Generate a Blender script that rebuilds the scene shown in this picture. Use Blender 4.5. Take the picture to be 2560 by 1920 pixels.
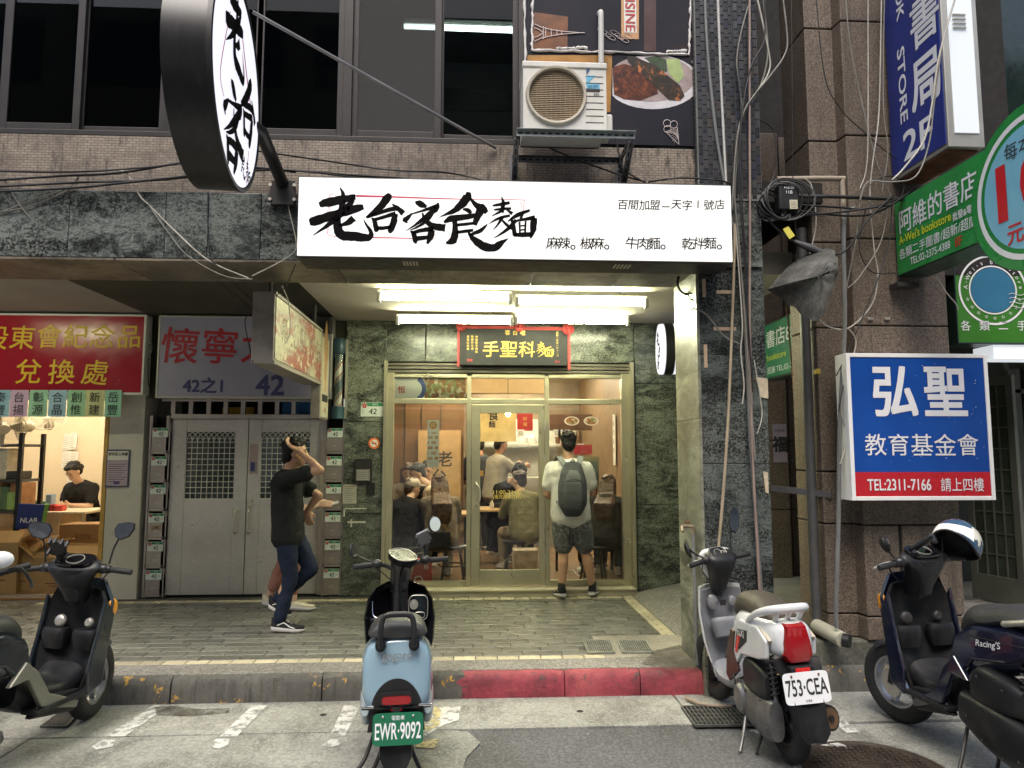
import bpy, bmesh, math, random
from mathutils import Vector, Matrix
random.seed(7)
R_ = math.radians
sc = bpy.context.scene
col = sc.collection
for o in list(bpy.data.objects): bpy.data.objects.remove(o)
# ---------------- camera, sky, sun, exposure ----------------
H, PSI, TH, FPX = 1.62, R_(3.1), R_(5.5), 1800.0
cam = bpy.data.objects.new('camera', bpy.data.cameras.new('camera')); col.objects.link(cam); sc.camera = cam
cam.location = (0, 0, H); cam.rotation_euler = (R_(90) + TH, 0, -PSI)
cam.data.sensor_width = 36.0; cam.data.lens = 36.0 * FPX / 2560.0; cam.data.clip_start = .05; cam.data.clip_end = 500
world = bpy.data.worlds.new('World'); sc.world = world; world.use_nodes = True
wn = world.node_tree.nodes; wl = world.node_tree.links
sky = wn.new('ShaderNodeTexSky'); sky.sky_type = 'NISHITA'; sky.sun_disc = False
sky.sun_elevation = R_(60); sky.sun_rotation = R_(192); sky.dust_density = 4.0; sky.air_density = 1.2; sky.ozone_density = 1.0
wl.new(sky.outputs[0], wn['Background'].inputs[0]); wn['Background'].inputs[1].default_value = .15
sun = bpy.data.objects.new('sun', bpy.data.lights.new('sun', 'SUN')); col.objects.link(sun)
sun.data.energy = 1.25; sun.data.angle = R_(30); sun.data.color = (1, .97, .92); sun.rotation_euler = (R_(30), 0, R_(-12))
sc.view_settings.view_transform = 'Standard'; sc.view_settings.look = 'None'; sc.view_settings.exposure = 0.92; sc.view_settings.gamma = 1.0
try: sc.view_settings.use_curve_mapping = False
except Exception: pass
sc.render.engine = 'CYCLES'; sc.cycles.max_bounces = 7; sc.cycles.transparent_max_bounces = 16; sc.cycles.use_denoising = True
sc.cycles.sample_clamp_indirect = 6.0
# pixels of the photograph -> points (the distance comes from the plane that the thing touches)
CF = Vector((math.sin(PSI)*math.cos(TH), math.cos(PSI)*math.cos(TH), math.sin(TH)))
CR = Vector((math.cos(PSI), -math.sin(PSI), 0)); CU = CR.cross(CF); CP = Vector((0, 0, H))
def ray(px, py): return CF + CR*((px-1280)/FPX) - CU*((py-960)/FPX)
def on_y(px, py, Y): d = ray(px, py); return CP + d*(Y/d.y)
def on_z(px, py, Z): d = ray(px, py); return CP + d*((Z-H)/d.z)
def on_x(px, py, X): d = ray(px, py); return CP + d*(X/d.x)
def XY(px, Y, py=1133): return on_y(px, py, Y).x
def ZY(py, Y, px=1182): return on_y(px, py, Y).z
# ---------------- mesh builder ----------------
V = Vector
def finish(o, parent=None, label=None, cat=None, group=None, kind=None):
 col.objects.link(o)
 if parent is not None: o.parent = parent
 if label: o['label'] = label
 if cat: o['category'] = cat
 if group: o['group'] = group
 if kind: o['kind'] = kind
 return o
def thing(name, label, cat, loc=(0,0,0), rz=0, group=None, kind=None):
 o = bpy.data.objects.new(name, None); o.empty_display_size = .1
 o.location = loc; o.rotation_euler = (0, 0, rz)
 return finish(o, None, label, cat, group, kind)
def copy_tree(o, parent=None, loc=None, label=None):
 c = o.copy(); col.objects.link(c); c.parent = parent
 if loc is not None: c.location = loc
 if label: c['label'] = label
 for ch in list(KIDS.get(o.name, [])): copy_tree(ch, c)
 return c
KIDS = {}
_txt = {}
def text_geo(s, bold=0.0, res=3):
 k = (s, bold, res)
 if k in _txt: return _txt[k]
 cu = bpy.data.curves.new('t', 'FONT'); cu.body = s; cu.size = 1.0; cu.align_x = 'CENTER'; cu.align_y = 'CENTER'
 cu.offset = bold; cu.resolution_u = res; cu.fill_mode = 'FRONT'
 ob = bpy.data.objects.new('t', cu); me = ob.to_mesh()
 vs = [v.co.copy() for v in me.vertices]; fs = [tuple(p.vertices) for p in me.polygons]
 ob.to_mesh_clear(); bpy.data.objects.remove(ob); bpy.data.curves.remove(cu)
 if vs:
  x0, x1 = min(v.x for v in vs), max(v.x for v in vs); y0, y1 = min(v.y for v in vs), max(v.y for v in vs)
  c = V(((x0+x1)/2, (y0+y1)/2, 0)); vs = [v-c for v in vs]; wh = (x1-x0, y1-y0)
 else: wh = (1, 1)
 _txt[k] = (vs, fs, wh); return _txt[k]
class MB:
 def __init__(s): s.v = []; s.f = []; s.m = []; s.mi = 0
 def mat(s, i): s.mi = i; return s
 def raw(s, vs, fs, mi=None):
  b = len(s.v); s.v += [tuple(v) for v in vs]; s.f += [tuple(i+b for i in f) for f in fs]; s.m += [s.mi if mi is None else mi]*len(fs); return s
 def box(s, x0, x1, y0, y1, z0, z1, mi=None, M=None):
  vs = [V((x, y, z)) for z in (z0, z1) for y in (y0, y1) for x in (x0, x1)]
  if M is not None: vs = [M @ v for v in vs]
  return s.raw(vs, [(0,2,3,1), (4,5,7,6), (0,1,5,4), (2,6,7,3), (0,4,6,2), (1,3,7,5)], mi)
 def quad(s, a, b, c, d, mi=None): return s.raw([a, b, c, d], [(0,1,2,3)], mi)
 def slab(s, a, b, c, d, t, mi=None):
  a, b, c, d = map(V, (a, b, c, d)); n = (b-a).cross(d-a).normalized()*t
  return s.raw([a, b, c, d, a-n, b-n, c-n, d-n], [(0,1,2,3), (7,6,5,4), (0,4,5,1), (1,5,6,2), (2,6,7,3), (3,7,4,0)], mi)
 def prism(s, poly, d, mi=None, cap=True):
  n = len(poly); d = V(d); p = [V(q) for q in poly]; vs = p + [q+d for q in p]
  fs = [(i, (i+1) % n, n+(i+1) % n, n+i) for i in range(n)]
  if cap: fs += [tuple(range(n))[::-1], tuple(range(n, 2*n))]
  return s.raw(vs, fs, mi)
 def tube(s, pts, r, n=8, mi=None, closed=False, cap=True):
  pts = [V(p) for p in pts]; m = len(pts)
  rs = r if isinstance(r, (list, tuple)) else [r]*m
  T = []
  for i in range(m):
   a = pts[i-1] if (i > 0 or closed) else pts[i]; b = pts[(i+1) % m] if (i < m-1 or closed) else pts[i]
   t = (b-a); T.append(t.normalized() if t.length > 1e-9 else V((0, 0, 1)))
  u = T[0].orthogonal().normalized(); vs = []
  for i in range(m):
   if i: u = (u - T[i]*u.dot(T[i])); u = u.normalized() if u.length > 1e-6 else T[i].orthogonal().normalized()
   w = T[i].cross(u)
   for k in range(n):
    a = 2*math.pi*k/n; vs.append(pts[i] + (u*math.cos(a) + w*math.sin(a))*rs[i])
  fs = []
  for i in range(m if closed else m-1):
   j = (i+1) % m
   for k in range(n): fs.append((i*n+k, i*n+(k+1) % n, j*n+(k+1) % n, j*n+k))
  if cap and not closed: fs += [tuple(range(n))[::-1], tuple(range((m-1)*n, m*n))]
  return s.raw(vs, fs, mi)
 def lathe(s, prof, n=24, M=None, mi=None, closed=False, a0=0, a1=2*math.pi):
  full = abs(a1-a0-2*math.pi) < 1e-6; c = n if full else n+1; vs = []
  for r, z in prof:
   for k in range(c):
    a = a0 + (a1-a0)*k/n; vs.append(V((r*math.cos(a), r*math.sin(a), z)))
  if M is not None: vs = [M @ v for v in vs]
  fs = []; m = len(prof)
  for i in range(m if closed else m-1):
   j = (i+1) % m
   for k in range(n):
    k2 = (k+1) % c; fs.append((i*c+k, i*c+k2, j*c+k2, j*c+k))
  return s.raw(vs, fs, mi)
 def rings(s, rings, mi=None, cap=True, closed=False):
  n = len(rings[0]); vs = [p for r in rings for p in r]; fs = []
  for i in range(len(rings)-1):
   for k in range(n if not closed else n): fs.append((i*n+k, i*n+(k+1) % n, (i+1)*n+(k+1) % n, (i+1)*n+k))
  if cap: fs += [tuple(range(n))[::-1], tuple(range((len(rings)-1)*n, len(rings)*n))]
  return s.raw(vs, fs, mi)
 def ball(s, c, r, n=12, m=8, mi=None):
  c = V(c); r = V(r) if not isinstance(r, (int, float)) else V((r, r, r))
  rg = []
  for i in range(m+1):
   a = math.pi*i/m; a = min(max(a, .05), math.pi-.05)
   rg.append([c + V((r.x*math.sin(a)*math.cos(2*math.pi*k/n), r.y*math.sin(a)*math.sin(2*math.pi*k/n), -r.z*math.cos(a))) for k in range(n)])
  return s.rings(rg, mi)
 def text(s, t, c, xd=(1,0,0), yd=(0,0,1), size=.1, mi=None, bold=0.0, w=None, h=None, shear=0, res=3):
  """text centred at c; if w / h are given the text is fitted to that width / height"""
  vs, fs, (tw, th) = text_geo(t, 0.0, res); xd = V(xd).normalized(); yd = V(yd).normalized(); c = V(c)
  sx = sy = size
  if h: sy = h/th; sx = sy
  if w: sx = w/tw; sy = sy if h else sx
  n_ = xd.cross(yd); e = bold*.7
  for i, (ox, oy) in enumerate(((0, 0),) if not bold else ((-e, -e), (e, -e), (-e, e), (e, e), (0, 0))):
   s.raw([c + n_*(.00012*i) + xd*((v.x+ox)*sx + shear*v.y*sy) + yd*((v.y+oy)*sy) for v in vs], fs, mi)
  return s
 def strokes(s, sts, fn, mi=None, sc_=1.0):
  """brush strokes [(x, y, width)...] in drawing units, fn maps (x, y) to a point"""
  rng = random.Random(3)
  for st in sts:
   P = []
   for i in range(len(st)-1):
    for k in range(4):
     t = k/4; p0 = st[max(i-1, 0)]; p1 = st[i]; p2 = st[i+1]; p3 = st[min(i+2, len(st)-1)]
     P.append([.5*(2*p1[j] + (p2[j]-p0[j])*t + (2*p0[j]-5*p1[j]+4*p2[j]-p3[j])*t*t + (3*p1[j]-p0[j]-3*p2[j]+p3[j])*t**3) for j in range(3)])
   P.append(list(st[-1])); L = []; Rr = []
   for i, p in enumerate(P):
    a = P[max(i-1, 0)]; b = P[min(i+1, len(P)-1)]; dx, dy = b[0]-a[0], b[1]-a[1]; l = math.hypot(dx, dy) or 1
    w = max(p[2], 1)*.56*(1+rng.uniform(-.1, .1)); w2 = max(p[2], 1)*.56*(1+rng.uniform(-.1, .1))
    L.append((p[0]-dy/l*w, p[1]+dx/l*w)); Rr.append((p[0]+dy/l*w2, p[1]-dx/l*w2))
   n = len(P); s.raw([fn(*q) for q in L+Rr], [(i, i+1, n+i+1, n+i) for i in range(n-1)], mi)
  return s
 def build(s, name, mats, parent=None, label=None, cat=None, group=None, kind=None, smooth=None, bevel=None, seg=2, sub=0, loc=None, rot=None, tri=True):
  me = bpy.data.meshes.new(name); me.from_pydata(s.v, [], s.f)
  if not isinstance(mats, (list, tuple)): mats = [mats]
  for m in mats: me.materials.append(m)
  me.polygons.foreach_set('material_index', s.m)
  if smooth is not None:
   me.polygons.foreach_set('use_smooth', [True]*len(s.f)); me.set_sharp_from_angle(angle=R_(smooth))
  me.update()
  o = bpy.data.objects.new(name, me)
  if loc is not None: o.location = loc
  if rot is not None: o.rotation_euler = rot
  if bevel:
   b = o.modifiers.new('bevel', 'BEVEL'); b.width = bevel; b.segments = seg; b.limit_method = 'ANGLE'; b.angle_limit = R_(35); b.harden_normals = False
  if sub:
   u = o.modifiers.new('sub', 'SUBSURF'); u.levels = sub; u.render_levels = sub
  finish(o, parent, label, cat, group, kind)
  if parent is not None: KIDS.setdefault(parent.name, []).append(o)
  return o
def letters(par, mat, t, *a, **k): return MB().text(t, *a, **k).build('lettering', mat, par)
def smooth_path(pts, k=6):
 pts = [V(p) for p in pts]; out = []
 for i in range(len(pts)-1):
  p0, p1, p2, p3 = pts[max(i-1, 0)], pts[i], pts[i+1], pts[min(i+2, len(pts)-1)]
  for j in range(k):
   t = j/k; out.append(.5*(2*p1 + (p2-p0)*t + (2*p0-5*p1+4*p2-p3)*t*t + (3*p1-p0-3*p2+p3)*t**3))
 return out + [pts[-1]]
def frame(o, x, y, z=None):
 x = V(x).normalized(); y = V(y); y = (y - x*x.dot(y)).normalized(); z = x.cross(y)
 return Matrix(((x.x, y.x, z.x, o[0]), (x.y, y.y, z.y, o[1]), (x.z, y.z, z.z, o[2]), (0, 0, 0, 1)))
def axis_m(p, d):
 d = V(d).normalized(); u = d.orthogonal().normalized(); return Matrix.Translation(V(p)) @ Matrix((u, d.cross(u), d)).transposed().to_4x4()
# ---------------- materials ----------------
class NT:
 def __init__(s, name):
  s.m = bpy.data.materials.new(name); s.m.use_nodes = True; s.t = s.m.node_tree; s.n = s.t.nodes; s.l = s.t.links
  s.b = s.n['Principled BSDF']; s.out = s.n['Material Output']; s.tc = s.n.new('ShaderNodeTexCoord')
 def lk(s, a, b): s.l.new(a, b)
 def noise(s, scale, detail=4, rough=.6, vec=None, dist=0):
  n = s.n.new('ShaderNodeTexNoise'); n.inputs['Scale'].default_value = scale; n.inputs['Detail'].default_value = detail
  n.inputs['Roughness'].default_value = rough; n.inputs['Distortion'].default_value = dist
  s.lk(vec or s.tc.outputs['Object'], n.inputs['Vector']); return n.outputs['Fac']
 def vor(s, scale, feat='F1', vec=None, out='Distance'):
  n = s.n.new('ShaderNodeTexVoronoi'); n.inputs['Scale'].default_value = scale; n.feature = feat
  s.lk(vec or s.tc.outputs['Object'], n.inputs['Vector']); return n.outputs[out]
 def ramp(s, fac, stops, interp='LINEAR'):
  n = s.n.new('ShaderNodeValToRGB'); n.color_ramp.interpolation = interp; e = n.color_ramp.elements
  while len(e) < len(stops): e.new(.5)
  for i, (p, c) in enumerate(stops):
   e[i].position = p; c = (c, c, c) if isinstance(c, (int, float)) else c; e[i].color = (c[0], c[1], c[2], 1)
  s.lk(fac, n.inputs[0]); return n.outputs[0]
 def mix(s, fac, a, b, mode='MIX'):
  n = s.n.new('ShaderNodeMix'); n.data_type = 'RGBA'; n.blend_type = mode
  for v, i in ((fac, 0), (a, 6), (b, 7)):
   if isinstance(v, (int, float)): n.inputs[i].default_value = v if i == 0 else (v, v, v, 1)
   elif isinstance(v, tuple): n.inputs[i].default_value = (v[0], v[1], v[2], 1)
   else: s.lk(v, n.inputs[i])
  return n.outputs[2]
 def mapv(s, sca=(1,1,1), rot=(0,0,0), src='Object'):
  n = s.n.new('ShaderNodeMapping'); n.inputs['Scale'].default_value = sca; n.inputs['Rotation'].default_value = rot
  s.lk(s.tc.outputs[src], n.inputs[0]); return n.outputs[0]
 def bump(s, fac, st=.3, dist=.01):
  n = s.n.new('ShaderNodeBump'); n.inputs['Strength'].default_value = st; n.inputs['Distance'].default_value = dist
  s.lk(fac, n.inputs['Height']); s.lk(n.outputs[0], s.b.inputs['Normal'])
 def col(s, c):
  if isinstance(c, tuple): s.b.inputs['Base Color'].default_value = (c[0], c[1], c[2], 1)
  else: s.lk(c, s.b.inputs['Base Color'])
 def set(s, **k):
  for a, v in k.items():
   i = s.b.inputs[a.replace('_', ' ')]
   if isinstance(v, (int, float, tuple)): i.default_value = v
   else: s.lk(v, i)
  return s.m
def sh(c, k): return tuple(max(0, x*k) for x in c)
def M(name, c, rough=.5, metal=0, var=.18, vs=6, bump=0, bs=60, coat=0, dirt=0, ds=3, dc=(.03, .028, .024), spec=.5):
 t = NT(name); k = t.noise(vs, 5)
 cc = t.ramp(k, [(.3, sh(c, 1-var)), (.7, sh(c, 1+var))])
 if dirt:
  d = t.ramp(t.noise(ds, 8, .7), [(.5, 0), (.72, dirt)]); cc = t.mix(d, cc, dc)
 t.col(cc)
 if bump: t.bump(t.noise(bs, 4), bump, .004)
 rg = t.ramp(t.noise(vs*2.3, 4), [(.3, max(rough-.07, .02)), (.7, min(rough+.09, 1))])
 return t.set(Roughness=rg, Metallic=float(metal), Coat_Weight=float(coat), Specular_IOR_Level=spec)
def flat(name, c, rough=.5, metal=0, coat=0): return M(name, c, rough, metal, var=.04, coat=coat)
def emit(name, c, st, base=None):
 t = NT(name); t.col(base or c); return t.set(Emission_Color=(c[0], c[1], c[2], 1), Emission_Strength=float(st), Roughness=.4)
def glass(name, tint=(.9, .95, .93), refl=1.0, ior=1.45, rough=0.0, haze=0.0):
 t = NT(name); t.n.remove(t.b); tr = t.n.new('ShaderNodeBsdfTransparent'); tr.inputs[0].default_value = (*tint, 1)
 g = t.n.new('ShaderNodeBsdfGlossy'); g.inputs['Roughness'].default_value = rough; g.inputs[0].default_value = (refl, refl, refl, 1)
 f = t.n.new('ShaderNodeFresnel'); f.inputs[0].default_value = ior; mx = t.n.new('ShaderNodeMixShader')
 t.lk(f.outputs[0], mx.inputs[0]); t.lk(tr.outputs[0], mx.inputs[1]); t.lk(g.outputs[0], mx.inputs[2]); o = mx.outputs[0]
 if haze:
  d = t.n.new('ShaderNodeBsdfDiffuse'); d.inputs[0].default_value = (.5, .5, .48, 1); m2 = t.n.new('ShaderNodeMixShader'); m2.inputs[0].default_value = haze
  t.lk(o, m2.inputs[1]); t.lk(d.outputs[0], m2.inputs[2]); o = m2.outputs[0]
 t.lk(o, t.out.inputs[0]); return t.m
def worn(name, c, rough=.7, cover=.5, scale=14, soft=.08):
 """thin paint worn through to what lies below"""
 t = NT(name); t.col(t.ramp(t.noise(5, 6), [(.3, sh(c, .7)), (.7, sh(c, 1.05))])); t.set(Roughness=float(rough))
 tr = t.n.new('ShaderNodeBsdfTransparent'); mx = t.n.new('ShaderNodeMixShader')
 f = t.ramp(t.noise(scale, 9, .72), [(1-cover-soft, 0), (1-cover+soft, 1)])
 t.lk(f, mx.inputs[0]); t.lk(tr.outputs[0], mx.inputs[1]); t.lk(t.b.outputs[0], mx.inputs[2]); t.lk(mx.outputs[0], t.out.inputs[0]); return t.m
def marble(name, base, vein, scale=1.6, rough=.25, k=.6):
 t = NT(name); oi = t.n.new('ShaderNodeObjectInfo'); va = t.n.new('ShaderNodeVectorMath'); va.operation = 'MULTIPLY_ADD'; t.lk(oi.outputs['Random'], va.inputs[0]); va.inputs[1].default_value = (37, 19, 53); t.lk(t.mapv((1, 1, 2.2), (.2, .6, .3)), va.inputs[2]); mp = va.outputs[0]; n1 = t.noise(scale*1.5, 12, .74, mp, .7); n2 = t.noise(scale*3.2, 10, .8, mp, 1.1); n3 = t.noise(scale*34, 6, .8)
 c = t.ramp(n1, [(.4, sh(base, .3)), (.49, base), (.55, sh(base, 2.0)), (.63, sh(base, 3.6))])
 v = t.ramp(n2, [(.47, 0), (.5, min(1, k*1.35)), (.53, 0)]); v = t.mix(t.ramp(n1, [(.44, 0), (.53, 1)]), (0, 0, 0), v); c = t.mix(v, c, vein)
 m3 = t.noise(scale*1.1, 4, .6, t.mapv((1, 1, 1), (1, 2, 3))); s3 = t.ramp(n3, [(.48, 0), (.58, .9)]); s3 = t.mix(t.ramp(m3, [(.4, .15), (.56, 1)]), (0, 0, 0), s3); c = t.mix(s3, c, sh(vein, .75))
 c = t.mix(t.ramp(oi.outputs['Random'], [(0, .0), (1, .3)]), c, sh(base, 2.0)); t.col(c); return t.set(Roughness=t.ramp(n2, [(.3, rough*.7), (.7, rough*1.5)]))
def granite(name, c, rough=.6):
 t = NT(name); s1 = t.ramp(t.vor(150, out='Color'), [(.2, sh(c, .45)), (.5, c), (.85, sh(c, 1.7))]); big = t.noise(1.6, 7, .7)
 k = t.mix(t.ramp(big, [(.4, 0), (.75, .55)]), s1, sh(c, .4)); st = t.ramp(t.noise(2.2, 8, .75, t.mapv((5, 5, .35))), [(.52, 0), (.74, .75)])
 k = t.mix(st, k, (.035, .028, .02)); t.col(k); t.bump(t.noise(160, 3), .25, .003); return t.set(Roughness=rough)
def concrete(name, c, bump=.4, sp=.5, stain=.6):
 t = NT(name); n1 = t.noise(1.4, 9, .7); n2 = t.noise(48, 6, .75); n3 = t.noise(260, 3)
 k = t.ramp(n1, [(.36, sh(c, .5)), (.5, c), (.63, sh(c, 1.35))]); k = t.mix(t.ramp(n2, [(.42, 0), (.62, sp)]), k, sh(c, .4))
 k = t.mix(t.ramp(n3, [(.55, 0), (.72, .5)]), k, sh(c, 1.6)); k = t.mix(t.ramp(t.noise(3.3, 10, .8, t.mapv((1, .5, 1))), [(.51, 0), (.64, stain)]), k, sh(c, .3))
 k = t.mix(t.ramp(t.vor(90, out='Color'), [(.55, 0), (.8, sp*.5)]), k, sh(c, 1.9)); t.col(k); t.bump(t.mix(.5, n2, n3), bump, .006); return t.set(Roughness=t.ramp(n1, [(.3, .55), (.7, .9)]))
m_asphalt = concrete('asphalt', (.1, .1, .105), 1.0, .85, .6)
m_concrete = concrete('road_concrete', (.27, .27, .24), .7, .6, .75)
m_kerb = concrete('kerb_concrete', (.13, .125, .11), .6, .5, .8)
m_pebble = concrete('pebble_wash', (.2, .19, .17), 1.0, .95, .4)
m_marble = marble('green_marble', (.026, .031, .029), (.29, .31, .28), 1.7, .22, .7)
m_marble_w = marble('green_marble_scratched', (.022, .029, .024), (.36, .38, .29), 2.6, .22, .8)
m_marble_b = marble('brown_marble', (.075, .062, .045), (.2, .17, .13), 1.3, .4, .45)
m_marble_k = marble('black_green_marble', (.017, .021, .02), (.22, .24, .22), 2.0, .2, .5)
m_granite = granite('brown_granite', (.135, .104, .078))
m_steel = M('brushed_steel', (.40, .36, .335), .34, .75, .16, 2.2, .05, 80, dirt=.35, ds=2.5, dc=(.10, .085, .07))
m_alu = M('aluminium', (.52, .50, .44), .38, .7, .1, 3, .03, 60)
m_black = flat('black_plastic', (.012, .012, .013), .45)
m_blackmatt = M('black_matt', (.02, .02, .021), .7, 0, .3, 8)
m_dark = M('dark_metal', (.035, .033, .032), .5, .3, .3)
m_white = M('white_paint', (.72, .71, .67), .5, 0, .08, 3, dirt=.25, ds=4, dc=(.35, .32, .27))
m_whiteclean = flat('white_sheet', (.8, .8, .78), .4)
m_rust = M('rust', (.14, .055, .02), .85, 0, .5, 12, .5, 80)
m_grey = M('grey_paint', (.22, .22, .21), .55, 0, .12, 5, dirt=.3)
m_pvc = M('grey_pvc', (.16, .165, .16), .5, 0, .2, 3, dirt=.4)
m_pvc_l = M('light_pvc', (.5, .5, .47), .5, 0, .12, 3, dirt=.35)
m_cable_b = flat('black_cable', (.012, .012, .013), .5)
m_cable_g = M('grey_cable', (.19, .18, .155), .6, 0, .2, 10)
m_cable_w = M('white_cable', (.4, .38, .33), .6, 0, .2, 10)
m_glass = glass('window_glass', (.93, .95, .93), .9)
# ================= the setting =================
FZ = .17                                             # arcade floor
WY = 7.6                                             # back wall of the arcade
FY = 4.85                                            # street front
def struct(mb, name, mats, **k): return mb.build(name, mats, None, k.pop('label', None), None, kind='structure', **k)
b = MB(); b.quad((-40, -40, 0), (40, -40, 0), (40, 45, 0), (-40, 45, 0)); street = struct(b, 'street', m_asphalt)
gut = thing('gutter_slab', None, None, kind='structure')
def slab_part(x0, x1, y0, y1, top=.012):
 b = MB(); b.box(x0, x1, y0, y1, -.01, top); b.build('slab', m_concrete, gut, bevel=.004)
for x0, x1 in ((-14, -6.02), (-6, -3.62), (-3.6, 1.34), (1.352, 4.0), (4.012, 14)): slab_part(x0, x1, 4.405, 4.93)
slab_part(-14, -2.5, 1.2, 4.39); slab_part(-2.49, -.12, 1.2, 4.39); slab_part(1.9, 14, 1.2, 4.36, .011)
b = MB()
pts = [(-.12, 4.39), (-.02, 4.37), (.05, 4.2), (-.03, 4.0), (-.06, 3.7), (.0, 3.4), (-.12, 1.2)]
b.prism([(x, y, -.01) for x, y in pts], (0, 0, .0205)); pts2 = [(1.9, 4.36), (1.62, 4.3), (1.78, 4.05), (1.66, 3.8), (1.85, 3.5), (1.9, 1.2)]
b.prism([(x, y, -.01) for x, y in pts2], (0, 0, .0205)); b.build('broken_edge', m_concrete, gut)
# painted bay lines
m_line = worn('worn_white_line', (.62, .62, .58), .7, .56, 16); m_line_y = worn('worn_yellow_line', (.62, .52, .25), .7, .5, 18)
def line(quads, z, mat, name='bay_line'):
 b = MB()
 for q in quads: b.raw([V(on_z(x, y, z)) for x, y in q], [tuple(range(len(q)))])
 o = struct(b, name, mat); return o
line([[(383, 1763), (424, 1763), (312, 1841), (262, 1841)], [(258, 1849), (288, 1849), (282, 1866), (240, 1874), (230, 1866)]], .0165, m_line)
line([[(632, 1763), (668, 1763), (592, 1841), (548, 1841)], [(540, 1847), (574, 1847), (570, 1862), (548, 1872), (524, 1866)]], .0165, m_line)
line([[(860, 1764), (900, 1764), (862, 1840), (824, 1840)], [(826, 1848), (850, 1848), (848, 1862), (826, 1868), (806, 1862)]], .0165, m_line)
line([[(1082, 1768), (1152, 1766), (1146, 1800), (1110, 1812), (1064, 1840), (1050, 1838)]], .0165, m_line)
line([[(1078, 1768), (1104, 1767), (1098, 1812), (1052, 1840)], [(1048, 1848), (1100, 1848), (1085, 1870), (1040, 1868)]], .0172, m_line_y)
line([[(1980, 1845), (2080, 1850), (2130, 1870), (2040, 1862)], [(2075, 1795), (2110, 1800), (2150, 1830), (2115, 1832)]], .0165, m_line)
line([[(2440, 1838), (2500, 1842), (2560, 1862), (2480, 1858)]], .0165, m_line)
m_stain = worn('dark_damp_stain', (.075, .066, .048), .5, .5, 7, .2)
line([[(385, 1768), (430, 1764), (500, 1772), (575, 1770), (572, 1782), (480, 1790), (392, 1788)]], .0168, m_stain, 'damp_stain')
line([[(1640, 1625), (1700, 1612), (1740, 1640), (1752, 1672), (1680, 1676), (1600, 1660)]], .1765, m_stain, 'damp_stain')
# kerb
t = NT('kerb_yellow_flakes'); k = t.noise(1.4, 9, .7); kc = t.ramp(k, [(.3, (.05, .048, .042)), (.55, (.11, .105, .09)), (.75, (.17, .16, .14))])
st = t.ramp(t.noise(4, 9, .75, t.mapv((6, 6, .7))), [(.48, 0), (.7, .8)]); kc = t.mix(st, kc, (.03, .029, .026))
yf = t.ramp(t.noise(7, 8, .7), [(.6, 0), (.615, 1)]); kc = t.mix(yf, kc, (.5, .29, .05)); t.col(kc); t.bump(t.noise(60, 6, .7), .6, .008); m_kerb_y = t.set(Roughness=.85)
t = NT('kerb_red_paint'); rc = t.ramp(t.noise(3, 9, .72), [(.38, (.15, .02, .03)), (.52, (.27, .035, .05)), (.64, (.35, .07, .075))])
ch = t.ramp(t.noise(11, 9, .78), [(.575, 0), (.6, 1)]); rc = t.mix(ch, rc, (.055, .045, .04)); rc = t.mix(t.ramp(t.noise(5, 8, .7, t.mapv((5, 5, .6))), [(.55, 0), (.8, .8)]), rc, (.07, .025, .028))
t.col(rc); t.bump(t.noise(35, 8, .75), .8, .01); m_kerb_r = t.set(Roughness=.62)
kerb = thing('kerb', None, None, kind='structure')
def kerb_stone(x0, x1, mat, y0=4.93, seed=0, top=FZ):
 rng = random.Random(seed); b = MB(); n = max(3, int((x1-x0)/.07)); rg = []
 for i in range(n+1):
  x = x0 + (x1-x0)*i/n; e = .012 if i in (0, n) else 0; j = lambda a: rng.uniform(-a, a)
  rg.append([V((x, y0+.30, -.02)), V((x, y0+.0+e+j(.004), -.02)), V((x, y0+.004+e+j(.006), .045)), V((x, y0+.012+e+j(.005), top-.05)), V((x, y0+.03+j(.006), top-.014-e)), V((x, y0+.07+j(.004), top-e*.5)), V((x, y0+.30, top))])
 b.rings(rg); b.build('kerb_stone', mat, kerb, smooth=50)
ks = [-12, -9.2, -6.5, -4.6, -3.35, -1.95, -.98, .0, ]
for i in range(len(ks)-1): kerb_stone(ks[i]+.004, ks[i+1]-.004, m_kerb_y, seed=i)
x1 = XY(1140, 4.95); kerb_stone(.004, x1-.003, m_kerb, seed=20) if x1 > .05 else None
xs = [min(x1, .0)+.002, .62, 1.13, 1.62]
for i in range(3): kerb_stone(xs[i]+.003, xs[i+1]-.003, m_kerb_r, seed=30+i, y0=4.925)
for i, (a, c) in enumerate(((1.63, 2.35), (2.36, 3.4), (3.41, 4.6), (4.61, 12))): kerb_stone(a, c, m_kerb_y, seed=40+i, y0=4.92)
b = MB(); b.box(-12, 1.62, 5.0, 5.236, .0, FZ+.004); struct(b, 'pebble_strip', m_pebble, bevel=.003)
# arcade floor with pavers
m_grout = M('grout', (.055, .05, .042), .9); floor = MB().box(-12, 2.3, 5.238, 7.62, -.02, FZ-.008).build('arcade_floor', m_grout, None, kind='structure')
def paver_mat(name, c):
 t = NT(name); oi = t.n.new('ShaderNodeObjectInfo'); k = t.ramp(oi.outputs['Random'], [(0, sh(c, .72)), (.5, c), (1, sh(c, 1.25))])
 k = t.mix(t.ramp(t.noise(2.1, 8, .7, t.tc.outputs['Generated']), [(.45, 0), (.75, .5)]), k, sh(c, .5)); k = t.mix(t.ramp(t.noise(30, 5, .7), [(.5, 0), (.7, .3)]), k, sh(c, 1.5))
 t.col(k); t.bump(t.noise(45, 5), .15, .003); return t.set(Roughness=t.ramp(t.noise(4, 5), [(.35, .22), (.7, .5)]))
m_paver = paver_mat('grey_paver', (.118, .118, .098)); m_border = paver_mat('cream_border_tile', (.46, .41, .28))
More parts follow.
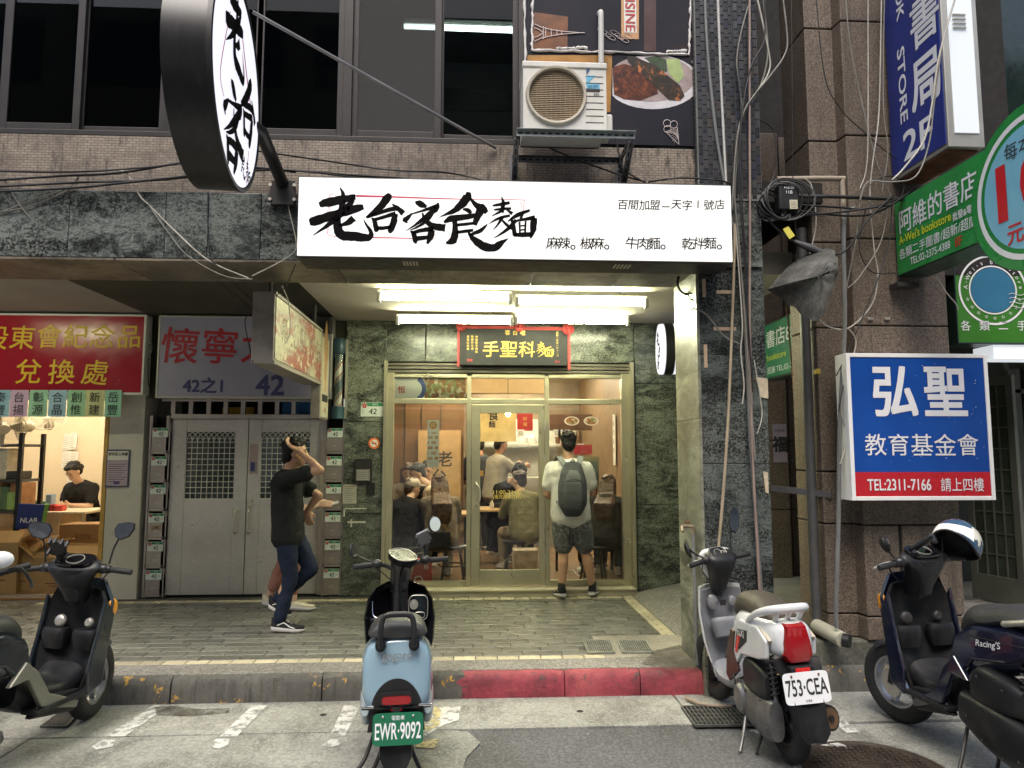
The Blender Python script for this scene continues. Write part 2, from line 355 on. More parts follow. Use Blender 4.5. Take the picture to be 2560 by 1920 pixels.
def tile_mesh(name, w, d, h, mat):
 b = MB(); e = .0045; w2, d2 = w/2, d/2
 b.raw([(-w2, -d2, -h), (w2, -d2, -h), (w2, d2, -h), (-w2, d2, -h), (-w2, -d2, -e), (w2, -d2, -e), (w2, d2, -e), (-w2, d2, -e), (-w2+e, -d2+e, 0), (w2-e, -d2+e, 0), (w2-e, d2-e, 0), (-w2+e, d2-e, 0)],
   [(0,1,5,4), (1,2,6,5), (2,3,7,6), (3,0,4,7), (4,5,9,8), (5,6,10,9), (6,7,11,10), (7,4,8,11), (8,9,10,11)])
 me = bpy.data.meshes.new(name); me.from_pydata(b.v, [], b.f); me.materials.append(mat); return me
PL, PD, G = .287, .118, .006
me_p = tile_mesh('paver', PL-G, PD-G, .02, m_paver); me_b = tile_mesh('border_tile', .155-.006, .095, .02, m_border); me_s = tile_mesh('border_tile', .11, .155-.006, .02, m_border)
rng = random.Random(5); rest = MB(); npv = 0
def put(me, name, x, y, parent, z=FZ):
 o = bpy.data.objects.new(name, me); o.location = (x, y, z + rng.uniform(-.0012, .0012)); o.rotation_euler = (rng.uniform(-.003, .003), rng.uniform(-.003, .003), rng.uniform(-.004, .004))
 finish(o, parent); return o
rows = int((7.36-5.345)/PD)
XB = 1.52
for r in range(rows):
 y = 5.345 + PD*(r+.5); off = [0, .5, .25, .75][r % 4]*PL
 x = XB - .004 - off
 first = True
 while x > -7.2:
  w = PL if not (first and off == 0) else PL; cx = x - PL/2
  hole = (y < 5.86 and cx > .93)                       # mended patch round the drain covers
  if not hole:
   if npv < 298 and cx > -4.1: put(me_p, 'paver', cx, y, floor); npv += 1
   elif cx > -4.4 or r % 1 == 0:
    z = FZ + rng.uniform(-.001, .001); rest.box(cx-PL/2+.003, cx+PL/2-.003, y-PD/2+.003, y+PD/2-.003, FZ-.02, z)
  x -= PL; first = False
 if off > 0:
  if not (y < 5.86): rest.box(XB-off+.003-.004, XB-.004, y-PD/2+.003, y+PD/2-.003, FZ-.02, FZ-.001)
rest.build('paver_field', m_paver, floor, kind='stuff')
x = .88
while x > -6.5: put(me_b, 'border_tile', x, 5.29, floor); x -= .155
for x in (1.28, 1.43): put(me_b, 'border_tile', x, 5.29, floor)
x = 1.44
while x > -4.2: put(me_b, 'border_tile', x, 7.41, floor); x -= .155
y = 7.38
while y > 5.6: put(me_s, 'border_tile', 1.58, y, floor); y -= .155
b = MB(); b.box(.95, 1.70, 5.24, 5.86, FZ-.01, FZ+.003); b.build('mended_patch', concrete('mended_cement', (.27, .25, .2), .4, .4, .5), floor)
# ramp beside the pillar
b = MB(); b.raw([(1.64, 5.3, FZ), (1.64, 7.6, FZ), (2.35, 7.6, .30), (2.35, 5.3, .30), (1.64, 5.3, 0), (2.35, 5.3, 0)], [(0,3,2,1), (0,4,5,3)]); struct(b, 'pebble_ramp', m_pebble)
b = MB(); b.box(2.35, 12, 5.0, 14, .0, .31); struct(b, 'side_pavement', concrete('side_concrete', (.2, .19, .17), .4, .4, .5))
b = MB(); b.box(-14, 2.3, 7.6, 20, .0, FZ-.01); struct(b, 'shop_floor_base', m_grout)
# ================= the building =================
bld = thing('street_building', 'building with dark green marble beam, mosaic tiled upper storey and covered arcade', 'building')
def sepxz(t, s=(1, 1)):
 sx = t.n.new('ShaderNodeSeparateXYZ'); t.lk(t.tc.outputs['Object'], sx.inputs[0]); cb = t.n.new('ShaderNodeCombineXYZ')
 t.lk(sx.outputs[0], cb.inputs[0]); t.lk(sx.outputs[2], cb.inputs[1]); return cb.outputs[0]
t = NT('mosaic_tile'); vec = sepxz(t); br = t.n.new('ShaderNodeTexBrick'); t.lk(vec, br.inputs[0])
for k, v in (('Scale', 1.0), ('Brick Width', .046), ('Row Height', .0185), ('Mortar Size', .0016), ('Mortar Smooth', .3), ('Bias', 0.0)): br.inputs[k].default_value = v
br.inputs['Color1'].default_value = (.22, .175, .13, 1); br.inputs['Color2'].default_value = (.29, .24, .185, 1); br.inputs['Mortar'].default_value = (.05, .042, .035, 1)
mc = t.mix(t.ramp(t.noise(2.4, 8, .75), [(.45, 0), (.62, .85)]), br.outputs[0], (.09, .07, .055)); mc = t.mix(t.ramp(t.noise(9, 8, .7, t.mapv((3, 3, .5))), [(.53, 0), (.65, .8)]), mc, (.03, .026, .022))
t.col(mc); bi = t.n.new('ShaderNodeMath'); bi.operation = 'SUBTRACT'; bi.inputs[0].default_value = 1; t.lk(br.outputs['Fac'], bi.inputs[1]); t.bump(bi.outputs[0], .7, .004); m_mosaic = t.set(Roughness=.55)
XC = XY(1745, FY, 480)                               # left edge of the tiled column
b = MB(); b.box(-12, XC, 4.9, 5.05, 3.38, 3.79); b.build('wall', m_mosaic, bld)
b = MB(); b.box(-12, XC+.5, 4.9, 5.1, 5.75, 9); b.box(-12, -5.2, 4.9, 5.1, 3.79, 5.75); b.build('wall', m_mosaic, bld)
# marble fascia and beam
b = MB(); b.box(-12, 1.57, 4.9, 5.43, 2.93, 3.38); b.build('beam', m_grey, bld)
fx = [-12, -8, -5.6, -4.2] + [XY(p, FY, 560) for p in (172, 413, 520, 652)] + [-.2, .9, 1.57]
for a, c in zip(fx, fx[1:]):
 b = MB(); b.box(a+.002, c-.002, FY, 4.9, 2.925, 3.385); b.build('fascia_panel', m_marble, bld, bevel=.004)
ux = [-12, -6, -4, -2.4, -.95, XY(1334, 5.1, 690), XY(1552, 5.1, 690), 1.57]
for a, c in zip(ux, ux[1:]):
 b = MB(); b.box(a+.003, c-.003, FY+.004, 5.43, 2.905, 2.923); b.build('soffit_panel', m_marble_b, bld, bevel=.003)
# ceilings
t = NT('stippled_ceiling'); t.col(t.ramp(t.noise(2, 6), [(.3, (.34, .315, .27)), (.7, (.43, .4, .34))])); t.bump(t.noise(75, 5, .75), .9, .012); m_ceil = t.set(Roughness=.9)
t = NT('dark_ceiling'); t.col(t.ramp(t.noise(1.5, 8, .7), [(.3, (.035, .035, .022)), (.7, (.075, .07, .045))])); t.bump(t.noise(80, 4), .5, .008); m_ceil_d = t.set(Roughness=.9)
XL1 = -3.34; XL2 = -1.44
b = MB(); b.box(XL2, 2.6, 5.43, 7.62, 3.02, 3.2); b.build('ceiling', m_ceil, bld)
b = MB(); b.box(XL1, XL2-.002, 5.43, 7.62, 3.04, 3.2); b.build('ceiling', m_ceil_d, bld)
b = MB(); b.box(-12, XL1-.002, 5.43, 7.62, 3.05, 3.2); b.build('ceiling', m_ceil, bld)
# back wall of the arcade
px = lambda p: XY(p, WY)
def wall_panel(p0, p1, z0, z1, mat, y=WY, t_=.03, name='marble_panel'):
 b = MB(); b.box(px(p0)+.0015, px(p1)-.0015, y, y+t_, z0+.0015, z1-.0015); return b.build(name, mat, bld, bevel=.003)
Zp = lambda p: ZY(p, WY)
for z0, z1 in ((.17, 1.0), (1.003, 1.95), (1.953, 3.02)): wall_panel(860, 962, z0, z1, m_marble_w)
for a, c in ((962, 1060), (1062, 1320), (1322, 1588)): wall_panel(a, c, Zp(905), 3.02, m_marble_w)
for z0, z1 in ((.17, 1.08), (1.083, 2.36), (2.363, 3.02)): wall_panel(1590, 1722, z0, z1, m_marble_w)
b = MB(); b.box(px(860), px(958), 7.632, 7.75, .16, 3.02); b.box(px(1577), 3.2, 7.632, 7.75, .16, 3.02); b.box(px(958)-.01, px(1577)+.01, 7.72, 7.78, Zp(942), 3.1); b.build('wall', m_grey, bld)
t = NT('white_plaster'); pc = t.ramp(t.noise(1.4, 8, .7), [(.3, (.52, .49, .43)), (.7, (.66, .63, .56))]); pc = t.mix(t.ramp(t.noise(4, 9, .75), [(.56, 0), (.8, .5)]), pc, (.25, .22, .18)); t.col(pc); t.bump(t.noise(30, 5), .15, .004); m_plaster = t.set(Roughness=.8)
b = MB(); b.box(px(270), px(357), WY, 7.9, FZ-.02, 3.06); b.build('wall', m_plaster, bld, bevel=.006)
b = MB(); b.box(-12, px(270)-.003, WY+.02, 7.8, 2.18, 3.06); b.build('wall', m_plaster, bld)
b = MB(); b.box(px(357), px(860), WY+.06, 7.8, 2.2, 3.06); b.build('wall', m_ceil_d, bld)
# right column: marble below, small dark tiles above
colm = MB().box(XC+.006, 2.035, FY+.06, 5.42, .0, 3.4).build('column', m_grey, bld)
def cpanel(z0, z1, mat=m_marble_k): MB().box(XC, 2.04, FY+.03, FY+.06, z0+.002, z1-.002).build('marble_panel', mat, colm, bevel=.003)
for z0, z1 in ((.0, .82), (.82, 1.55), (1.55, 2.3), (2.3, 2.92)): cpanel(z0, z1)
m_marble_l = marble('pale_marble', (.1, .105, .08), (.3, .29, .22), 1.4, .35, .4)
for z0, z1 in ((.0, .9), (.9, 1.86), (1.86, 2.905)): MB().box(XC-.022, XC, FY+.034, 5.43, z0+.002, z1-.002).build('marble_panel', m_marble_l, colm, bevel=.003)
tilec = MB().box(XC+.004, 2.04, FY+.004, 5.3, 3.4, 9).build('tiled_pier', M('pale_grout', (.16, .16, .15), .9), bld)
t = NT('dark_glazed_tile'); oi = t.n.new('ShaderNodeObjectInfo'); tcx = t.ramp(oi.outputs['Random'], [(0, (.02, .022, .026)), (.35, (.035, .035, .036)), (.6, (.055, .056, .056)), (.85, (.025, .028, .045)), (1, (.06, .05, .042))])
t.col(tcx); t.bump(t.noise(60, 3), .08, .002); m_dtile = t.set(Roughness=.3)
TW, THh = .0345, .068
b = MB(); e = .003; w2, h2 = (TW-.003)/2, (THh-.003)/2
b.raw([(-w2, 0, -h2), (w2, 0, -h2), (w2, 0, h2), (-w2, 0, h2), (-w2, -.004, -h2), (w2, -.004, -h2), (w2, -.004, h2), (-w2, -.004, h2), (-w2+e, -.0065, -h2+e), (w2-e, -.0065, -h2+e), (w2-e, -.0065, h2-e), (-w2+e, -.0065, h2-e)],
  [(0,1,5,4), (1,2,6,5), (2,3,7,6), (3,0,4,7), (4,5,9,8), (5,6,10,9), (6,7,11,10), (7,4,8,11), (8,9,10,11)])
me_t = bpy.data.meshes.new('tile'); me_t.from_pydata(b.v, [], b.f); me_t.materials.append(m_dtile)
nt = 0; extra = MB()
for i in range(13):
 x = XC + .012 + TW*(i+.5); z = 3.42 + (THh/2 if i % 2 else THh)
 while z < 7.5:
  if nt < 299 and z < 4.98:
   o = bpy.data.objects.new('tile', me_t); o.location = (x, FY+.004, z); o.rotation_euler = (rng.uniform(-.02, .02), 0, rng.uniform(-.02, .02)); finish(o, tilec); nt += 1
  else: extra.box(x-w2, x+w2, FY-.002, FY+.004, z-h2, z+h2)
  z += THh
for j in range(3):                                   # narrow return on the left side
 z = 3.42
 while z < 7.5: extra.box(XC-.004, XC+.004, FY+.02+j*.07, FY+.083+j*.07, z, z+.03); z += .034
extra.build('tile_field', m_dtile, tilec, kind='stuff')
b = MB(); b.box(1.3, 2.03, FY+.01, FY+.05, 2.925, 3.42); b.build('marble_panel', m_marble, bld)
# building mass further up and to the left (mostly out of view), a floor above the shop
b = MB(); b.box(-12, 2.04, 5.43, 20, 3.2, 3.5); b.box(-12, 2.04, 9.5, 9.7, 3.5, 9); b.box(-12, 2.04, 4.9, 20, 9, 9.3); b.build('slab', m_grey, bld)
b = MB(); b.box(-12, -11.8, 5, 20, 0, 9); b.box(1.95, 2.04, 5.3, 20, 3.2, 9); b.build('wall', m_grey, bld)
# upper windows: dark sliding frames
m_frame = M('dark_bronze_frame', (.035, .032, .031), .45, .4, .15, 4, dirt=.3); m_wglass = glass('upper_glass', (.5, .51, .5), .4)
m_screen = NT('insect_screen'); tr = m_screen.n.new('ShaderNodeBsdfTransparent'); df = m_screen.n.new('ShaderNodeBsdfDiffuse'); df.inputs[0].default_value = (.09, .088, .085, 1); mx = m_screen.n.new('ShaderNodeMixShader'); mx.inputs[0].default_value = .55
m_screen.lk(tr.outputs[0], mx.inputs[1]); m_screen.lk(df.outputs[0], mx.inputs[2]); m_screen.lk(mx.outputs[0], m_screen.out.inputs[0]); m_screen = m_screen.m
ux_ = lambda p: XY(p, 4.92, 150)
MB().box(-5.2, ux_(1318), 4.9, 5.0, 3.792, 3.83).build('window_sill', m_frame, bld, bevel=.004)
def win(p0, p1, y, screen=False, fw=.05):
 w = MB(); x0, x1, z0, z1 = ux_(p0), ux_(p1), 3.832, 5.74
 w.box(x0, x0+fw, y, y+.03, z0, z1); w.box(x1-fw, x1, y, y+.03, z0, z1); w.box(x0+fw, x1-fw, y, y+.03, z0, z0+.055); w.box(x0+fw, x1-fw, y, y+.03, z1-.06, z1)
 o = w.build('window', m_frame, bld, bevel=.003)
 MB().box(x0+fw-.004, x1-fw+.004, y+.012, y+.017, z0+.05, z1-.05).build('pane', m_wglass, o)
 if screen: MB().box(x0+fw-.004, x1-fw+.004, y+.004, y+.006, z0+.05, z1-.05).build('insect_screen', m_screen, o)
 return o
for p0, p1, y, s_ in ((-420, -190, 4.93, 0), (-205, 12, 4.965, 0), (5, 205, 4.93, 0), (190, 415, 4.965, 0), (640, 862, 4.93, 0), (415, 655, 4.93, 0), (878, 1104, 4.93, 1), (1092, 1300, 4.965, 0)): win(p0, p1, y, bool(s_))
MB().box(ux_(860), ux_(882), 4.905, 5.02, 3.832, 5.75).build('mullion', m_frame, bld, bevel=.003); MB().box(ux_(1296), ux_(1318), 4.905, 5.02, 3.832, 5.75).build('mullion', m_frame, bld, bevel=.003)
MB().box(-5.2, ux_(1318), 4.905, 5.0, 5.742, 5.76).build('window_head', m_frame, bld)
# dim room behind the upper windows
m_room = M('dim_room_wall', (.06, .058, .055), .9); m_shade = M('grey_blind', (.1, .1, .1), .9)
b = MB(); b.box(XY(600, 5.3, 200), XY(862, 5.3, 200), 5.2, 5.21, 4.5, 5.7); b.build('blind', m_shade, bld)
b = MB(); b.box(ux_(955), ux_(1285), 5.25, 5.27, ZY(275, 5.25), ZY(222, 5.25)); b.build('pale_board', M('pale_board', (.5, .58, .52), .8), bld)
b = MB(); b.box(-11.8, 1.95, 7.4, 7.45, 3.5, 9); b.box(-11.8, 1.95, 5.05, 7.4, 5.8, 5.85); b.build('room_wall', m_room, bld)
A, B = on_y(1010, 66, 6.2), on_y(1330, 78, 6.2)
b = MB(); b.tube([A, B], .022, 8); b.box(A.x, B.x, 6.2, 6.26, A.z+.03, A.z+.08, 1); b.build('office_tube_light', [emit('cool_tube', (.8, 1, .95), 14), m_white], None, 'cool fluorescent tube glowing behind the upper window', 'lamp')
# opposite side of the street (behind the camera): seen only in reflections
opp = thing('opposite_building', 'brown building across the street with added glowing shop panes, mirrored in the glass', 'building')
m_opp = M('opposite_wall', (.2, .17, .14), .8); m_oppw = M('opposite_window', (.03, .035, .04), .2)
b = MB(); b.box(-30, 30, -9.6, -8, 3.2, 13); b.build('wall', m_opp, opp)
b = MB(); b.box(-30, 30, -12, -11, 0, 3.2); b.build('shop_wall', M('opposite_shop', (.1, .09, .08), .7), opp)
for i, (x0, x1) in enumerate(((-13, -9.5), (-8, -5), (-3.5, -.5), (1, 3.6), (5, 8.5), (10, 13))): MB().box(x0, x1, -10.99, -10.9, .4, 2.5).build('added_shop_glow', emit('opposite_glow_%d' % i, ((1, .9, .7), (.9, .95, 1))[i % 2], .32, (.15, .15, .15)), opp); MB().box(x0, x1, -10.9, -10.7, 2.7, 3.15).build('added_fascia_glow', emit('opposite_fascia_glow_%d' % i, ((1, .25, .15), (1, 1, .9), (.2, .6, .3))[i % 3], .35, (.15, .15, .15)), opp)  # unseen glowing panes and fascias, added so the glass has something bright to reflect
for i in range(-9, 10):
 for j in range(3):
  b = MB(); b.box(i*3-1.1, i*3+1.1, -8, -7.97, 4.3+j*3.3, 6.0+j*3.3); b.build('window', m_oppw, opp)
# ================= right-hand granite building =================
gb = thing('granite_building', 'brown granite clad building with recessed barred entrance', 'building')
GY = 4.97
Xa = on_y(2010, 75, GY+.11).x; Xb = on_y(2078, 75, GY+.11).x; Xc_ = on_y(2101, 55, GY).x; Xd = on_y(2408, 1450, GY).x
zs = [.33] + [on_y(2200, p, GY).z for p in (1542, 1313, 1180, 814, 597, 340, 55)] + [5.6, 6.4, 7.4]
foot = [(Xa, 5.5), (Xa, GY+.11), (Xb, GY+.11), (Xc_, GY), (Xd, GY), (Xd, 6.6)]
for i, (z0, z1) in enumerate(zip(zs, zs[1:])):
 if i == 1:                                        # a block row with an upright joint
  xm = on_y(2256, 1430, GY).x
  MB().prism([(x, y, z0+.005) for x, y in foot[:4] + [(xm-.012, GY), (xm-.012, 5.5)]], (0, 0, z1-z0-.01)).build('granite_block', m_granite, gb, bevel=.008)
  MB().prism([(x, y, z0+.005) for x, y in [(xm+.012, GY), (Xd, GY), (Xd, 6.6), (xm+.012, 6.6)]], (0, 0, z1-z0-.01)).build('granite_block', m_granite, gb, bevel=.008)
 else: MB().prism([(x, y, z0+.005) for x, y in foot], (0, 0, z1-z0-.01)).build('granite_block', m_granite, gb, bevel=.008)
m_joint = flat('dark_joint', (.015, .013, .012), .9)
MB().prism([(x+(.015 if x < 2.9 else -.015), y+.015, .33) for x, y in foot], (0, 0, 7)).build('core', m_joint, gb)
# alley wall beyond the column
for i, (p0, p1) in enumerate(((1912, 1972), (1974, 2075))):
 for z0, z1 in ((.3, 1.02), (1.02, 1.75), (1.75, 2.55), (2.55, 3.4), (3.4, 5.2)):
  MB().box(XY(p0, 7.6+.1*i)+.002, XY(p1, 7.6+.1*i)-.002, 7.6+.1*i, 8.0, z0+.003, z1-.003).build('granite_block', m_granite, gb, bevel=.008)
MB().box(2.1, 4.2, 8.0, 8.1, .3, 9).build('wall', m_joint, gb)
MB().box(2.05, Xa+.05, 5.0, 7.9, 3.45, 3.6).build('canopy', m_joint, gb)
MB().box(2.2, 12, 4.99, 5.3, .0, .33).build('plinth', concrete('dark_plinth', (.1, .1, .08), .6, .6, .8), gb, bevel=.012)  # plinth concrete is darker than the step behind it
MB().box(3.05, 12, 5.3, 6.2, .0, .35).build('step', concrete('step_concrete', (.2, .19, .17), .4, .4, .4), gb, bevel=.008)
# recessed entrance: open barred door, arch, dark glass above
Ye = 6.35
ent = MB().box(Xd+.005, 12, 7.3, 7.4, .3, 5.4).build('entrance_wall', M('dark_green_wall', (.035, .042, .036), .5), gb)
MB().box(Xd, 12, 5.6, 7.3, 2.72, 2.8).build('entrance_ceiling', m_room, gb)
m_sgrey = M('grey_green_metal', (.12, .125, .1), .45, .4, .15, 4, dirt=.3)
b = MB()
x0, x1 = XY(2545, Ye, 1300), XY(2575, Ye, 1300); b.box(x0, x1, Ye, Ye+.1, .35, 2.4); b.box(x1+.06, x1+.12, Ye-.03, Ye+.1, .35, 3.0); b.box(Xd+.01, x1+.12, Ye, Ye+.06, on_y(2480, 972, Ye).z-.04, on_y(2480, 972, Ye).z)
cx = XY(2400, Ye, 970); rad = XY(2535, Ye, 970)-cx
arc = [V((cx+math.cos(a)*rad, Ye+.03, on_y(2480, 972, Ye).z + math.sin(a)*rad*1.0)) for a in [i*math.pi/28 for i in range(15)]]
b.tube(arc, .03, 6); b.build('door_frame', m_sgrey, gb, bevel=.004)
leaf = thing('entrance_door', 'open grey metal door with small barred panes behind the blue foundation sign', 'door')
A_ = on_z(2415, 1375, .36); A_ = V((XY(2405, Ye, 1300), Ye-.1, 0)); B_ = V((XY(2512, Ye-.35, 1300), Ye-.55, 0)); u = (B_-A_); L_ = u.length; u.normalize(); n_ = V((u.y, -u.x, 0))
Ml = Matrix(((u.x, n_.x, 0, A_.x), (u.y, n_.y, 0, A_.y), (0, 0, 1, .36), (0, 0, 0, 1)))
b = MB(); hD = 1.92
for q in ((0, .06, 0, hD), (L_-.06, L_, 0, hD)): b.box(q[0], q[1], -.02, .02, q[2], q[3], M=Ml)
for q in ((0, .22), (hD-.08, hD)): b.box(.06, L_-.06, -.018, .018, q[0], q[1], M=Ml)
b.build('door_leaf', m_sgrey, leaf, bevel=.003)
for i in range(1, 4): MB().box(.06+(L_-.12)*i/4-.006, .06+(L_-.12)*i/4+.006, -.012, .012, .22, hD-.08, M=Ml).build('bar', m_sgrey, leaf)
for j in range(1, 9): MB().box(.06, L_-.06, -.009, .009, .22+(hD-.3)*j/9-.006, .22+(hD-.3)*j/9+.006, M=Ml).build('bar', m_sgrey, leaf)
MB().box(.06, L_-.06, -.003, .003, .22, hD-.08, M=Ml).build('pane', M('dark_pane', (.04, .05, .035), .15), leaf)
# dark green glazing with a grid above the entrance, top right
gz = MB(); gz.box(XY(2452, 5.6, 100), 12, 5.6, 5.66, 3.0, 7); gz.build('glazing', M('dark_green_glass', (.012, .022, .018), .08), gb)
m_grid = flat('pale_grid', (.12, .14, .12), .5); b = MB(); xg0 = XY(2488, 5.58, 100)
for i in range(12): b.box(xg0, 6, 5.585, 5.595, 3.5+i*.065, 3.505+i*.065)
for i in range(5): b.box(xg0+i*.2, xg0+.005+i*.2, 5.58, 5.59, 3.45, 4.4)
b.build('window_grid', m_grid, gb)
MB().box(Xd+.01, XY(2462, 5.5, 100), 5.3, 5.6, 3.0, 7).build('wall', m_joint, gb)
# ================= glazed shop front =================
def rect(p0, q0, p1, q1, Y):
 a, c = on_y(p0, (q0+q1)/2, Y), on_y(p1, (q0+q1)/2, Y); t_, l = on_y((p0+p1)/2, q0, Y), on_y((p0+p1)/2, q1, Y)
 return a.x, c.x, l.z, t_.z
SY = 7.62
m_brassy = M('champagne_aluminium', (.50, .47, .33), .33, .8, .1, 3, .02)
sf = thing('glazed_storefront', 'champagne aluminium glazed shop front with a central door', 'shop front', (0, 0, 0))
zz = lambda q: ZY(q, SY, 1270)
xx = lambda p: XY(p, SY, 1230)
zb, zsill, ztr0, ztr1, ztop, zh = FZ+.02, zz(1467), zz(1010), zz(997), zz(940), zz(905)
def bar(x0, x1, z0, z1, y0=SY, y1=SY+.08, name='frame_bar', parent=sf, mat=m_brassy): return MB().box(x0, x1, y0, y1, z0, z1).build(name, mat, parent, bevel=.004)
bar(xx(963), xx(981), zsill, ztop+.03); bar(xx(1557), xx(1577), zsill, ztop+.03)
bar(xx(1166), xx(1177), zsill, ztop); bar(xx(1363), xx(1374), zsill, ztop)
for a, c in ((981, 1166), (1177, 1363), (1374, 1557)):
 bar(xx(a), xx(c), ztr0, ztr1, SY+.004, SY+.076); bar(xx(a), xx(c), ztop-.02, ztop+.02, SY+.004, SY+.076)
for a, c in ((981, 1166), (1374, 1557)): bar(xx(a), xx(c), zsill, zsill+.06, SY+.004, SY+.076)
MB().box(xx(955), xx(1582), SY-.14, SY+.12, FZ-.01, zsill-.02).box(xx(958), xx(1580), SY-.16, SY+.1, zsill-.02, zsill).build('sill', M('cream_step', (.5, .46, .33), .45, 0, .12, 3, dirt=.3), sf, bevel=.006)
b = MB()
for i in range(6): b.box(xx(961), xx(1579), SY+.0-.01*(i % 2), SY+.1, ztop+.03+i*.038, ztop+.03+i*.038+.03)
b.build('rolled_shutter_slats', M('shutter_steel', (.14, .13, .1), .45, .5, .2), sf, bevel=.004)
MB().box(xx(957), xx(965), SY-.06, SY+.1, FZ, zh).build('shutter_track', m_brassy, sf); MB().box(xx(1577), xx(1586), SY-.06, SY+.1, FZ, zh).build('shutter_track', m_brassy, sf)
for a, c in ((981, 1166), (1374, 1557)):
 MB().box(xx(a), xx(c), SY+.036, SY+.042, zsill+.055, ztr0+.004).build('pane', m_glass, sf)
for a, c in ((981, 1166), (1177, 1363), (1374, 1557)): MB().box(xx(a), xx(c), SY+.036, SY+.042, ztr1-.004, ztop).build('pane', m_glass, sf)
d0, d1, dz0, dz1 = xx(1178), xx(1362), zsill+.012, ztr0-.006
dr = MB(); sw = .062
dr.box(d0, d0+sw+.03, SY-.005, SY+.05, dz0, dz1); dr.box(d1-sw, d1, SY-.005, SY+.05, dz0, dz1); dr.box(d0+sw+.03, d1-sw, SY-.004, SY+.049, dz1-.09, dz1); dr.box(d0+sw+.03, d1-sw, SY-.004, SY+.049, dz0, dz0+.16)
door = dr.build('door', m_brassy, sf, bevel=.004)
MB().box(d0+sw+.02, d1-sw+.01, SY+.02, SY+.026, dz0+.15, dz1-.08).build('pane', m_glass, door)
hz = zz(1235); b = MB(); b.tube(smooth_path([(d0+.05, SY-.004, hz+.12), (d0+.05, SY-.05, hz+.11), (d0+.085, SY-.06, hz+.06), (d0+.085, SY-.06, hz-.06), (d0+.05, SY-.05, hz-.11), (d0+.05, SY-.004, hz-.12)]), .011, 8); b.build('handle', m_alu, door, smooth=60)
for q in (1065, 1150, 1400): MB().box(d1-.004, d1+.012, SY-.014, SY-.006, zz(q)-.05, zz(q)+.05).build('hinge', m_alu, door, bevel=.003)
m_ytext = flat('gold_lettering', (.6, .45, .1), .5)
b = MB(); b.text('11:00-21:00', (xx(1268), SY+.017, zz(1231)), size=.07, mi=0, bold=.01, w=.29); b.text('(售完提早打烊)', (xx(1268), SY+.017, zz(1243)), w=.29, bold=.01); b.build('opening_hours', m_ytext, door)
m_or = flat('orange_label', (.6, .3, .06), .5); b = MB(); b.box(xx(1197), xx(1208), SY+.015, SY+.018, zz(1190), zz(1177)); b.mat(1).text('拉', (xx(1202.5), SY+.014, zz(1183.5)), h=.045); b.build('pull_sticker', [m_or, flat('brown_ink', (.15, .05, .02))], door)
# things stuck on the glass
m_paper = M('paper', (.72, .70, .64), .8, 0, .06, 8); m_ink = flat('ink_black', (.02, .02, .02), .7); m_red = flat('ink_red', (.5, .03, .03), .6)
food = NT('dish_photo'); c = food.ramp(food.vor(26, out='Color'), [(0, (.1, .04, .02)), (.35, (.35, .14, .05)), (.6, (.2, .25, .08)), (.85, (.7, .6, .45)), (1, (.5, .08, .04))]); food.col(c); m_food = food.set(Roughness=.5)
t = NT('menu_print'); br = t.n.new('ShaderNodeTexBrick'); t.lk(sepxz(t), br.inputs[0])
for k, v in (('Scale', 1.0), ('Brick Width', .075), ('Row Height', .055), ('Mortar Size', .012)): br.inputs[k].default_value = v
br.inputs['Color1'].default_value = (.5, .25, .1, 1); br.inputs['Color2'].default_value = (.6, .42, .26, 1); br.inputs['Mortar'].default_value = (.75, .72, .65, 1); t.col(br.outputs[0]); m_menu = t.set(Roughness=.6)
x0, x1, z0, z1 = rect(1067, 1050, 1097, 1169, SY)
b = MB(); b.box(x0, x1, SY+.044, SY+.047, z0, z1, 0); b.box(x0+.008, x1-.008, SY+.0425, SY+.044, z0+.08, z1-.13, 1); b.lathe([(0, 0), (.04, 0)], 16, Matrix.Translation(((x0+x1)/2, SY+.0425, z1-.055)) @ Matrix.Rotation(R_(90), 4, 'X'), 2)
b.text('印', ((x0+x1)/2, SY+.0415, z1-.055), h=.045, mi=0); b.build('menu_strip', [m_paper, m_menu, m_or], None, 'tall narrow menu strip with dish photos on the left shop pane', 'menu')
x0, x1, z0, z1 = rect(986, 944, 1164, 995, SY)
b = MB(); b.box(x0, x1, SY+.045, SY+.048, z0, z1, 0); xm = x0+(x1-x0)*.42
b.box(xm, x1, SY+.0438, SY+.045, z0, z1, 1)
for i in range(9):
 a0, a1 = R_(70-i*16), R_(70-(i+1)*16); cx = xm-.06; rr = .16
b.lathe([(.10, 0), (.145, 0)], 24, Matrix.Translation((xm-.13, SY+.0432, z0+.10)) @ Matrix.Rotation(R_(90), 4, 'X'), 2, a0=R_(-60), a1=R_(60))
b.text('恒', (x0+.07, SY+.043, z0+.09), h=.075, mi=3, bold=.02); b.build('bowl_poster', [m_paper, m_food, M('blue_china', (.06, .1, .3), .4, 0, .8, 60), m_red], None, 'wide poster of a patterned bowl behind the left transom pane', 'poster')
x0, x1, z0, z1 = rect(1428, 1142, 1500, 1219, SY)
b = MB(); b.box(x0, x1, SY+.046, SY+.05, z0, z1, 0); b.box(x0+.12, x1-.02, SY+.0445, SY+.046, z0+.06, z1-.05, 1); b.lathe([(0, 0), (.062, 0)], 20, Matrix.Translation((x1-.10, SY+.0435, z0+.16)) @ Matrix.Rotation(R_(90), 4, 'X'), 2); b.lathe([(0, 0), (.05, 0)], 20, Matrix.Translation((x1-.10, SY+.0425, z0+.16)) @ Matrix.Rotation(R_(90), 4, 'X'), 3)
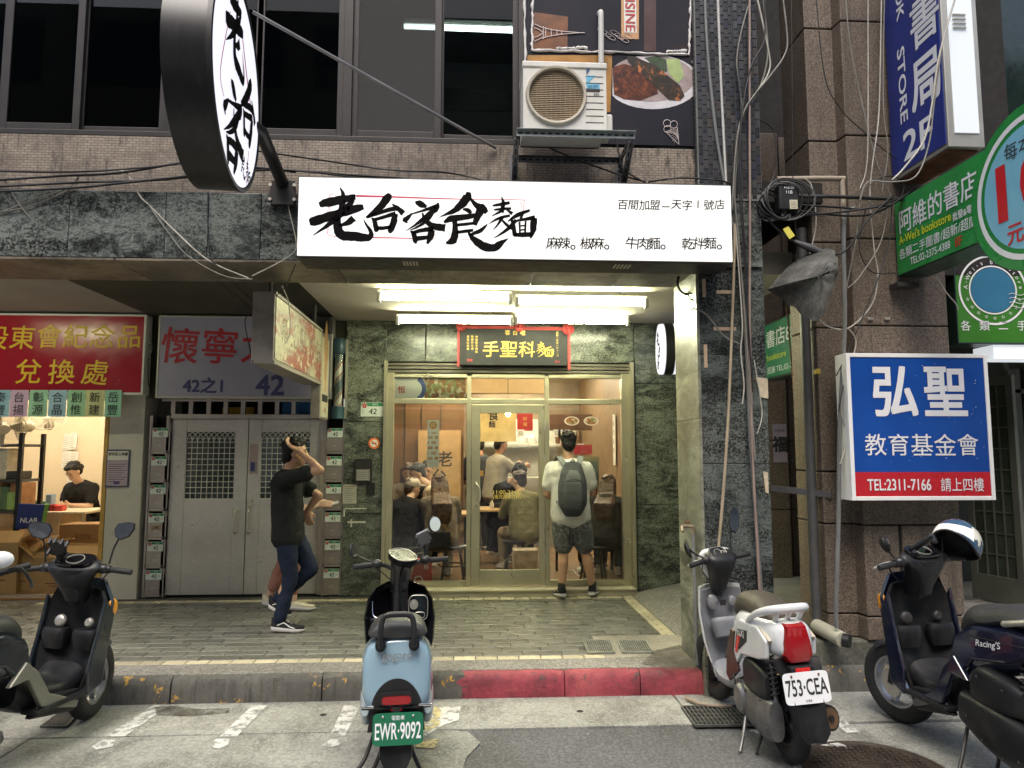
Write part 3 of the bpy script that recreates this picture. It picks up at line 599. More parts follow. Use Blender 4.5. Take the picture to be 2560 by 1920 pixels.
b.tube([(x0+.02, SY+.046, z1), ((x0+x1)/2, SY+.046, z1+.06), (x1-.02, SY+.046, z1)], .002, 4, 0); b.build('dish_picture', [M('kraft_board', (.55, .48, .3), .8), M('picture_grey', (.35, .37, .36), .5), m_whiteclean, m_food], None, 'cream board with a noodle dish photo hanging inside the right pane', 'picture')
# ================= noodle shop interior =================
IX0, IX1, IY = -1.15, 1.84, 12.4
m_wood = M('wall_wood', (.12, .06, .026), .5, 0, .25, 2.5); m_woodL = M('pale_wood', (.42, .27, .12), .5, 0, .18, 3); m_ifloor = M('shop_floor_tile', (.22, .13, .07), .4, 0, .2, 4)
m_icream = M('cream_wall', (.42, .34, .21), .8, 0, .06)
room = thing('shop_room', None, None, kind='structure')
MB().box(IX0, IX1, 7.74, IY, .16, .19).build('floor', m_ifloor, room); MB().box(IX0, IX1, 7.74, IY, 2.86, 2.9).build('ceiling', m_icream, room)
MB().box(IX0-.05, IX0, 7.74, IY, .16, 2.9).build('wall', m_wood, room); MB().box(IX1, IX1+.05, 7.74, IY, .16, 2.9).build('wall', M('right_wall', (.17, .1, .045), .6, 0, .15, 3), room)
MB().box(IX0, IX1, IY, IY+.05, .16, 2.9).build('wall', M('kitchen_wall', (.2, .15, .1), .6), room)
MB().box(IX0, XY(1345, 11, 1000), 9.6, 9.75, 2.42, 2.86).build('ceiling_beam', m_woodL, room)
MB().box(IX0, XY(1160, 11), 10.6, 10.66, .19, 2.42).build('partition', m_wood, room)
for p in (1010, 1052, 1100): MB().box(XY(p, 10.58), XY(p+2, 10.58), 10.585, 10.6, .19, 2.4).build('panel_joint', m_dark, room)
m_tubew = emit('shop_tube', (1, .88, .62), 58); m_tubei = emit('shop_tube_soft', (1, .84, .5), 26)
def ceiling_light(x, y, l, lab):
 t_ = thing('ceiling_tube_light', lab, 'lamp', (x, y, 2.86));
 MB().box(-l/2, l/2, -.06, .06, -.04, 0).build('housing', m_white, t_, bevel=.004); MB().tube([(-l/2+.04, -.025, -.06), (l/2-.04, -.025, -.06)], .018, 8).tube([(-l/2+.04, .025, -.06), (l/2-.04, .025, -.06)], .018, 8).build('tube', m_tubew, t_)
for x, y, l, lab in ((-.4, 8.5, 1.1, 'tube light on the shop ceiling above the front left table'), (1.05, 8.6, 1.1, 'tube light on the shop ceiling above the front right table'), (-.2, 10.1, 1.1, 'tube light on the shop ceiling in front of the partition'), (1.1, 10.4, 1.1, 'tube light on the shop ceiling near the menu board'), (.6, 11.8, 1.2, 'tube light on the shop ceiling over the kitchen')): ceiling_light(x, y, l, lab)
P = on_y(1270, 1035, 9.3); pl = thing('pendant_bulb', 'small round bulb hanging on a cord behind the shop door', 'lamp', P); MB().ball((0, 0, 0), .035).build('bulb', emit('bulb', (1, .85, .5), 15), pl, smooth=60); MB().tube([(0, 0, .03), (0, 0, 2.86-P.z)], .004, 6).build('cord', m_black, pl)
def board(name, p0, q0, p1, q1, Y, mat, lab, cat, texts=(), t_=.02, tm=m_ink):
 x0, x1, z0, z1 = rect(p0, q0, p1, q1, Y); b = MB(); b.box(x0, x1, Y, Y+t_, z0, z1, 0)
 for tx, u, v, h in texts: b.text(tx, (x0+(x1-x0)*u, Y-.003, z1-(z1-z0)*v), h=h*(z1-z0), mi=1, bold=.02)
 return b.build(name, [mat, tm], None, lab, cat)
board('wall_banner', 1045, 1076, 1152, 1246, 10.5, M('banner_tan', (.4, .26, .12), .7), 'tan banner with big brush characters on the wooden partition', 'banner', (('老', .62, .42, .22), ('台', .5, .68, .22), ('客', .42, .9, .2)))
board('noodle_banner', 1196, 1030, 1290, 1104, 9.9, M('banner_cream', (.62, .47, .2), .7), 'cream banner reading noodle characters hanging behind the shop door', 'banner', (('食', .4, .1, .36), ('麵', .36, .42, .22)))
board('red_banner', 1293, 1034, 1332, 1077, 10.2, flat('banner_red', (.4, .03, .03), .7), 'small red banner with gold characters behind the shop door', 'banner', (('好', .5, .3, .22), ('福', .5, .62, .22)), tm=flat('gold', (.6, .4, .1)))
board('red_counter_cloth', 1425, 1112, 1480, 1136, 10.4, flat('cloth_red', (.38, .03, .05), .7), 'red printed cloth hanging below the bottle shelf', 'banner')
b = MB(); x0, x1, z0, z1 = rect(1374, 1036, 1480, 1076, 10.3); b.box(x0, x1, 10.3, 10.33, z0, z1, 0)
for i in range(2): b.lathe([(0, 0), (.11, 0)], 20, Matrix.Translation((x0+.32+i*.28, 10.295, (z0+z1)/2+.02)) @ Matrix.Rotation(R_(90), 4, 'X') @ Matrix.Diagonal((1, .6, 1, 1)), 1); b.lathe([(0, 0), (.085, 0)], 20, Matrix.Translation((x0+.32+i*.28, 10.292, (z0+z1)/2+.02)) @ Matrix.Rotation(R_(90), 4, 'X') @ Matrix.Diagonal((1, .6, 1, 1)), 2)
b.build('menu_board', [M('menu_brown', (.12, .06, .03), .5), m_whiteclean, m_food], None, 'brown menu board with two bowl photos above the kitchen counter', 'menu')
cn = thing('kitchen_counter', 'pale kitchen counter with shelf at the back of the noodle shop', 'counter', (0, 0, 0))
MB().box(XY(1196, 11.3), IX1, 11.2, 11.8, .19, 1.25).build('base', m_alu, cn, bevel=.01); MB().box(XY(1196, 12), IX1, 11.9, 12.3, 1.75, 1.78).build('shelf', m_white, cn); MB().box(XY(1185, 12.3), IX1, 12.33, 12.36, 1.0, 2.2).build('splashback', M('white_tile', (.6, .6, .52), .3), cn)
for i, (p, h) in enumerate(((1285, .22), (1308, .16), (1330, .16), (1395, .26), (1412, .26), (1428, .24), (1446, .26), (1462, .22))):
 X = XY(p, 12.1); r = .09 if i < 3 else .045
 MB().lathe([(0, 0), (r*.8, 0), (r, h*.2), (r, h*.7), (r*.6, h*.85), (r*.55, h), (0, h)], 14, Matrix.Translation((X, 12.1, 1.78))).build('shelf_jar', [m_whiteclean, M('jar_brown', (.12, .06, .03), .3)][i > 2], None, ('white canister, %s of three on the kitchen shelf' % ('first', 'second', 'third')[i]) if i < 3 else 'brown sauce bottle, %s from the left in the row on the kitchen shelf' % ('', '', '', 'first', 'second', 'third', 'fourth', 'fifth')[i], 'canister' if i < 3 else 'bottle', None if i < 3 else 'sauce bottles on the kitchen shelf', smooth=40)
def scroll(p, q0, q1, y, lab, s):
 X = IX1-.02; b = MB(); z0, z1 = ZY(q1, y, 1520), ZY(q0, y, 1520); b.box(X-.01, X, y-.07, y+.07, z0, z1, 0)
 for i, ch in enumerate(s): b.text(ch, (X-.013, y, z1-.12-(z1-z0-.2)*i/len(s)), xd=(0, -1, 0), h=.075, mi=1)
 b.build('hanging_scroll', [m_paper, m_ink], None, lab, 'scroll')
scroll(1523, 1036, 1163, 9.2, 'nearer paper scroll on the right wall of the noodle shop', '鮮辣麵食'); scroll(1545, 1028, 1165, 8.55, 'farther left paper scroll on the right wall of the noodle shop', '老客手麵')
# tables and stools
def table(x, y, w, d, lab):
 t_ = thing('dining_table', lab, 'table', (x, y, .19)); MB().box(-w/2, w/2, -d/2, d/2, .69, .72).build('table_top', m_woodL, t_, bevel=.006)
 for sx in (-1, 1):
  for sy in (-1, 1): MB().box(sx*(w/2-.06)-.02, sx*(w/2-.06)+.02, sy*(d/2-.06)-.02, sy*(d/2-.06)+.02, 0, .69).build('leg', m_black, t_)
 return t_
def stool(x, y, lab, rz=0):
 t_ = thing('stool', lab, 'stool', (x, y, .19), rz, 'black stools in the noodle shop'); MB().lathe([(0, .36), (.15, .36), (.165, .375), (.165, .39), (.15, .4), (0, .4)], 20).build('seat', m_black, t_, smooth=40)
 for i in range(4):
  a = math.pi/4+i*math.pi/2; MB().tube([(math.cos(a)*.11, math.sin(a)*.11, .36), (math.cos(a)*.18, math.sin(a)*.18, 0)], .013, 6).build('leg', m_black, t_)
 b = MB(); b.tube([(math.cos(a)*.155, math.sin(a)*.155, .18) for a in [i*math.pi/8 for i in range(16)]], .008, 6, closed=True); b.build('foot_ring', m_black, t_)
 return t_
table(-.47, 8.86, .9, .6, 'wooden dining table behind the left shop pane'); table(.42, 9.55, .8, .6, 'wooden dining table behind the shop door'); table(1.38, 8.75, .8, .55, 'wooden dining table behind the right shop pane')
for i, (X, Y) in enumerate(((-.22, 8.3), (-.68, 8.3), (.52, 8.75), (1.36, 8.2))): stool(X, Y, ('black stool under the long-haired diner with a handbag', 'black stool under the diner in the pale cap', 'black stool under the diner in the olive shirt', 'black stool under the diner in the black top by the right pane')[i])
for i, (X, Y, s_) in enumerate(((-.55, 8.9, 0), (-.35, 8.78, 1), (.35, 9.5, 0), (1.4, 8.68, 1), (-.7, 8.75, 1))):
 MB().lathe([(0, .005), (.035, .005), (.06, .05), (.065, .062), (.058, .06), (.03, .02), (0, .015)], 18, Matrix.Translation((X, Y, .912))).build('noodle_bowl', [m_black, m_whiteclean][s_], None, ('black bowl in the middle of the left table', 'white bowl nearest the door on the left table', 'black bowl on the table behind the door', 'white bowl on the table behind the right pane', 'white bowl by the cap wearer on the left table')[i], 'bowl', smooth=40)
pb = thing('paper_bag', 'red paper carrier bag on the floor behind the left pane', 'bag', (XY(1058, 7.95), 7.95, .19)); MB().box(-.11, .11, -.05, .05, 0, .3).build('body', flat('bag_red', (.42, .06, .05), .6), pb, bevel=.004)
MB().tube(smooth_path([(-.06, -.052, .29), (-.04, -.053, .36), (.04, -.053, .36), (.06, -.052, .29)]), .004, 5).build('handle', m_paper, pb); MB().lathe([(.035, 0), (.05, 0)], 18, Matrix.Translation((-.03, -.053, .08)) @ Matrix.Rotation(R_(90), 4, 'X')).text('麵', (.05, -.053, .22), h=.05).build('print', m_paper, pb)
MB().box(-.14, .14, -.12, .12, 0, .33).build('floor_box', M('box_print', (.5, .43, .33), .7, 0, .4, 9), None, 'pale printed box on the floor under the olive shirt diner', 'box', bevel=.006, loc=(XY(1312, 8.45), 8.45, .19))
MB().tube(smooth_path([on_z(1418, 1432, .20), on_z(1432, 1425, .24), on_z(1445, 1438, .20), on_z(1470, 1450, .2), on_z(1500, 1448, .2)]), .008, 6).build('extension_lead', m_whiteclean, None, 'white extension lead lying on the floor behind the right pane', 'cord', smooth=60)
# ================= steel double door with mailboxes =================
DY = 7.64; sd = thing('double_door', 'brushed steel double door with latticed windows under the number 42 sign', 'door')
dx = lambda p: XY(p, DY, 1260); dzz = lambda q: ZY(q, DY, 610)
t = NT('scuffed_steel'); c = t.ramp(t.noise(1.3, 6, .6), [(.3, (.42, .40, .385)), (.7, (.56, .535, .515))]); s1 = t.ramp(t.noise(6, 10, .85, t.mapv((1, 1, 2.2)), 2.2), [(.535, 0), (.555, .85), (.575, 0)]); c = t.mix(s1, c, (.7, .66, .6)); t.col(c)
m_steeld = t.set(Roughness=t.ramp(t.noise(5, 8, .7), [(.3, .25), (.7, .48)]), Metallic=.4)
for p0, p1, q0, q1 in ((410, 421, 1040, 1488), (797, 808, 1040, 1488), (421, 797, 1036, 1047)):
 MB().box(dx(p0), dx(p1), DY-.03, DY+.08, dzz(q1), dzz(q0)).build('frame_bar', m_steel, sd, bevel=.004)
m_lat = M('lattice_metal', (.68, .66, .6), .4, .2); m_dglass = M('door_dark_glass', (.05, .065, .065), .08, 0, .8, 4)
def leaf_(p0, p1, wp0, wp1, hp):
 x0, x1, z0, z1 = dx(p0)+.002, dx(p1)-.002, FZ+.02, dzz(1048); wx0, wx1, wz0, wz1 = dx(wp0), dx(wp1), dzz(1247), dzz(1080)
 b = MB(); y0, y1 = DY, DY+.05
 b.box(x0, wx0, y0, y1, z0, z1); b.box(wx1, x1, y0, y1, z0, z1); b.box(wx0, wx1, y0+.003, y1, wz1, z1); b.box(wx0, wx1, y0+.003, y1, z0, wz0)
 lf = b.build('door_leaf', m_steeld, sd, bevel=.003)
 MB().box(wx0, wx1, y0+.03, y0+.035, wz0, wz1).build('pane', m_dglass, lf)
 g = MB(); nx = 9; r = .0042; yy = y0+.014; zt = wz1-.105; W = (wx1-wx0)/nx
 for i in range(nx+1): g.tube([(wx0+W*i, yy, wz0), (wx0+W*i, yy, zt)], r, 5)
 nz = 10
 for j in range(nz+1): g.tube([(wx0, yy-.004, wz0+(zt-wz0)*j/nz), (wx1, yy-.004, wz0+(zt-wz0)*j/nz)], r, 5)
 for i in range(0, nx):                            # pointed arches
  for sgn in (1, -1):
   pts = [(wx0+W*i if sgn > 0 else wx0+W*(i+1), zt)]
   xs_ = pts[0][0]; q = [(xs_+sgn*W*u, zt+.105*v) for u, v in ((0, 0), (.05, .35), (.4, .68), (1.0, .98))]
   q = [(min(max(a, wx0), wx1), c) for a, c in q]; g.tube(smooth_path([(a, yy, c) for a, c in q], 4), r, 5)
  if i % 1 == 0: g.tube(smooth_path([(wx0+W*i+.002, yy, zt), (wx0+W*(i+.15), yy, zt+.03), (wx0+W*(i+.5), yy, zt+.042), (wx0+W*(i+.85), yy, zt+.03), (wx0+W*(i+1)-.002, yy, zt)], 3), r*.8, 5)
 g.build('lattice', m_lat, lf, smooth=60, kind='stuff')
 z0h, z1h = dzz(1332), dzz(1275); X = dx(hp); h = MB(); h.tube(smooth_path([(X, y0-.002, z1h), (X, y0-.05, z1h-.01), (X, y0-.055, (z0h+z1h)/2), (X, y0-.05, z0h+.01), (X, y0-.002, z0h)]), .011, 8); h.lathe([(0, 0), (.02, 0), (.02, .008), (0, .008)], 12, Matrix.Translation((X, y0, z1h)) @ Matrix.Rotation(R_(90), 4, 'X')); h.lathe([(0, 0), (.02, 0), (.02, .008), (0, .008)], 12, Matrix.Translation((X, y0, z0h)) @ Matrix.Rotation(R_(90), 4, 'X')); h.build('handle', m_alu, lf, smooth=50)
 return lf
l1 = leaf_(421, 615, 459, 582, 592); l2 = leaf_(616, 797, 648, 771, 625)
for q, r in ((1252, .022), (1262, .03)): MB().lathe([(0, .02), (r*.5, .02), (r, .012), (r, 0)], 16, Matrix.Translation((dx(627), DY, dzz(q))) @ Matrix.Rotation(R_(90), 4, 'X')).build('lock', m_alu, l2, smooth=40)
x0, x1, z0, z1 = rect(624, 1110, 645, 1185, DY); MB().box(x0, x1, DY-.003, DY+.001, z0, z1, 0).box(x0+.01, x1-.01, DY-.004, DY-.003, z0+.02, z0+.13, 1).box(x0+.015, x1-.03, DY-.0045, DY-.004, z0+.03, z0+.12, 2).build('notice', [M('faded_pink', (.35, .27, .27), .7), m_grey, flat('indigo', (.04, .04, .18))], l2)
# transom with upright bars, things stored behind it
for p in (417, 462, 507, 550, 594, 637, 680, 722): MB().box(dx(p), dx(p)+.045, DY-.01, DY+.03, dzz(1036), dzz(1004)).build('transom_bar', m_steel, sd, bevel=.003)
MB().box(dx(395), dx(808), DY-.02, DY+.05, dzz(1004), dzz(997)).build('frame_bar', m_steel, sd)
MB().box(dx(380), dx(815), 8.3, 8.35, 2.0, 2.9).build('transom_backing', m_joint, sd)
for (p0, p1, q0, mat, lab, y) in ((556, 634, 1018, flat('yellow_board', (.55, .33, .02), .6), 'yellow board stored behind the bars over the double door', 7.85), (705, 808, 1005, flat('blue_board', (.03, .2, .5), .5), 'bright blue panel stored behind the bars over the double door', 7.85)):
 x0, x1, z0, z1 = rect(p0, q0, p1, 1040, y); MB().box(x0, x1, y, y+.05, z0, z1).build('stored_panel', mat, None, lab, 'panel')
# mailboxes
t = NT('plate_white'); m_pw = flat('plate_white', (.62, .68, .63), .5); m_pg = flat('plate_green', (.02, .2, .09), .5); m_pr = flat('plate_red', (.45, .06, .06), .5)
def plate42(b, cx, cz, y, w=.16, h=.1, sub='', big='42'):
 b.box(cx-w/2, cx+w/2, y-.004, y, cz-h/2, cz+h/2, 0); b.box(cx-w/2+.003, cx+w/2-.003, y-.0052, y-.004, cz+h*.22, cz+h/2-.003, 1)
 b.text('懷寧街', (cx+w*.14, y-.0062, cz+h*.355), h=h*.13, mi=0); b.text(big, (cx+w*.04, y-.0055, cz-h*.14), h=h*.4, mi=2, bold=.015, shear=.12)
 if sub: b.text(sub, (cx+w*.36, y-.0055, cz-h*.12), h=h*.13, mi=2)
 for i in range(5):
  a = R_(90+72*i); b.lathe([(0, 0), (h*.085, 0)], 8, Matrix.Translation((cx-w*.34+math.cos(a)*h*.11, y-.0068, cz+h*.26+math.sin(a)*h*.11)) @ Matrix.Rotation(R_(90), 4, 'X'), 3)
 b.lathe([(0, 0), (h*.2, 0)], 16, Matrix.Translation((cx-w*.34, y-.0064, cz+h*.26)) @ Matrix.Rotation(R_(90), 4, 'X'), 0)
PM = [m_pw, m_pg, m_ink, m_pr]; ordn = ('topmost', 'second from the top', 'third from the top', 'fourth from the top', 'fifth from the top', 'lowest')
for side, (pc, lab) in enumerate(((396, 'left'), (834, 'right'))):
 for i in range(6):
  q = 1077 + 70.4*i; cx = dx(pc); cz = dzz(q); y = DY-.03
  mb = thing('mailbox', '%s steel mailbox in the column %s of the double door' % (ordn[i], lab), 'mailbox', (cx, y, cz-.05), 0, 'steel mailboxes beside the double door')
  w, z0, z1 = .2, -.2, .085
  b = MB(); b.box(-w/2, w/2, 0, .12, -.165, .045); b.box(-w/2-.0, -w/2+.012, -.004, .12, -.19, .13); b.box(w/2-.012, w/2, -.004, .12, -.19, .13); b.box(-w/2+.012, w/2-.012, 0, .12, -.19, -.167); b.build('body', m_steel, mb, bevel=.003)
  MB().box(-w/2+.012, w/2-.012, .05, .06, .045, .1).build('slot', m_joint, mb)
  b = MB(); plate42(b, .0 if i % 2 else .004, .03, -.004, .155, .092, '之%d' % (i+1+6*side)); b.build('number_plate', PM, mb)
  MB().box(-.02, .02, -.006, 0, -.11, -.1).build('latch', m_alu, mb)
  if i == 3 and side == 0: MB().box(-.06, .05, -.003, -.0005, -.09, -.045, 0).text('口琴', (-.005, -.004, -.067), h=.03, mi=1).build('name_tape', [M('kraft', (.35, .26, .17), .8), m_ink], mb)
for p0, p1 in ((368, 376), (416, 421), (808, 814), (854, 862)): MB().box(dx(p0), dx(p1), DY-.03, DY+.07, FZ, dzz(1040)).build('mailbox_post', m_steel, sd, bevel=.003)
MB().box(dx(368), dx(862), DY+.1, DY+.12, FZ, dzz(1040)).build('backing', m_joint, sd)
# ================= brush lettering (strokes: x, y, width; drawn units, y down) =================
G5 = {
'老': [[(548,285,34),(600,268,60),(700,248,58),(825,222,40)], [(706,150,6),(730,200,26),(728,260,44),(716,340,44)], [(472,418,40),(520,405,66),(650,365,58),(780,325,62),(888,300,36)], [(822,205,16),(790,270,36),(720,345,48),(640,420,36),(560,478,18),(498,520,4)], [(690,380,40),(688,450,62),(720,515,66),(820,525,66),(925,535,48),(945,495,30),(905,430,14),(888,392,4)], [(812,385,46),(770,420,40),(700,446,16)]],
'台': [[(1092,200,28),(1075,225,54),(1030,285,50),(970,340,38),(905,382,10)], [(915,380,18),(1010,345,26),(1100,318,30),(1150,312,30)], [(1108,278,10),(1150,310,30),(1195,350,42)], [(950,385,10),(972,410,32),(985,470,36),(990,492,20)], [(965,402,24),(1060,372,26),(1135,352,36)], [(1130,352,40),(1118,420,46),(1095,480,40),(1088,502,12)], [(985,462,30),(1040,462,26),(1100,452,26)]],
'客': [[(1284,262,12),(1320,275,46),(1372,300,20)], [(1250,356,10),(1350,326,18),(1446,296,30)], [(1262,348,10),(1220,390,34),(1200,400,26),(1226,422,10)], [(1462,268,12),(1445,310,42),(1400,350,36),(1330,405,28),(1270,448,14),(1208,486,3)], [(1340,345,10),(1360,400,30),(1420,445,44),(1515,462,54)], [(1432,330,16),(1380,400,24),(1300,455,16),(1240,480,4)], [(1246,490,10),(1268,500,30),(1290,560,40),(1300,570,20)], [(1265,500,22),(1340,478,28),(1425,470,36)], [(1415,475,42),(1400,530,44),(1376,584,14)], [(1290,545,34),(1390,532,28)]],
'食': [[(1672,198,22),(1690,212,54),(1655,265,58),(1590,325,40),(1530,352,20),(1465,382,3)], [(1705,230,16),(1750,285,34),(1800,310,54),(1834,345,30)], [(1650,318,12),(1690,325,32),(1712,350,20)], [(1505,418,18),(1560,392,46),(1660,378,40),(1770,362,30)], [(1585,400,34),(1592,480,42),(1575,555,54),(1520,578,14)], [(1790,320,60),(1760,380,48),(1740,440,30)], [(1600,440,22),(1740,424,22)], [(1600,496,24),(1730,478,22)], [(1690,490,12),(1740,555,44),(1820,605,58),(1890,612,54),(1940,580,40),(1998,542,4)], [(1838,432,8),(1790,478,28),(1730,505,22),(1690,515,8)]],
'麵': [[(1946,220,4),(1960,270,26),(1950,345,26)], [(1878,290,12),(1940,280,24),(2010,268,20)], [(1888,322,12),(1950,316,20),(2022,312,16)], [(1868,372,4),(1930,340,18),(1965,322,16)], [(1985,318,12),(2030,352,26)], [(1845,432,3),(1920,390,20),(2012,365,18)], [(1955,380,22),(1915,440,14),(1880,478,4)], [(1950,400,14),(2000,450,22),(2030,470,14)], [(2060,400,26),(2000,465,26),(1930,515,14),(1885,540,3)], [(1995,412,8),(2070,362,30),(2165,325,18)], [(2115,345,18),(2090,392,14)], [(2020,392,12),(2036,430,28),(2050,520,30)], [(2030,412,16),(2110,398,20),(2205,382,34)], [(2195,385,44),(2190,470,44),(2170,542,10)], [(2040,515,28),(2180,512,36)], [(2085,415,14),(2088,500,14)], [(2132,408,14),(2128,500,14)], [(2085,447,11),(2130,442,11)], [(2088,478,11),(2128,474,11)]],
}
GB = {'老': (470, 150, 950, 550), '台': (905, 190, 1200, 510), '客': (1195, 255, 1520, 585), '食': (1460, 195, 2000, 625), '麵': (1845, 218, 2215, 545)}
m_bink = M('brush_ink', (.004, .0035, .0035), .8, var=.1, spec=.1); m_signred = flat('sign_line_red', (.55, .06, .12), .6)
m_lit = emit('lit_sign_face', (1, .97, .93), .5, (.5, .49, .47)); m_lit2 = emit('lit_round_face', (.9, .9, 1), .5, (.45, .45, .5))
# ---- long white sign over the shop ----
LY = 4.55
x0, x1, z0, z1 = -1.13, 1.705, 2.875, 3.388
ms = thing('shop_sign', 'long white lit box sign with five big black brush characters', 'sign', (0, LY, 0))
MB().box(x0, x1, .012, .3, z0-.012, z1+.012).build('housing', m_dark, ms, bevel=.004)
fc = MB().box(x0+.006, x1-.006, 0, .012, z0, z1).build('face', m_lit, ms)
fmap = lambda cx, cy: on_y(620+cx/3.072, 420+cy/3.072, LY) + V((0, -LY-.003, 0))
for ch in '老台客食麵': MB().strokes(G5[ch], fmap).build('brush_character', m_bink, fc, label='brush character ' + {'老': 'first', '台': 'second', '客': 'third', '食': 'fourth', '麵': 'fifth'}[ch] + ' from the left')
b = MB()
for pts in ([(690,218,3),(640,205,4),(622,235,4),(608,480,4),(640,520,4),(710,528,5)], [(830,215,16),(1100,222,12),(1500,236,8),(1780,242,5),(2100,246,5),(2118,262,4),(2105,400,4)], [(950,535,9),(1150,538,8),(1400,545,4),(1560,545,3)], [(1640,550,3),(1760,545,3)], [(640,215,3),(628,300,3),(616,500,3)], [(2090,258,4),(2108,300,4)]):
 b.strokes([pts], lambda x, y: fmap(x, y) + V((0, .0015, 0)))
b.build('red_frame_line', m_signred, fc)
def lettering(parent, s, p0, p1, q, Y, hpx, mat, name='character', bold=.012, dy=.003, shear=0, jit=.0):
 n = len(s); rg = random.Random(len(s))
 for i, ch in enumerate(s):
  if ch == ' ': continue
  b = MB(); P = on_y(p0+(p1-p0)*(i+.5)/n, q + (rg.uniform(-jit, jit) if jit else 0), Y); hh = hpx*Y/FPX
  if ch == '。': b.lathe([(hh*.12, 0), (hh*.22, 0)], 12, Matrix.Translation((P.x-hh*.2, -dy, P.z-hh*.35)) @ Matrix.Rotation(R_(90), 4, 'X'))
  elif ch == '_': b.box(P.x-hh*.4, P.x+hh*.4, -dy, -dy+.001, P.z-hh*.25, P.z-hh*.15)
  else:
   a = R_(rg.uniform(-4, 4)) if jit else 0; b.text(ch, (P.x, -dy, P.z), (math.cos(a), 0, math.sin(a)), (-math.sin(a), 0, math.cos(a)), size=hh*1.08, bold=bold, shear=shear)
  b.build(name, mat, parent)
lettering(fc, '百間加盟_天字1號店', 1543, 1812, 512, LY, 27, m_bink, bold=.012, shear=.1, jit=1.5)
lettering(fc, '麻辣。椒麻。 牛肉麵。 乾拌麵。', 1368, 1818, 608, LY, 32, m_bink, bold=.012, shear=.08, jit=1.5)
for p in (1010, 1018, 1026, 1034, 1042, 1537, 1546, 1555, 1564, 1573): X = XY(p, LY+.1, 660); MB().box(X-.006, X+.006, .06, .16, z0-.0155, z0-.0135).build('vent_slot', m_alu, ms)
# ---- big round projecting sign ----
RC = V((-1.26, 3.75, 1.62)); zc = on_y(585, 215, 3.75).z; RC.z = zc; RR = .545
ang = R_(5); nx_ = V((math.cos(ang), math.sin(ang), 0)).normalized(); ny_ = V((-nx_.y, nx_.x, 0))   # face normal points to +X
rs = thing('round_sign', 'big round projecting sign with white lit face and black drum, lettered with brush characters', 'sign', RC)
MR = Matrix(((ny_.x, 0, nx_.x, 0), (ny_.y, 0, nx_.y, 0), (0, 1, 0, 0), (0, 0, 0, 1)))   # local x -> along disc, y -> up, z -> outward (right)
t = NT('black_streaked_drum'); c = t.ramp(t.noise(4, 8, .7, t.mapv((6, 6, .6))), [(.35, (.008, .008, .009)), (.62, (.016, .016, .018)), (.8, (.06, .06, .065))]); t.col(c); m_drum = t.set(Roughness=.35)
MB().lathe([(0, -.23), (RR-.03, -.23), (RR, -.22), (RR, -.01), (RR, 0), (RR-.012, .004), (RR-.02, -.006)], 72, MR).build('drum', m_drum, rs, smooth=40)
fr = MB().lathe([(0, -.004), (RR-.02, -.004)], 72, MR).build('face', m_lit2, rs)
MB().lathe([(0, -.2305), (RR-.035, -.2305)], 72, MR).build('back_face', m_lit2, rs)
def rmap(u, v, d=.001): return MR @ V((u, v, d))
def glyph(b, ch, cx, cy, w, h, mp):
 x0, y0, x1, y1 = GB[ch]; b.strokes(G5[ch], lambda x, y: mp(cx+((x-x0)/(x1-x0)-.5)*w, cy-((y-y0)/(y1-y0)-.5)*h))
for ch, cx, cy, w, h in (('老', -.10, .27, .42, .42), ('台', .24, -.02, .36, .42), ('客', -.06, -.27, .44, .46)):
 b = MB(); glyph(b, ch, cx, cy, w, h, rmap); b.build('brush_character', m_bink, fr)
b = MB(); glyph(b, '食', .17, -.36, .13, .15, rmap); b.build('brush_character', m_bink, fr); b = MB(); glyph(b, '麵', .29, -.37, .13, .15, rmap); b.build('brush_character', m_bink, fr)
for p in ([(.02, .33, .014), (.2, .12, .02), (.36, -.02, .008)], [(-.22, .28, .008), (-.36, -.1, .01), (-.28, -.2, .008)], [(.28, -.24, .01), (.26, -.45, .006)]): MB().strokes([[(x*1000, y*1000, w*1000) for x, y, w in p]], lambda x, y: rmap(x/1000, y/1000, .0004)).build('red_frame_line', m_signred, fr)
MB().lathe([(RR-.021, 0), (RR-.012, .006), (RR+.004, .003), (RR+.004, -.02)], 72, MR).build('rim', m_black, rs, smooth=30)
# pole, plate, stay
A1 = on_y(652, 330, 4.32); A2 = on_y(708, 462, 4.82)
arm = thing('sign_bracket', 'black pipe arm and wall plate carrying the round sign', 'bracket'); MB().tube([A1+V((-.12, -.25, .03)), A1, A2], .042, 14).build('arm', m_drum, arm, smooth=50)
b = MB(); xx0, xx1, zz0, zz1 = rect(680, 455, 738, 515, 4.83); b.box(xx0, xx1, 4.80, 4.848, zz0, zz1); b.build('wall_plate', m_dark, arm, bevel=.004)
b = MB(); b.prism([A2+V((-.1, -.02, -.12)), A2+V((.1, -.02, -.12)), A2+V((.06, -.03, .02)), A2+V((-.06, -.03, .02))], (0, .03, 0)); b.build('gusset', m_dark, arm)
for dx_, dz_ in ((-.08, .05), (.08, .05), (-.08, -.05), (.08, -.05)): MB().lathe([(0, .012), (.012, .012), (.012, 0)], 6, Matrix.Translation(((xx0+xx1)/2+dx_, 4.8, (zz0+zz1)/2+dz_)) @ Matrix.Rotation(R_(90), 4, 'X')).build('bolt', m_alu, arm)
S1 = on_y(632, 30, 3.95); S2 = on_y(1240, 370, 4.88)
MB().tube([S1, S2], .011, 8).build('sign_stay', M('stay_steel', (.3, .29, .28), .4, .8), None, 'thin steel stay running from the round sign to the mosaic wall', 'rod', smooth=60)
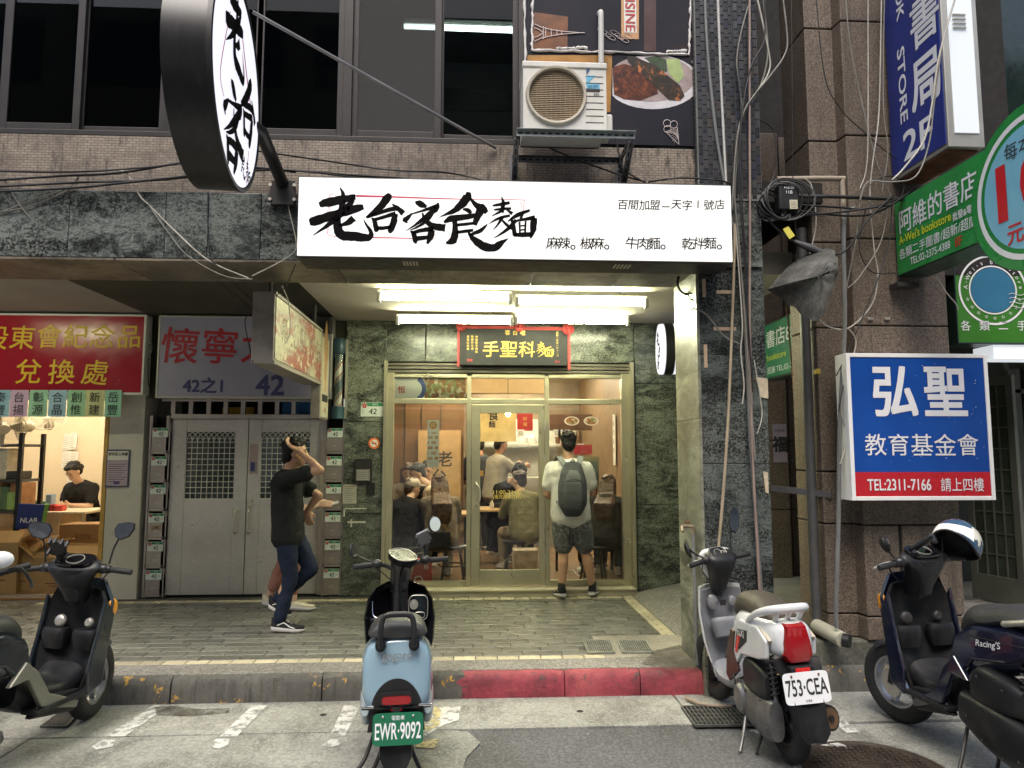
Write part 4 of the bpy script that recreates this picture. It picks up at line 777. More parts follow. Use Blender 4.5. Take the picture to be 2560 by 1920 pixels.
# ---- red sign and paper slips at the left shop ----
def panel_sign(name, p0, q0, p1, q1, Y, thick, mface, mframe, lab, fw=.02, cat='sign'):
 X0, X1, Z0, Z1 = rect(p0, q0, p1, q1, Y); s_ = thing(name, lab, cat, (0, Y, 0))
 b = MB(); b.box(X0, X1, .01, thick, Z0, Z1)
 for q in ((X0, X0+fw, Z0, Z1), (X1-fw, X1, Z0, Z1)): b.box(q[0], q[1], -.004, .01, q[2], q[3])
 for q in ((Z0, Z0+fw), (Z1-fw, Z1)): b.box(X0+fw, X1-fw, -.004, .01, q[0], q[1])
 b.build('frame', mframe, s_, bevel=.003); f_ = MB().box(X0+fw, X1-fw, .002, .012, Z0+fw, Z1-fw).build('face', mface, s_)
 return s_, f_, (X0, X1, Z0, Z1)
m_signr = M('red_sign_face', (.34, .012, .028), .2, 0, .1, 2); m_signy = flat('sign_yellow', (.72, .48, .02), .5)
s_, f_, _ = panel_sign('red_shop_sign', -330, 783, 362, 985, 7.42, .14, m_signr, m_white, 'red sign with yellow characters over the left shop')
lettering(f_, '換股東會紀念品', -110, 357, 843, 7.42, 57, m_signy, bold=.008, jit=3, shear=.06); lettering(f_, '兌換處', 30, 280, 930, 7.42, 60, m_signy, bold=.008, jit=3, shear=.06)
slips = (('泰豐', (.30, .5, .62), -22, 24), ('台揚', (.62, .42, .6), 25, 70), ('彰源', (.35, .6, .42), 73, 119), ('合晶', (.36, .54, .66), 121, 166), ('創惟', (.36, .62, .38), 168, 213), ('新建', (.62, .62, .32), 214, 261), ('岳豐', (.32, .62, .45), 262, 303))
nm = ('blue', 'pink', 'green', 'pale blue', 'bright green', 'yellow', 'mint green')
for i, (tx, c, p0, p1) in enumerate(slips):
 X0, X1, Z0, Z1 = rect(p0, 975, p1, 1042, 7.40); b = MB(); b.slab((X0, 7.398-.012*(i % 3 == 2), Z0), (X1, 7.398, Z0), (X1, 7.40, Z1), (X0, 7.40, Z1), .001)
 for k, ch in enumerate(tx): b.text(ch, ((X0+X1)/2, 7.3945-.008*(i % 3 == 2), Z1-(Z1-Z0)*(.27+.47*k)), h=(Z1-Z0)*.38, mi=1)
 b.build('paper_slip', [M('slip_%d' % i, c, .8, 0, .06, 8), m_ink], None, '%s paper slip with two characters hanging below the red sign' % nm[i], 'paper', 'paper slips below the red sign')
# ---- lilac sign over the double door ----
m_lilac = NT('lilac_corrugated'); wv = m_lilac.n.new('ShaderNodeTexWave'); wv.bands_direction = 'Z'; wv.inputs['Scale'].default_value = 30; m_lilac.lk(m_lilac.tc.outputs['Object'], wv.inputs[0]); m_lilac.col(m_lilac.ramp(m_lilac.noise(1.2, 4), [(.3, (.28, .27, .36)), (.7, (.38, .37, .46))])); m_lilac.bump(wv.outputs['Fac'], .3, .003); m_lilac = m_lilac.set(Roughness=.3)
s_, f_, _ = panel_sign('building_sign', 393, 790, 830, 996, 7.42, .16, m_lilac, m_alu, 'lilac building sign with red characters and number 42 over the double door')
m_sred = flat('sign_red_ink', (.42, .02, .03), .5); m_sblue = flat('sign_blue_ink', (.05, .05, .16), .5)
lettering(f_, '懷寧大樓', 400, 800, 865, 7.42, 88, m_sred, bold=.012, jit=2, shear=.03)
for s_, p, w in (('42之1', 507, 95), ('42', 675, 66)): P = on_y(p, 963, 7.42); letters(f_, m_sblue, s_, (P.x, -.003, P.z), w=w*7.42/FPX, bold=.03)
# ---- old battered box sign ----
OX, OY0, OY1 = -1.46, 5.3, 6.95; os_ = thing('old_box_sign', 'battered old projecting box sign with peeling red and cream face', 'sign')
wO = on_y(685, 800, OY0).x - on_y(630, 800, OY0).x; OX = on_y(685, 800, OY0).x; zo0, zo1 = on_y(660, 909, OY0).z, on_y(660, 728, OY0).z
m_oldbox = M('old_box_paint', (.24, .215, .185), .7, 0, .15, 3, dirt=.5, ds=6)
t = NT('peeling_face'); c = t.ramp(t.noise(1.6, 6, .6, t.mapv((1, 1.2, 3))), [(.42, (.42, .40, .27)), (.5, (.3, .24, .18)), (.56, (.25, .07, .05))]); pf = t.ramp(t.noise(9, 8, .75), [(.55, 0), (.58, 1)]); c = t.mix(pf, c, (.5, .47, .33)); t.col(c); m_peel = t.set(Roughness=.6)
MB().box(OX-wO, OX, OY0, OY1, zo0, zo1).build('box', m_oldbox, os_, bevel=.004)
MB().box(OX+.001, OX+.006, OY0+.03, OY1-.02, zo0+.04, zo1-.03).build('face', m_peel, os_)
m_fad = worn('faded_letter', (.6, .55, .42), .7, .45, 16)
for i, ch in enumerate('精工國術館'): letters(os_, m_fad, ch, (OX+.009, OY0+.28+i*.3, zo0+.30), (0, 1, 0), (0, 0, 1), h=.2, bold=.02)
for z in (zo0, zo1-.025): MB().box(OX+.002, OX+.012, OY0, OY1, z, z+.025).build('edge_strip', m_oldbox, os_)
zl = on_y(780, 1046, OY1).z; MB().box(OX-wO*.55, OX, OY1-.002, OY1+.38, zl, zo0+.01).build('lower_box', m_oldbox, os_, bevel=.004); MB().box(OX-wO*.5, OX, OY1, OY1+.38, zo0+.01, zo1-.02).build('upper_box', m_oldbox, os_)
b = MB(); b.box(OX+.001, OX+.006, OY1+.02, OY1+.36, zl+.02, zo1-.06, 0); b.raw([(OX+.008, OY1+.19+math.sin(a)*.09*(1 if math.cos(a) > 0 else .6), zl+.62+math.cos(a)*.36) for a in [i*math.pi/12 for i in range(24)]], [tuple(range(24))], 1); b.box(OX+.007, OX+.009, OY1+.06, OY1+.32, zl+.17, zl+.24, 2)
for i in range(3): b.text('足體', (OX+.0095, OY1+.19, zl+.09-i*.0-.0), (0, 1, 0), h=.05, mi=3)
b.build('foot_poster', [M('poster_cream', (.5, .45, .33), .6), M('poster_tan', (.45, .26, .1), .6), m_ink, m_red], os_)
b = MB(); b.tube([(OX-.05, OY1-.1, zo1), (OX-.05, OY1-.1, 3.03)], .02, 6); b.tube([(OX-.1, OY0+.25, zo1), (OX-.1, OY0+.25, 3.03)], .018, 6); b.build('hanger', m_dark, os_)
MB().box(OX-.2, OX+.03, OY1+.25, OY1+.38, zo1+.02, 2.98).build('junction_box', m_dark, os_, bevel=.004)
# ---- barber pole ----
X0, X1, Z0, Z1 = rect(826, 845, 862, 1046, 7.45); bp = thing('barber_pole', 'striped barber pole in a glass cylinder beside the marble wall', 'barber pole', ((X0+X1)/2, 7.5, Z0)); r = (X1-X0)/2*.8; h = Z1-Z0
t = NT('barber_stripes'); gr = t.n.new('ShaderNodeTexWave'); gr.wave_type = 'BANDS'; gr.bands_direction = 'X'; gr.inputs['Scale'].default_value = 1.0; sx = t.n.new('ShaderNodeSeparateXYZ'); t.lk(t.tc.outputs['Object'], sx.inputs[0]); at = t.n.new('ShaderNodeMath'); at.operation = 'ARCTAN2'; t.lk(sx.outputs[1], at.inputs[0]); t.lk(sx.outputs[0], at.inputs[1])
a2 = t.n.new('ShaderNodeMath'); a2.operation = 'MULTIPLY_ADD'; t.lk(sx.outputs[2], a2.inputs[0]); a2.inputs[1].default_value = -20.0; t.lk(at.outputs[0], a2.inputs[2]); si = t.n.new('ShaderNodeMath'); si.operation = 'SINE'; t.lk(a2.outputs[0], si.inputs[0]); ad = t.n.new('ShaderNodeMath'); ad.operation = 'MULTIPLY_ADD'; t.lk(si.outputs[0], ad.inputs[0]); ad.inputs[1].default_value = .5; ad.inputs[2].default_value = .5
t.col(t.ramp(ad.outputs[0], [(0, (.07, .1, .1)), (.3, (.22, .22, .2)), (.62, (.3, .15, .12)), (.86, (.6, .58, .5))], 'CONSTANT')); m_barb = t.set(Roughness=.3)
MB().lathe([(0, .14*h), (r*.72, .14*h), (r*.72, .8*h), (0, .8*h)], 24).build('striped_core', m_barb, bp, smooth=40); m_teal = M('teal_cap', (.02, .06, .08), .4)
MB().lathe([(r*1.15, 0), (r*1.15, .14*h), (r, .15*h), (0, .15*h)], 24).build('base_cap', m_teal, bp, smooth=40); MB().lathe([(0, .8*h), (r, .8*h), (r*1.15, .82*h), (r*1.15, h*.98), (r, h), (0, h)], 24).build('top_cap', m_teal, bp, smooth=40)
MB().lathe([(r, .15*h), (r, .8*h)], 24).build('glass_cylinder', m_glass, bp, smooth=40)
for sx_ in (-1,): MB().box(sx_*r*1.5-.01, sx_*r*1.5+.01, -.02, .1, 0, h).build('side_post', m_dark, bp)
MB().box(r*1.2, r*1.32, -.02, .1, 0, h).build('side_post', m_alu, bp)
# ---- wall details left of the shop ----
X0, X1, Z0, Z1 = rect(902, 1006, 958, 1041, 7.59); b = MB(); plate42(b, (X0+X1)/2, (Z0+Z1)/2, 7.598, X1-X0, Z1-Z0); b.text('懷寧里', (X0+.02, 7.5915, (Z0+Z1)/2-.02), (0, 0, 1), (-1, 0, 0), h=.016, mi=1); b.build('house_number_plate', PM, None, 'green and white number 42 house plate on the marble wall', 'number plate')
P = on_y(935, 1108, 7.59); b = MB(); MT = Matrix.Translation((P.x, 7.597, P.z)) @ Matrix.Rotation(R_(90), 4, 'X'); b.lathe([(0, 0), (.052, 0)], 24, MT, 0); b.lathe([(.04, .001), (.058, .001)], 24, MT, 1); b.box(P.x-.025, P.x+.025, 7.594, 7.595, P.z-.006, P.z+.006, 2); b.slab((P.x-.03, 7.593, P.z+.024), (P.x+.026, 7.593, P.z-.03), (P.x+.034, 7.593, P.z-.024), (P.x-.022, 7.593, P.z+.03), .001, 1); b.build('no_smoking_sticker', [m_paper, flat('sticker_orange', (.6, .13, .02)), m_ink], None, 'round red no smoking sticker on the marble wall', 'sticker')
X0, X1, Z0, Z1 = rect(886, 1147, 929, 1205, 7.55); ic = thing('intercom', 'black metal intercom panel on the marble wall', 'intercom', ((X0+X1)/2, 7.597, Z0)); w, h = (X1-X0)/2, Z1-Z0
MB().box(-w, w, -.05, 0, 0, h).build('case', m_black, ic, bevel=.005); MB().box(-w*.8, w*.8, -.054, -.05, h*.05, h*.55).build('button_panel', m_grey, ic)
for i in range(5): MB().box(-w*.7, w*.6, -.058, -.054, h*(.08+.09*i), h*(.14+.09*i)).build('button_row', m_alu, ic)
MB().box(-w*.8, w*.8, -.053, -.05, h*.6, h*.93).build('speaker_grille', m_dark, ic)
X0, X1, Z0, Z1 = rect(857, 1211, 891, 1259, 7.59); b = MB(); b.box(X0, X1, 7.596, 7.599, Z0, Z1, 0)
for i in range(8): b.box(X0+.015, X1-.02-.02*(i % 3), 7.5952, 7.596, Z1-.02-i*.022-.006, Z1-.02-i*.022, 1)
b.build('paper_notice', [M('old_paper', (.45, .43, .35), .8), m_grey], None, 'yellowed list notice pasted below the intercom', 'notice')
MB().box(*rect(916, 1207, 937, 1237, 7.58)[:2], 7.58, 7.599, *rect(916, 1207, 937, 1237, 7.58)[2:]).build('card_reader', m_black, None, 'small black card reader below the intercom', 'card reader', bevel=.004)
b = MB()
for q in ((862, 1270, 916, 1273), (858, 1272, 862, 1292), (868, 1303, 914, 1308), (876, 1298, 880, 1318)): X0, X1, Z0, Z1 = rect(*q, 7.59); b.box(X0, X1, 7.596, 7.599, Z0, Z1)
b.build('tape_residue', worn('tape_white', (.6, .58, .5), .7, .7, 30), None, 'torn white tape left on the marble wall', 'tape', kind='stuff')
# ---- black plaque with red ribbons ----
X0, X1, Z0, Z1 = rect(1146, 818, 1424, 913, 7.5); pq = thing('plaque', 'black wooden plaque with gold brush characters and red ribbons over the shop door', 'plaque', ((X0+X1)/2, 7.5, Z0)); w, h = (X1-X0)/2, Z1-Z0
m_gold = M('gold_leaf', (.45, .32, .08), .35, .6, .15, 20); MB().box(-w, w, 0, .05, 0, h).build('board', flat('lacquer_black', (.01, .011, .012), .6), pq, bevel=.004)
b = MB()
for i, ch in enumerate('手聖科'): b.text(ch, (-w+.34+i*.19, -.003, h*.42), h=.165, bold=.012, shear=.06)
glyph(b, '麵', -w+.91, h*.42, .19, .17, lambda x, z: V((x, -.003, z))); b.build('gold_character', m_gold, pq)
b = MB()
for i, ch in enumerate('客台老'): b.text(ch, (-.07+i*.08, -.003, h*.86), h=.055, bold=.02)
for i, ch in enumerate('民國一百年八年十一月'): b.text(ch, (w-.13, -.003, h*.86-i*.027), size=.024)
for k, s_ in enumerate(('林智陽李雨凱', '張樺玲江禮', '黃慧紅婉蘊')):
 for i, ch in enumerate(s_): b.text(ch, (-w+.19-.045*k, -.003, h*.74-i*.032), h=.024)
b.build('small_gold_lettering', m_gold, pq); m_rib = M('red_ribbon', (.4, .04, .035), .6, 0, .2, 20)
letters(pq, m_red, '敬賀', (-w+.12, -.003, h*.12), h=.028); letters(pq, m_red, '吉立', (w-.13, -.003, h*.1), h=.026)
def rosette(x, z, r):
 b = MB(); rg = random.Random(int(x*100)+9)
 for i in range(9):
  a = i*2*math.pi/9; c = V((x+math.cos(a)*r*.55, -.03-rg.uniform(0, .02), z+math.sin(a)*r*.5)); b.ball(c, (r*.42, r*.22, r*.42), 7, 5)
 b.ball((x, -.05, z), r*.35, 7, 5); b.build('ribbon_rosette', m_rib, pq)
rosette(-w+.03, h+.0, .06); rosette(.05, h+.0, .06); rosette(w-.02, h-.02, .07)
MB().box(-w-.012, -w+.012, -.012, .0, -.02, h-.03).build('ribbon', m_rib, pq); MB().box(w-.02, w+.006, -.012, 0, -.05, h-.06).build('ribbon', m_rib, pq); MB().box(.1, w-.06, -.014, 0, h-.03, h+.004).build('ribbon', m_rib, pq); MB().box(-w+.06, .0, -.014, 0, h-.02, h+.012).build('ribbon', m_rib, pq)
# ---- arcade tube lights ----
m_tube = emit('arcade_tube', (.97, .97, .64), 78); m_hous = M('lamp_housing', (.6, .58, .48), .5)
def batten(pa, pb, qa, qb, Y, lab):
 A_, B_ = on_y(pa, qa, Y), on_y(pb, qb, Y); z = 2.965 if Y < 7 else 2.95; z = (A_.z+B_.z)/2; x0, x1 = A_.x, B_.x
 t_ = thing('tube_light', lab, 'lamp', ((x0+x1)/2, Y, z), 0, 'tube lights on the arcade ceiling'); l = (x1-x0)/2
 MB().box(-l, l, .02, .06, -.03, .05).build('housing', m_hous, t_, bevel=.004); MB().tube([(-l+.05, -.0, -.02), (l-.05, -.0, -.02)], .021, 12).build('tube', m_tube, t_, smooth=60)
 for s_ in (-1, 1): MB().box(s_*l-.03*(s_ > 0)-.0, s_*l+.03*(s_ < 0), -.03, .03, -.06, .02).build('end_cap', m_grey, t_, bevel=.003)
 for s_ in (-.6, .6): MB().tube([(s_*l, .04, .04), (s_*l, .04, 3.02-z)], .006, 5).build('hanger', m_dark, t_)
batten(-380, -60, 690, 690, 6.1, 'tube light on the arcade ceiling in front of the red sign, beyond the left edge'); batten(943, 1280, 734, 744, 6.05, 'front left tube light on the arcade ceiling'); batten(1288, 1620, 745, 757, 6.05, 'front right tube light on the arcade ceiling')
batten(990, 1283, 793, 803, 7.0, 'rear left tube light on the arcade ceiling'); batten(1287, 1574, 797, 800, 7.12, 'rear right tube light on the arcade ceiling')
# ---- small round projecting sign ----
X, Yc = XY(1668, 7.2, 870), 7.2; P = on_y(1668, 873, Yc); sr = thing('small_round_sign', 'small round black and white lit sign under the arcade ceiling', 'sign', P, R_(-7))
Ms = Matrix(((0, 0, 1, 0), (1, 0, 0, 0), (0, 1, 0, 0), (0, 0, 0, 1))); r_ = .265
MB().lathe([(0, -.045), (r_, -.045), (r_, .045), (0, .045)], 40, Ms).build('drum', m_black, sr, smooth=40)
for s_ in (-1, 1):
 f_ = MB().lathe([(r_*.985, .045*s_), (r_*.97, .085*s_), (0, .088*s_)], 40, Ms).build('face', m_lit2, sr, smooth=40)
 b = MB(); mp = lambda u, v: V((.0895*s_, u*s_*-1 if s_ < 0 else u, v))
 glyph(b, '老', -.03, .12, .17, .16, lambda u, v: V((.0895*s_, -u*1 if s_ < 0 else u, v))); glyph(b, '台', .07, -.02, .15, .16, lambda u, v: V((.0895*s_, -u if s_ < 0 else u, v))); glyph(b, '客', -.03, -.13, .17, .17, lambda u, v: V((.0895*s_, -u if s_ < 0 else u, v))); b.build('brush_character', m_bink, f_)
MB().tube([(0, .2, .2), (0, .36, .2)], .02, 8).build('wall_arm', m_dark, sr)
# ---- blue and red foundation sign ----
m_blue = NT('blue_sign_face'); wv = m_blue.n.new('ShaderNodeTexWave'); wv.bands_direction = 'X'; wv.inputs['Scale'].default_value = 55; m_blue.lk(m_blue.tc.outputs['Object'], wv.inputs[0]); m_blue.col(m_blue.ramp(m_blue.noise(1.5, 4), [(.3, (.004, .05, .26)), (.7, (.008, .075, .36))])); m_blue.bump(wv.outputs['Fac'], .25, .002); m_blue = m_blue.set(Roughness=.25)
BY = 4.78; s_, f_, (X0, X1, Z0, Z1) = panel_sign('foundation_sign', 2122, 884, 2478, 1251, BY, .15, m_blue, m_whiteclean, 'blue and red box sign with white characters on the granite column', .028)
zr = Z0+(Z1-Z0)*.19; MB().box(X0+.028, X1-.028, 0, .004, Z0+.028, zr).build('red_band', M('sign_band_red', (.48, .015, .025), .3, 0, .06), s_)
m_wl = flat('sign_white_ink', (.75, .75, .76), .5); W = X1-X0; Hh = Z1-Z0; b = MB()
letters(f_, m_wl, '弘', (X0+W*.335, -.001, Z0+Hh*.74), h=Hh*.33, w=W*.3, bold=.03); letters(f_, m_wl, '聖', (X0+W*.69, -.001, Z0+Hh*.74), h=Hh*.325, w=W*.29, bold=.03)
for i, ch in enumerate('教育基金會'): letters(f_, m_wl, ch, (X0+W*(.18+.162*i), -.001, Z0+Hh*.375), h=Hh*.145, bold=.004)
letters(s_, m_wl, 'TEL:2311-7166', (X0+W*.33, -.003, Z0+Hh*.105), w=W*.44, h=Hh*.075, bold=.02); letters(s_, m_wl, '請上四樓', (X0+W*.77, -.003, Z0+Hh*.105), w=W*.3, h=Hh*.09, bold=.004)
rg = random.Random(4)
for i in range(46): u, v = rg.random()**.5, rg.random(); rr = rg.uniform(.0012, .0035); b.lathe([(0, 0), (rr, 0)], 6, Matrix.Translation((X0+W*(.07+.87*u), -.0008, Z0+Hh*(.22+.72*v))) @ Matrix.Rotation(R_(90), 4, 'X'))
b.build('chipped_specks', m_wl, f_, kind='stuff')
# ---- blue vertical bookstore sign ----
VX = on_y(2240, 420, 4.9).x; bY0 = on_x(2364, 250, VX).y; zb0 = on_x(2300, 412, VX).z
vs_ = thing('vertical_bookstore_sign', 'tall blue projecting bookstore sign with white side at the top right', 'sign')
wV = on_y(2455, 250, bY0).x - on_y(2364, 250, bY0).x
MB().box(VX+.004, VX+wV, bY0, 4.95, zb0, zb0+2.4).build('housing', m_alu, vs_, bevel=.004); m_vblue = M('vertical_blue', (.012, .028, .2), .35, 0, .12, 3, dirt=.25, ds=5)
f_ = MB().box(VX-.004, VX+.004, bY0+.02, 4.94, zb0+.03, zb0+2.4).build('face', m_vblue, vs_)
MB().box(VX+.045, VX+wV-.035, bY0-.008, bY0+.0, zb0+.09, zb0+2.38).build('side_panel', emit('side_white', (.85, .92, 1), .12, (.7, .75, .78)), vs_, bevel=.003)
for i in range(4): MB().box(VX+.07, VX+.16, bY0-.02, bY0-.008, zb0+.80+i*.03, zb0+.812+i*.03).build('louvre', m_alu, vs_, bevel=.003)
b = MB(); XD, YD = (0, -1, 0), (0, 0, 1); xf = VX-.006
def vt(t_, px_, py_, h, w=None, rot=False, bold=.02):
 P = on_x(px_, py_, VX); P.x = xf
 if rot: letters(f_, m_wl, t_, P, (0, 0, -1), (0, -1, 0), h=h, w=w, bold=bold)
 else: letters(f_, m_wl, t_, P, XD, YD, h=h, w=w, bold=bold)
vt('書', 2312, 40, .36, .3, bold=.018); vt('局', 2315, 200, .34, .3, bold=.03); vt('2F', 2296, 345, .2, .32, bold=.02); vt('STORE', 2258, 212, .085, .55, True); vt('BOOK', 2249, -25, .085, .44, True)
MB().box(VX+.02, VX+wV-.02, bY0+.04, 4.94, zb0-.012, zb0-.001).build('underside', m_rust, vs_)
# ---- green bookstore sign with round price board ----
GX = on_y(2246, 600, 4.92).x; gy0 = on_x(2450, 500, GX).y; gz0, gz1 = on_y(2246, 690, 4.92).z, on_y(2246, 503, 4.92).z
m_green = M('green_sign_face', (.02, .24, .05), .3, 0, .2, 3, dirt=.3, ds=5, dc=(.02, .14, .05)); m_gdark = M('dark_green_side', (.015, .035, .025), .4)
gs = thing('bookstore_sign', 'green projecting bookstore sign with a round price board at its end', 'sign')
gyc = gy0-.40; gR = .47; gzc = on_x(2592, 455, GX).z
MB().box(GX+.004, GX+.22, gy0-.12, 4.95, gz0, gz1).build('housing', m_gdark, gs, bevel=.004); f_ = MB().box(GX-.004, GX+.004, gy0-.1, 4.94, gz0+.01, gz1-.01).build('face', m_green, gs)
Mg = Matrix(((0, 0, -1, GX), (-1, 0, 0, gyc), (0, 1, 0, gzc), (0, 0, 0, 1)))
MB().lathe([(0, -.23), (gR, -.23), (gR, .008), (0, .008)], 48, Mg).build('round_drum', [m_gdark], gs, smooth=40); b = MB(); b.lathe([(0, .011), (gR*.99, .011)], 48, Mg, 0); b.lathe([(gR*.80, .013), (gR*.87, .013)], 48, Mg, 1); b.lathe([(0, .013), (gR*.74, .013)], 48, Mg, 2)
P = Mg @ V((0, 0, .016)); b.text('每本', P+V((0, .06, .24)), XD, YD, h=.1, mi=4); b.text('10', P+V((0, .02, .02)), XD, YD, h=.32, w=.42, mi=3, bold=.03); b.text('元', P+V((0, .12, -.24)), XD, YD, h=.11, mi=3, bold=.02)
b.build('price_face', [m_green, m_wl, flat('sky_blue', (.2, .48, .62), .4), flat('price_red', (.55, .015, .02), .4), m_ink], gs)
b = MB(); xf = GX-.007; m_gy = flat('sign_lime', (.62, .66, .03), .5)
GM = [m_wl, m_gy, flat('sign_dull_red', (.45, .05, .02), .5)]
def gt(t_, pa, pb, q0, q1, mi, hf=1.0, bold=.02):
 """text from pixel pa to pb, with centre heights q0 and q1 at its ends, on the plane x = GX"""
 A_, B_ = on_x(pa, q0, GX), on_x(pb, q1, GX); c = (A_+B_)/2; c.x = xf; letters(f_, GM[mi], t_, c, XD, YD, w=abs(A_.y-B_.y), h=hf, bold=bold)
gt('阿維的書店', 2250, 2446, 545, 468, 0, .17, .012); gt("A-Wei's bookstore", 2250, 2380, 597, 545, 1, .062); gt('批發&零售', 2384, 2446, 540, 518, 0, .055); gt('各類二手圖書/超新/超廉', 2250, 2446, 622, 566, 0, .075, .004); gt('TEL:02-2375-4388', 2278, 2378, 650, 614, 0, .05, .01); gt('8F', 2390, 2408, 606, 600, 2, .06)
# ---- green sign over the entrance ----
EY = 5.3; m_green2 = M('leaf_green_face', (.04, .17, .02), .35, 0, .12, 2)
s_, f_, (X0, X1, Z0, Z1) = panel_sign('entrance_sign', 2388, 640, 2900, 861, EY, .2, m_green2, m_gdark, 'green sign with a round emblem and white characters above the entrance', .012)
P = on_y(2482, 725, EY); b = MB(); Mr = Matrix.Translation((P.x, -.001, P.z)) @ Matrix.Rotation(R_(90), 4, 'X'); rr = 94*EY/FPX; b.lathe([(rr*.945, 0), (rr, 0)], 48, Mr, 0); b.lathe([(0, 0), (rr*.64, 0)], 40, Mr, 1); b.lathe([(rr*.66, .0005), (rr*.7, .0005)], 48, Mr, 0)
s = "A-Wei's bookstore"
for i, ch in enumerate(s):
 if ch == ' ': continue
 a = R_(180-180*(i+.5)/len(s)); b.text(ch, (P.x+math.cos(a)*rr*.8, -.0035, P.z+math.sin(a)*rr*.8), (math.sin(a), 0, -math.cos(a)), (math.cos(a), 0, math.sin(a)), size=rr*.17, mi=0)
for i in range(9): a = R_(200+140*i/8); b.text('☆', (P.x+math.cos(a)*rr*.8, -.0035, P.z+math.sin(a)*rr*.8), (-math.sin(a), 0, math.cos(a)), (-math.cos(a), 0, -math.sin(a)), h=rr*.11, mi=0)
for k in range(4):
 zz_ = P.z-rr*(.12+.12*k); b.tube([(P.x+rr*(.45+.075*i), -.004, zz_+math.sin(i*1.1)*.008) for i in range(12)], .0025, 4, 0)
c = on_y(2492, 812, EY)
for i, ch in enumerate('各類二手圖書'): Q = on_y(2414+47*i, 814, EY); b.text(ch, (Q.x, -.001, Q.z), size=.085, mi=0)
b.build('emblem_and_lettering', [m_wl, flat('emblem_blue', (.03, .15, .26), .4)], f_)
MB().box(X0+.3, X1, .02, .25, Z0-.11, Z0-.005).build('lamp_strip', emit('entrance_lamp', (.9, .95, 1), .35), s_)
# ---- small green sign in the alley ----
AX = on_y(1915, 870, 6.6).x; ya = on_x(2003, 870, AX).y; za0, za1 = on_x(1960, 940, AX).z, on_x(1960, 790, AX).z; al = thing('alley_bookstore_sign', 'small green bookstore sign projecting in the alley behind the cables', 'sign')
MB().box(AX+.004, AX+.15, ya, 6.65, za0, za1).build('housing', m_gdark, al, bevel=.004); f_ = MB().box(AX-.004, AX+.004, ya+.01, 6.64, za0+.02, za1-.02).build('face', M('alley_green', (.01, .16, .07), .4), al); b = MB(); ym = (ya+6.65)/2
letters(f_, m_wl, '書店8F', (AX-.006, ym, za1-.16), XD, YD, w=.62, h=.16, bold=.01); letters(f_, m_gy, 'bookstore', (AX-.006, ym+.1, za1-.33), XD, YD, w=.4, h=.06); letters(f_, m_wl, '超廉 TEL:02-237', (AX-.006, ym, za1-.45), XD, YD, w=.62, h=.065)
# ---- posters on walls ----
X0, X1, Z0, Z1 = rect(1934, 1060, 1968, 1156, 7.58); b = MB(); b.box(X0, X1, 7.59, 7.596, Z0, Z1, 0); b.text('福', ((X0+X1)/2, 7.588, (Z0+Z1)/2-.01), h=.16, mi=1, bold=.05); b.text('新春納福', ((X0+X1)/2, 7.588, Z1-.07), w=.11, mi=1); b.build('fortune_poster', [M('lilac_paper', (.3, .25, .33), .8), m_ink], None, 'lilac poster with a bold black character on the alley wall', 'poster')
X0, X1, Z0, Z1 = rect(264, 1124, 322, 1218, 7.58); nb = thing('notice_board', 'small framed notice board on the white wall beside the left shop', 'notice board', (0, 7.585, 0)); b = MB(); b.box(X0, X1, 0, .013, Z0, Z1); b.build('frame', M('board_navy', (.06, .07, .14), .5), nb, bevel=.003)
b = MB(); b.box(X0+.012, X1-.012, -.002, 0, Z1-.11, Z1-.015, 0); b.box(X0+.012, X1-.012, -.002, 0, Z0+.015, Z1-.115, 1)
for i in range(9): b.box(X0+.03, X1-.03-.02*(i % 3), -.003, -.002, Z1-.15-i*.022, Z1-.145-i*.022, 2)
b.text('黎明里公佈欄', ((X0+X1)/2, -.003, Z1-.045), w=.19, h=.035, mi=2, bold=.02); b.box((X0+X1)/2-.03, (X0+X1)/2+.03, -.003, -.002, Z0+.03, Z0+.06, 3); b.build('notice', [m_paper, M('lilac_notice', (.45, .36, .42), .8), m_ink, flat('indigo2', (.06, .05, .2))], nb)
# ================= left shop interior =================
LX1 = XY(268, 7.62, 1200); lr = thing('left_shop_room', None, None, kind='structure')
m_lwall = M('warm_cream_wall', (.7, .6, .43), .8, 0, .05, 2); m_lfloor = M('shop_plank_floor', (.3, .15, .06), .4, 0, .2, 4)
MB().box(-8.5, LX1-.02, 7.62, 10.6, .15, .18).build('floor', m_lfloor, lr); MB().box(-8.5, LX1+.3, 10.6, 10.65, .15, 3.0).build('wall', m_lwall, lr); MB().box(LX1+.0, LX1+.05, 7.92, 10.6, .15, 3.0).build('wall', m_lwall, lr); MB().box(-8.5, LX1+.05, 7.82, 10.6, 2.9, 2.95).build('ceiling', m_lwall, lr)
MB().box(-8.5, -8.45, 7.8, 10.6, .15, 3).build('wall', m_lwall, lr)
MB().box(LX1-.045, LX1-.002, 7.6, 7.9, .17, 2.18).build('door_jamb', M('ochre_jamb', (.5, .3, .07), .6), lr, bevel=.004); MB().box(-8.5, LX1-.002, 7.66, 7.72, .17, .20).build('threshold', m_alu, lr)
for x, lab in ((-4.6, 'tube light on the left shop ceiling near the door jamb'), (-6.2, 'tube light deeper to the left on the left shop ceiling')):
 t_ = thing('ceiling_tube_light', lab, 'lamp', (x, 9.0, 2.9)); MB().box(-.6, .6, -.06, .06, -.04, 0).build('housing', m_white, t_); MB().tube([(-.56, 0, -.06), (.56, 0, -.06)], .02, 8).build('tube', emit('left_tube', (1, .88, .66), 120), t_)
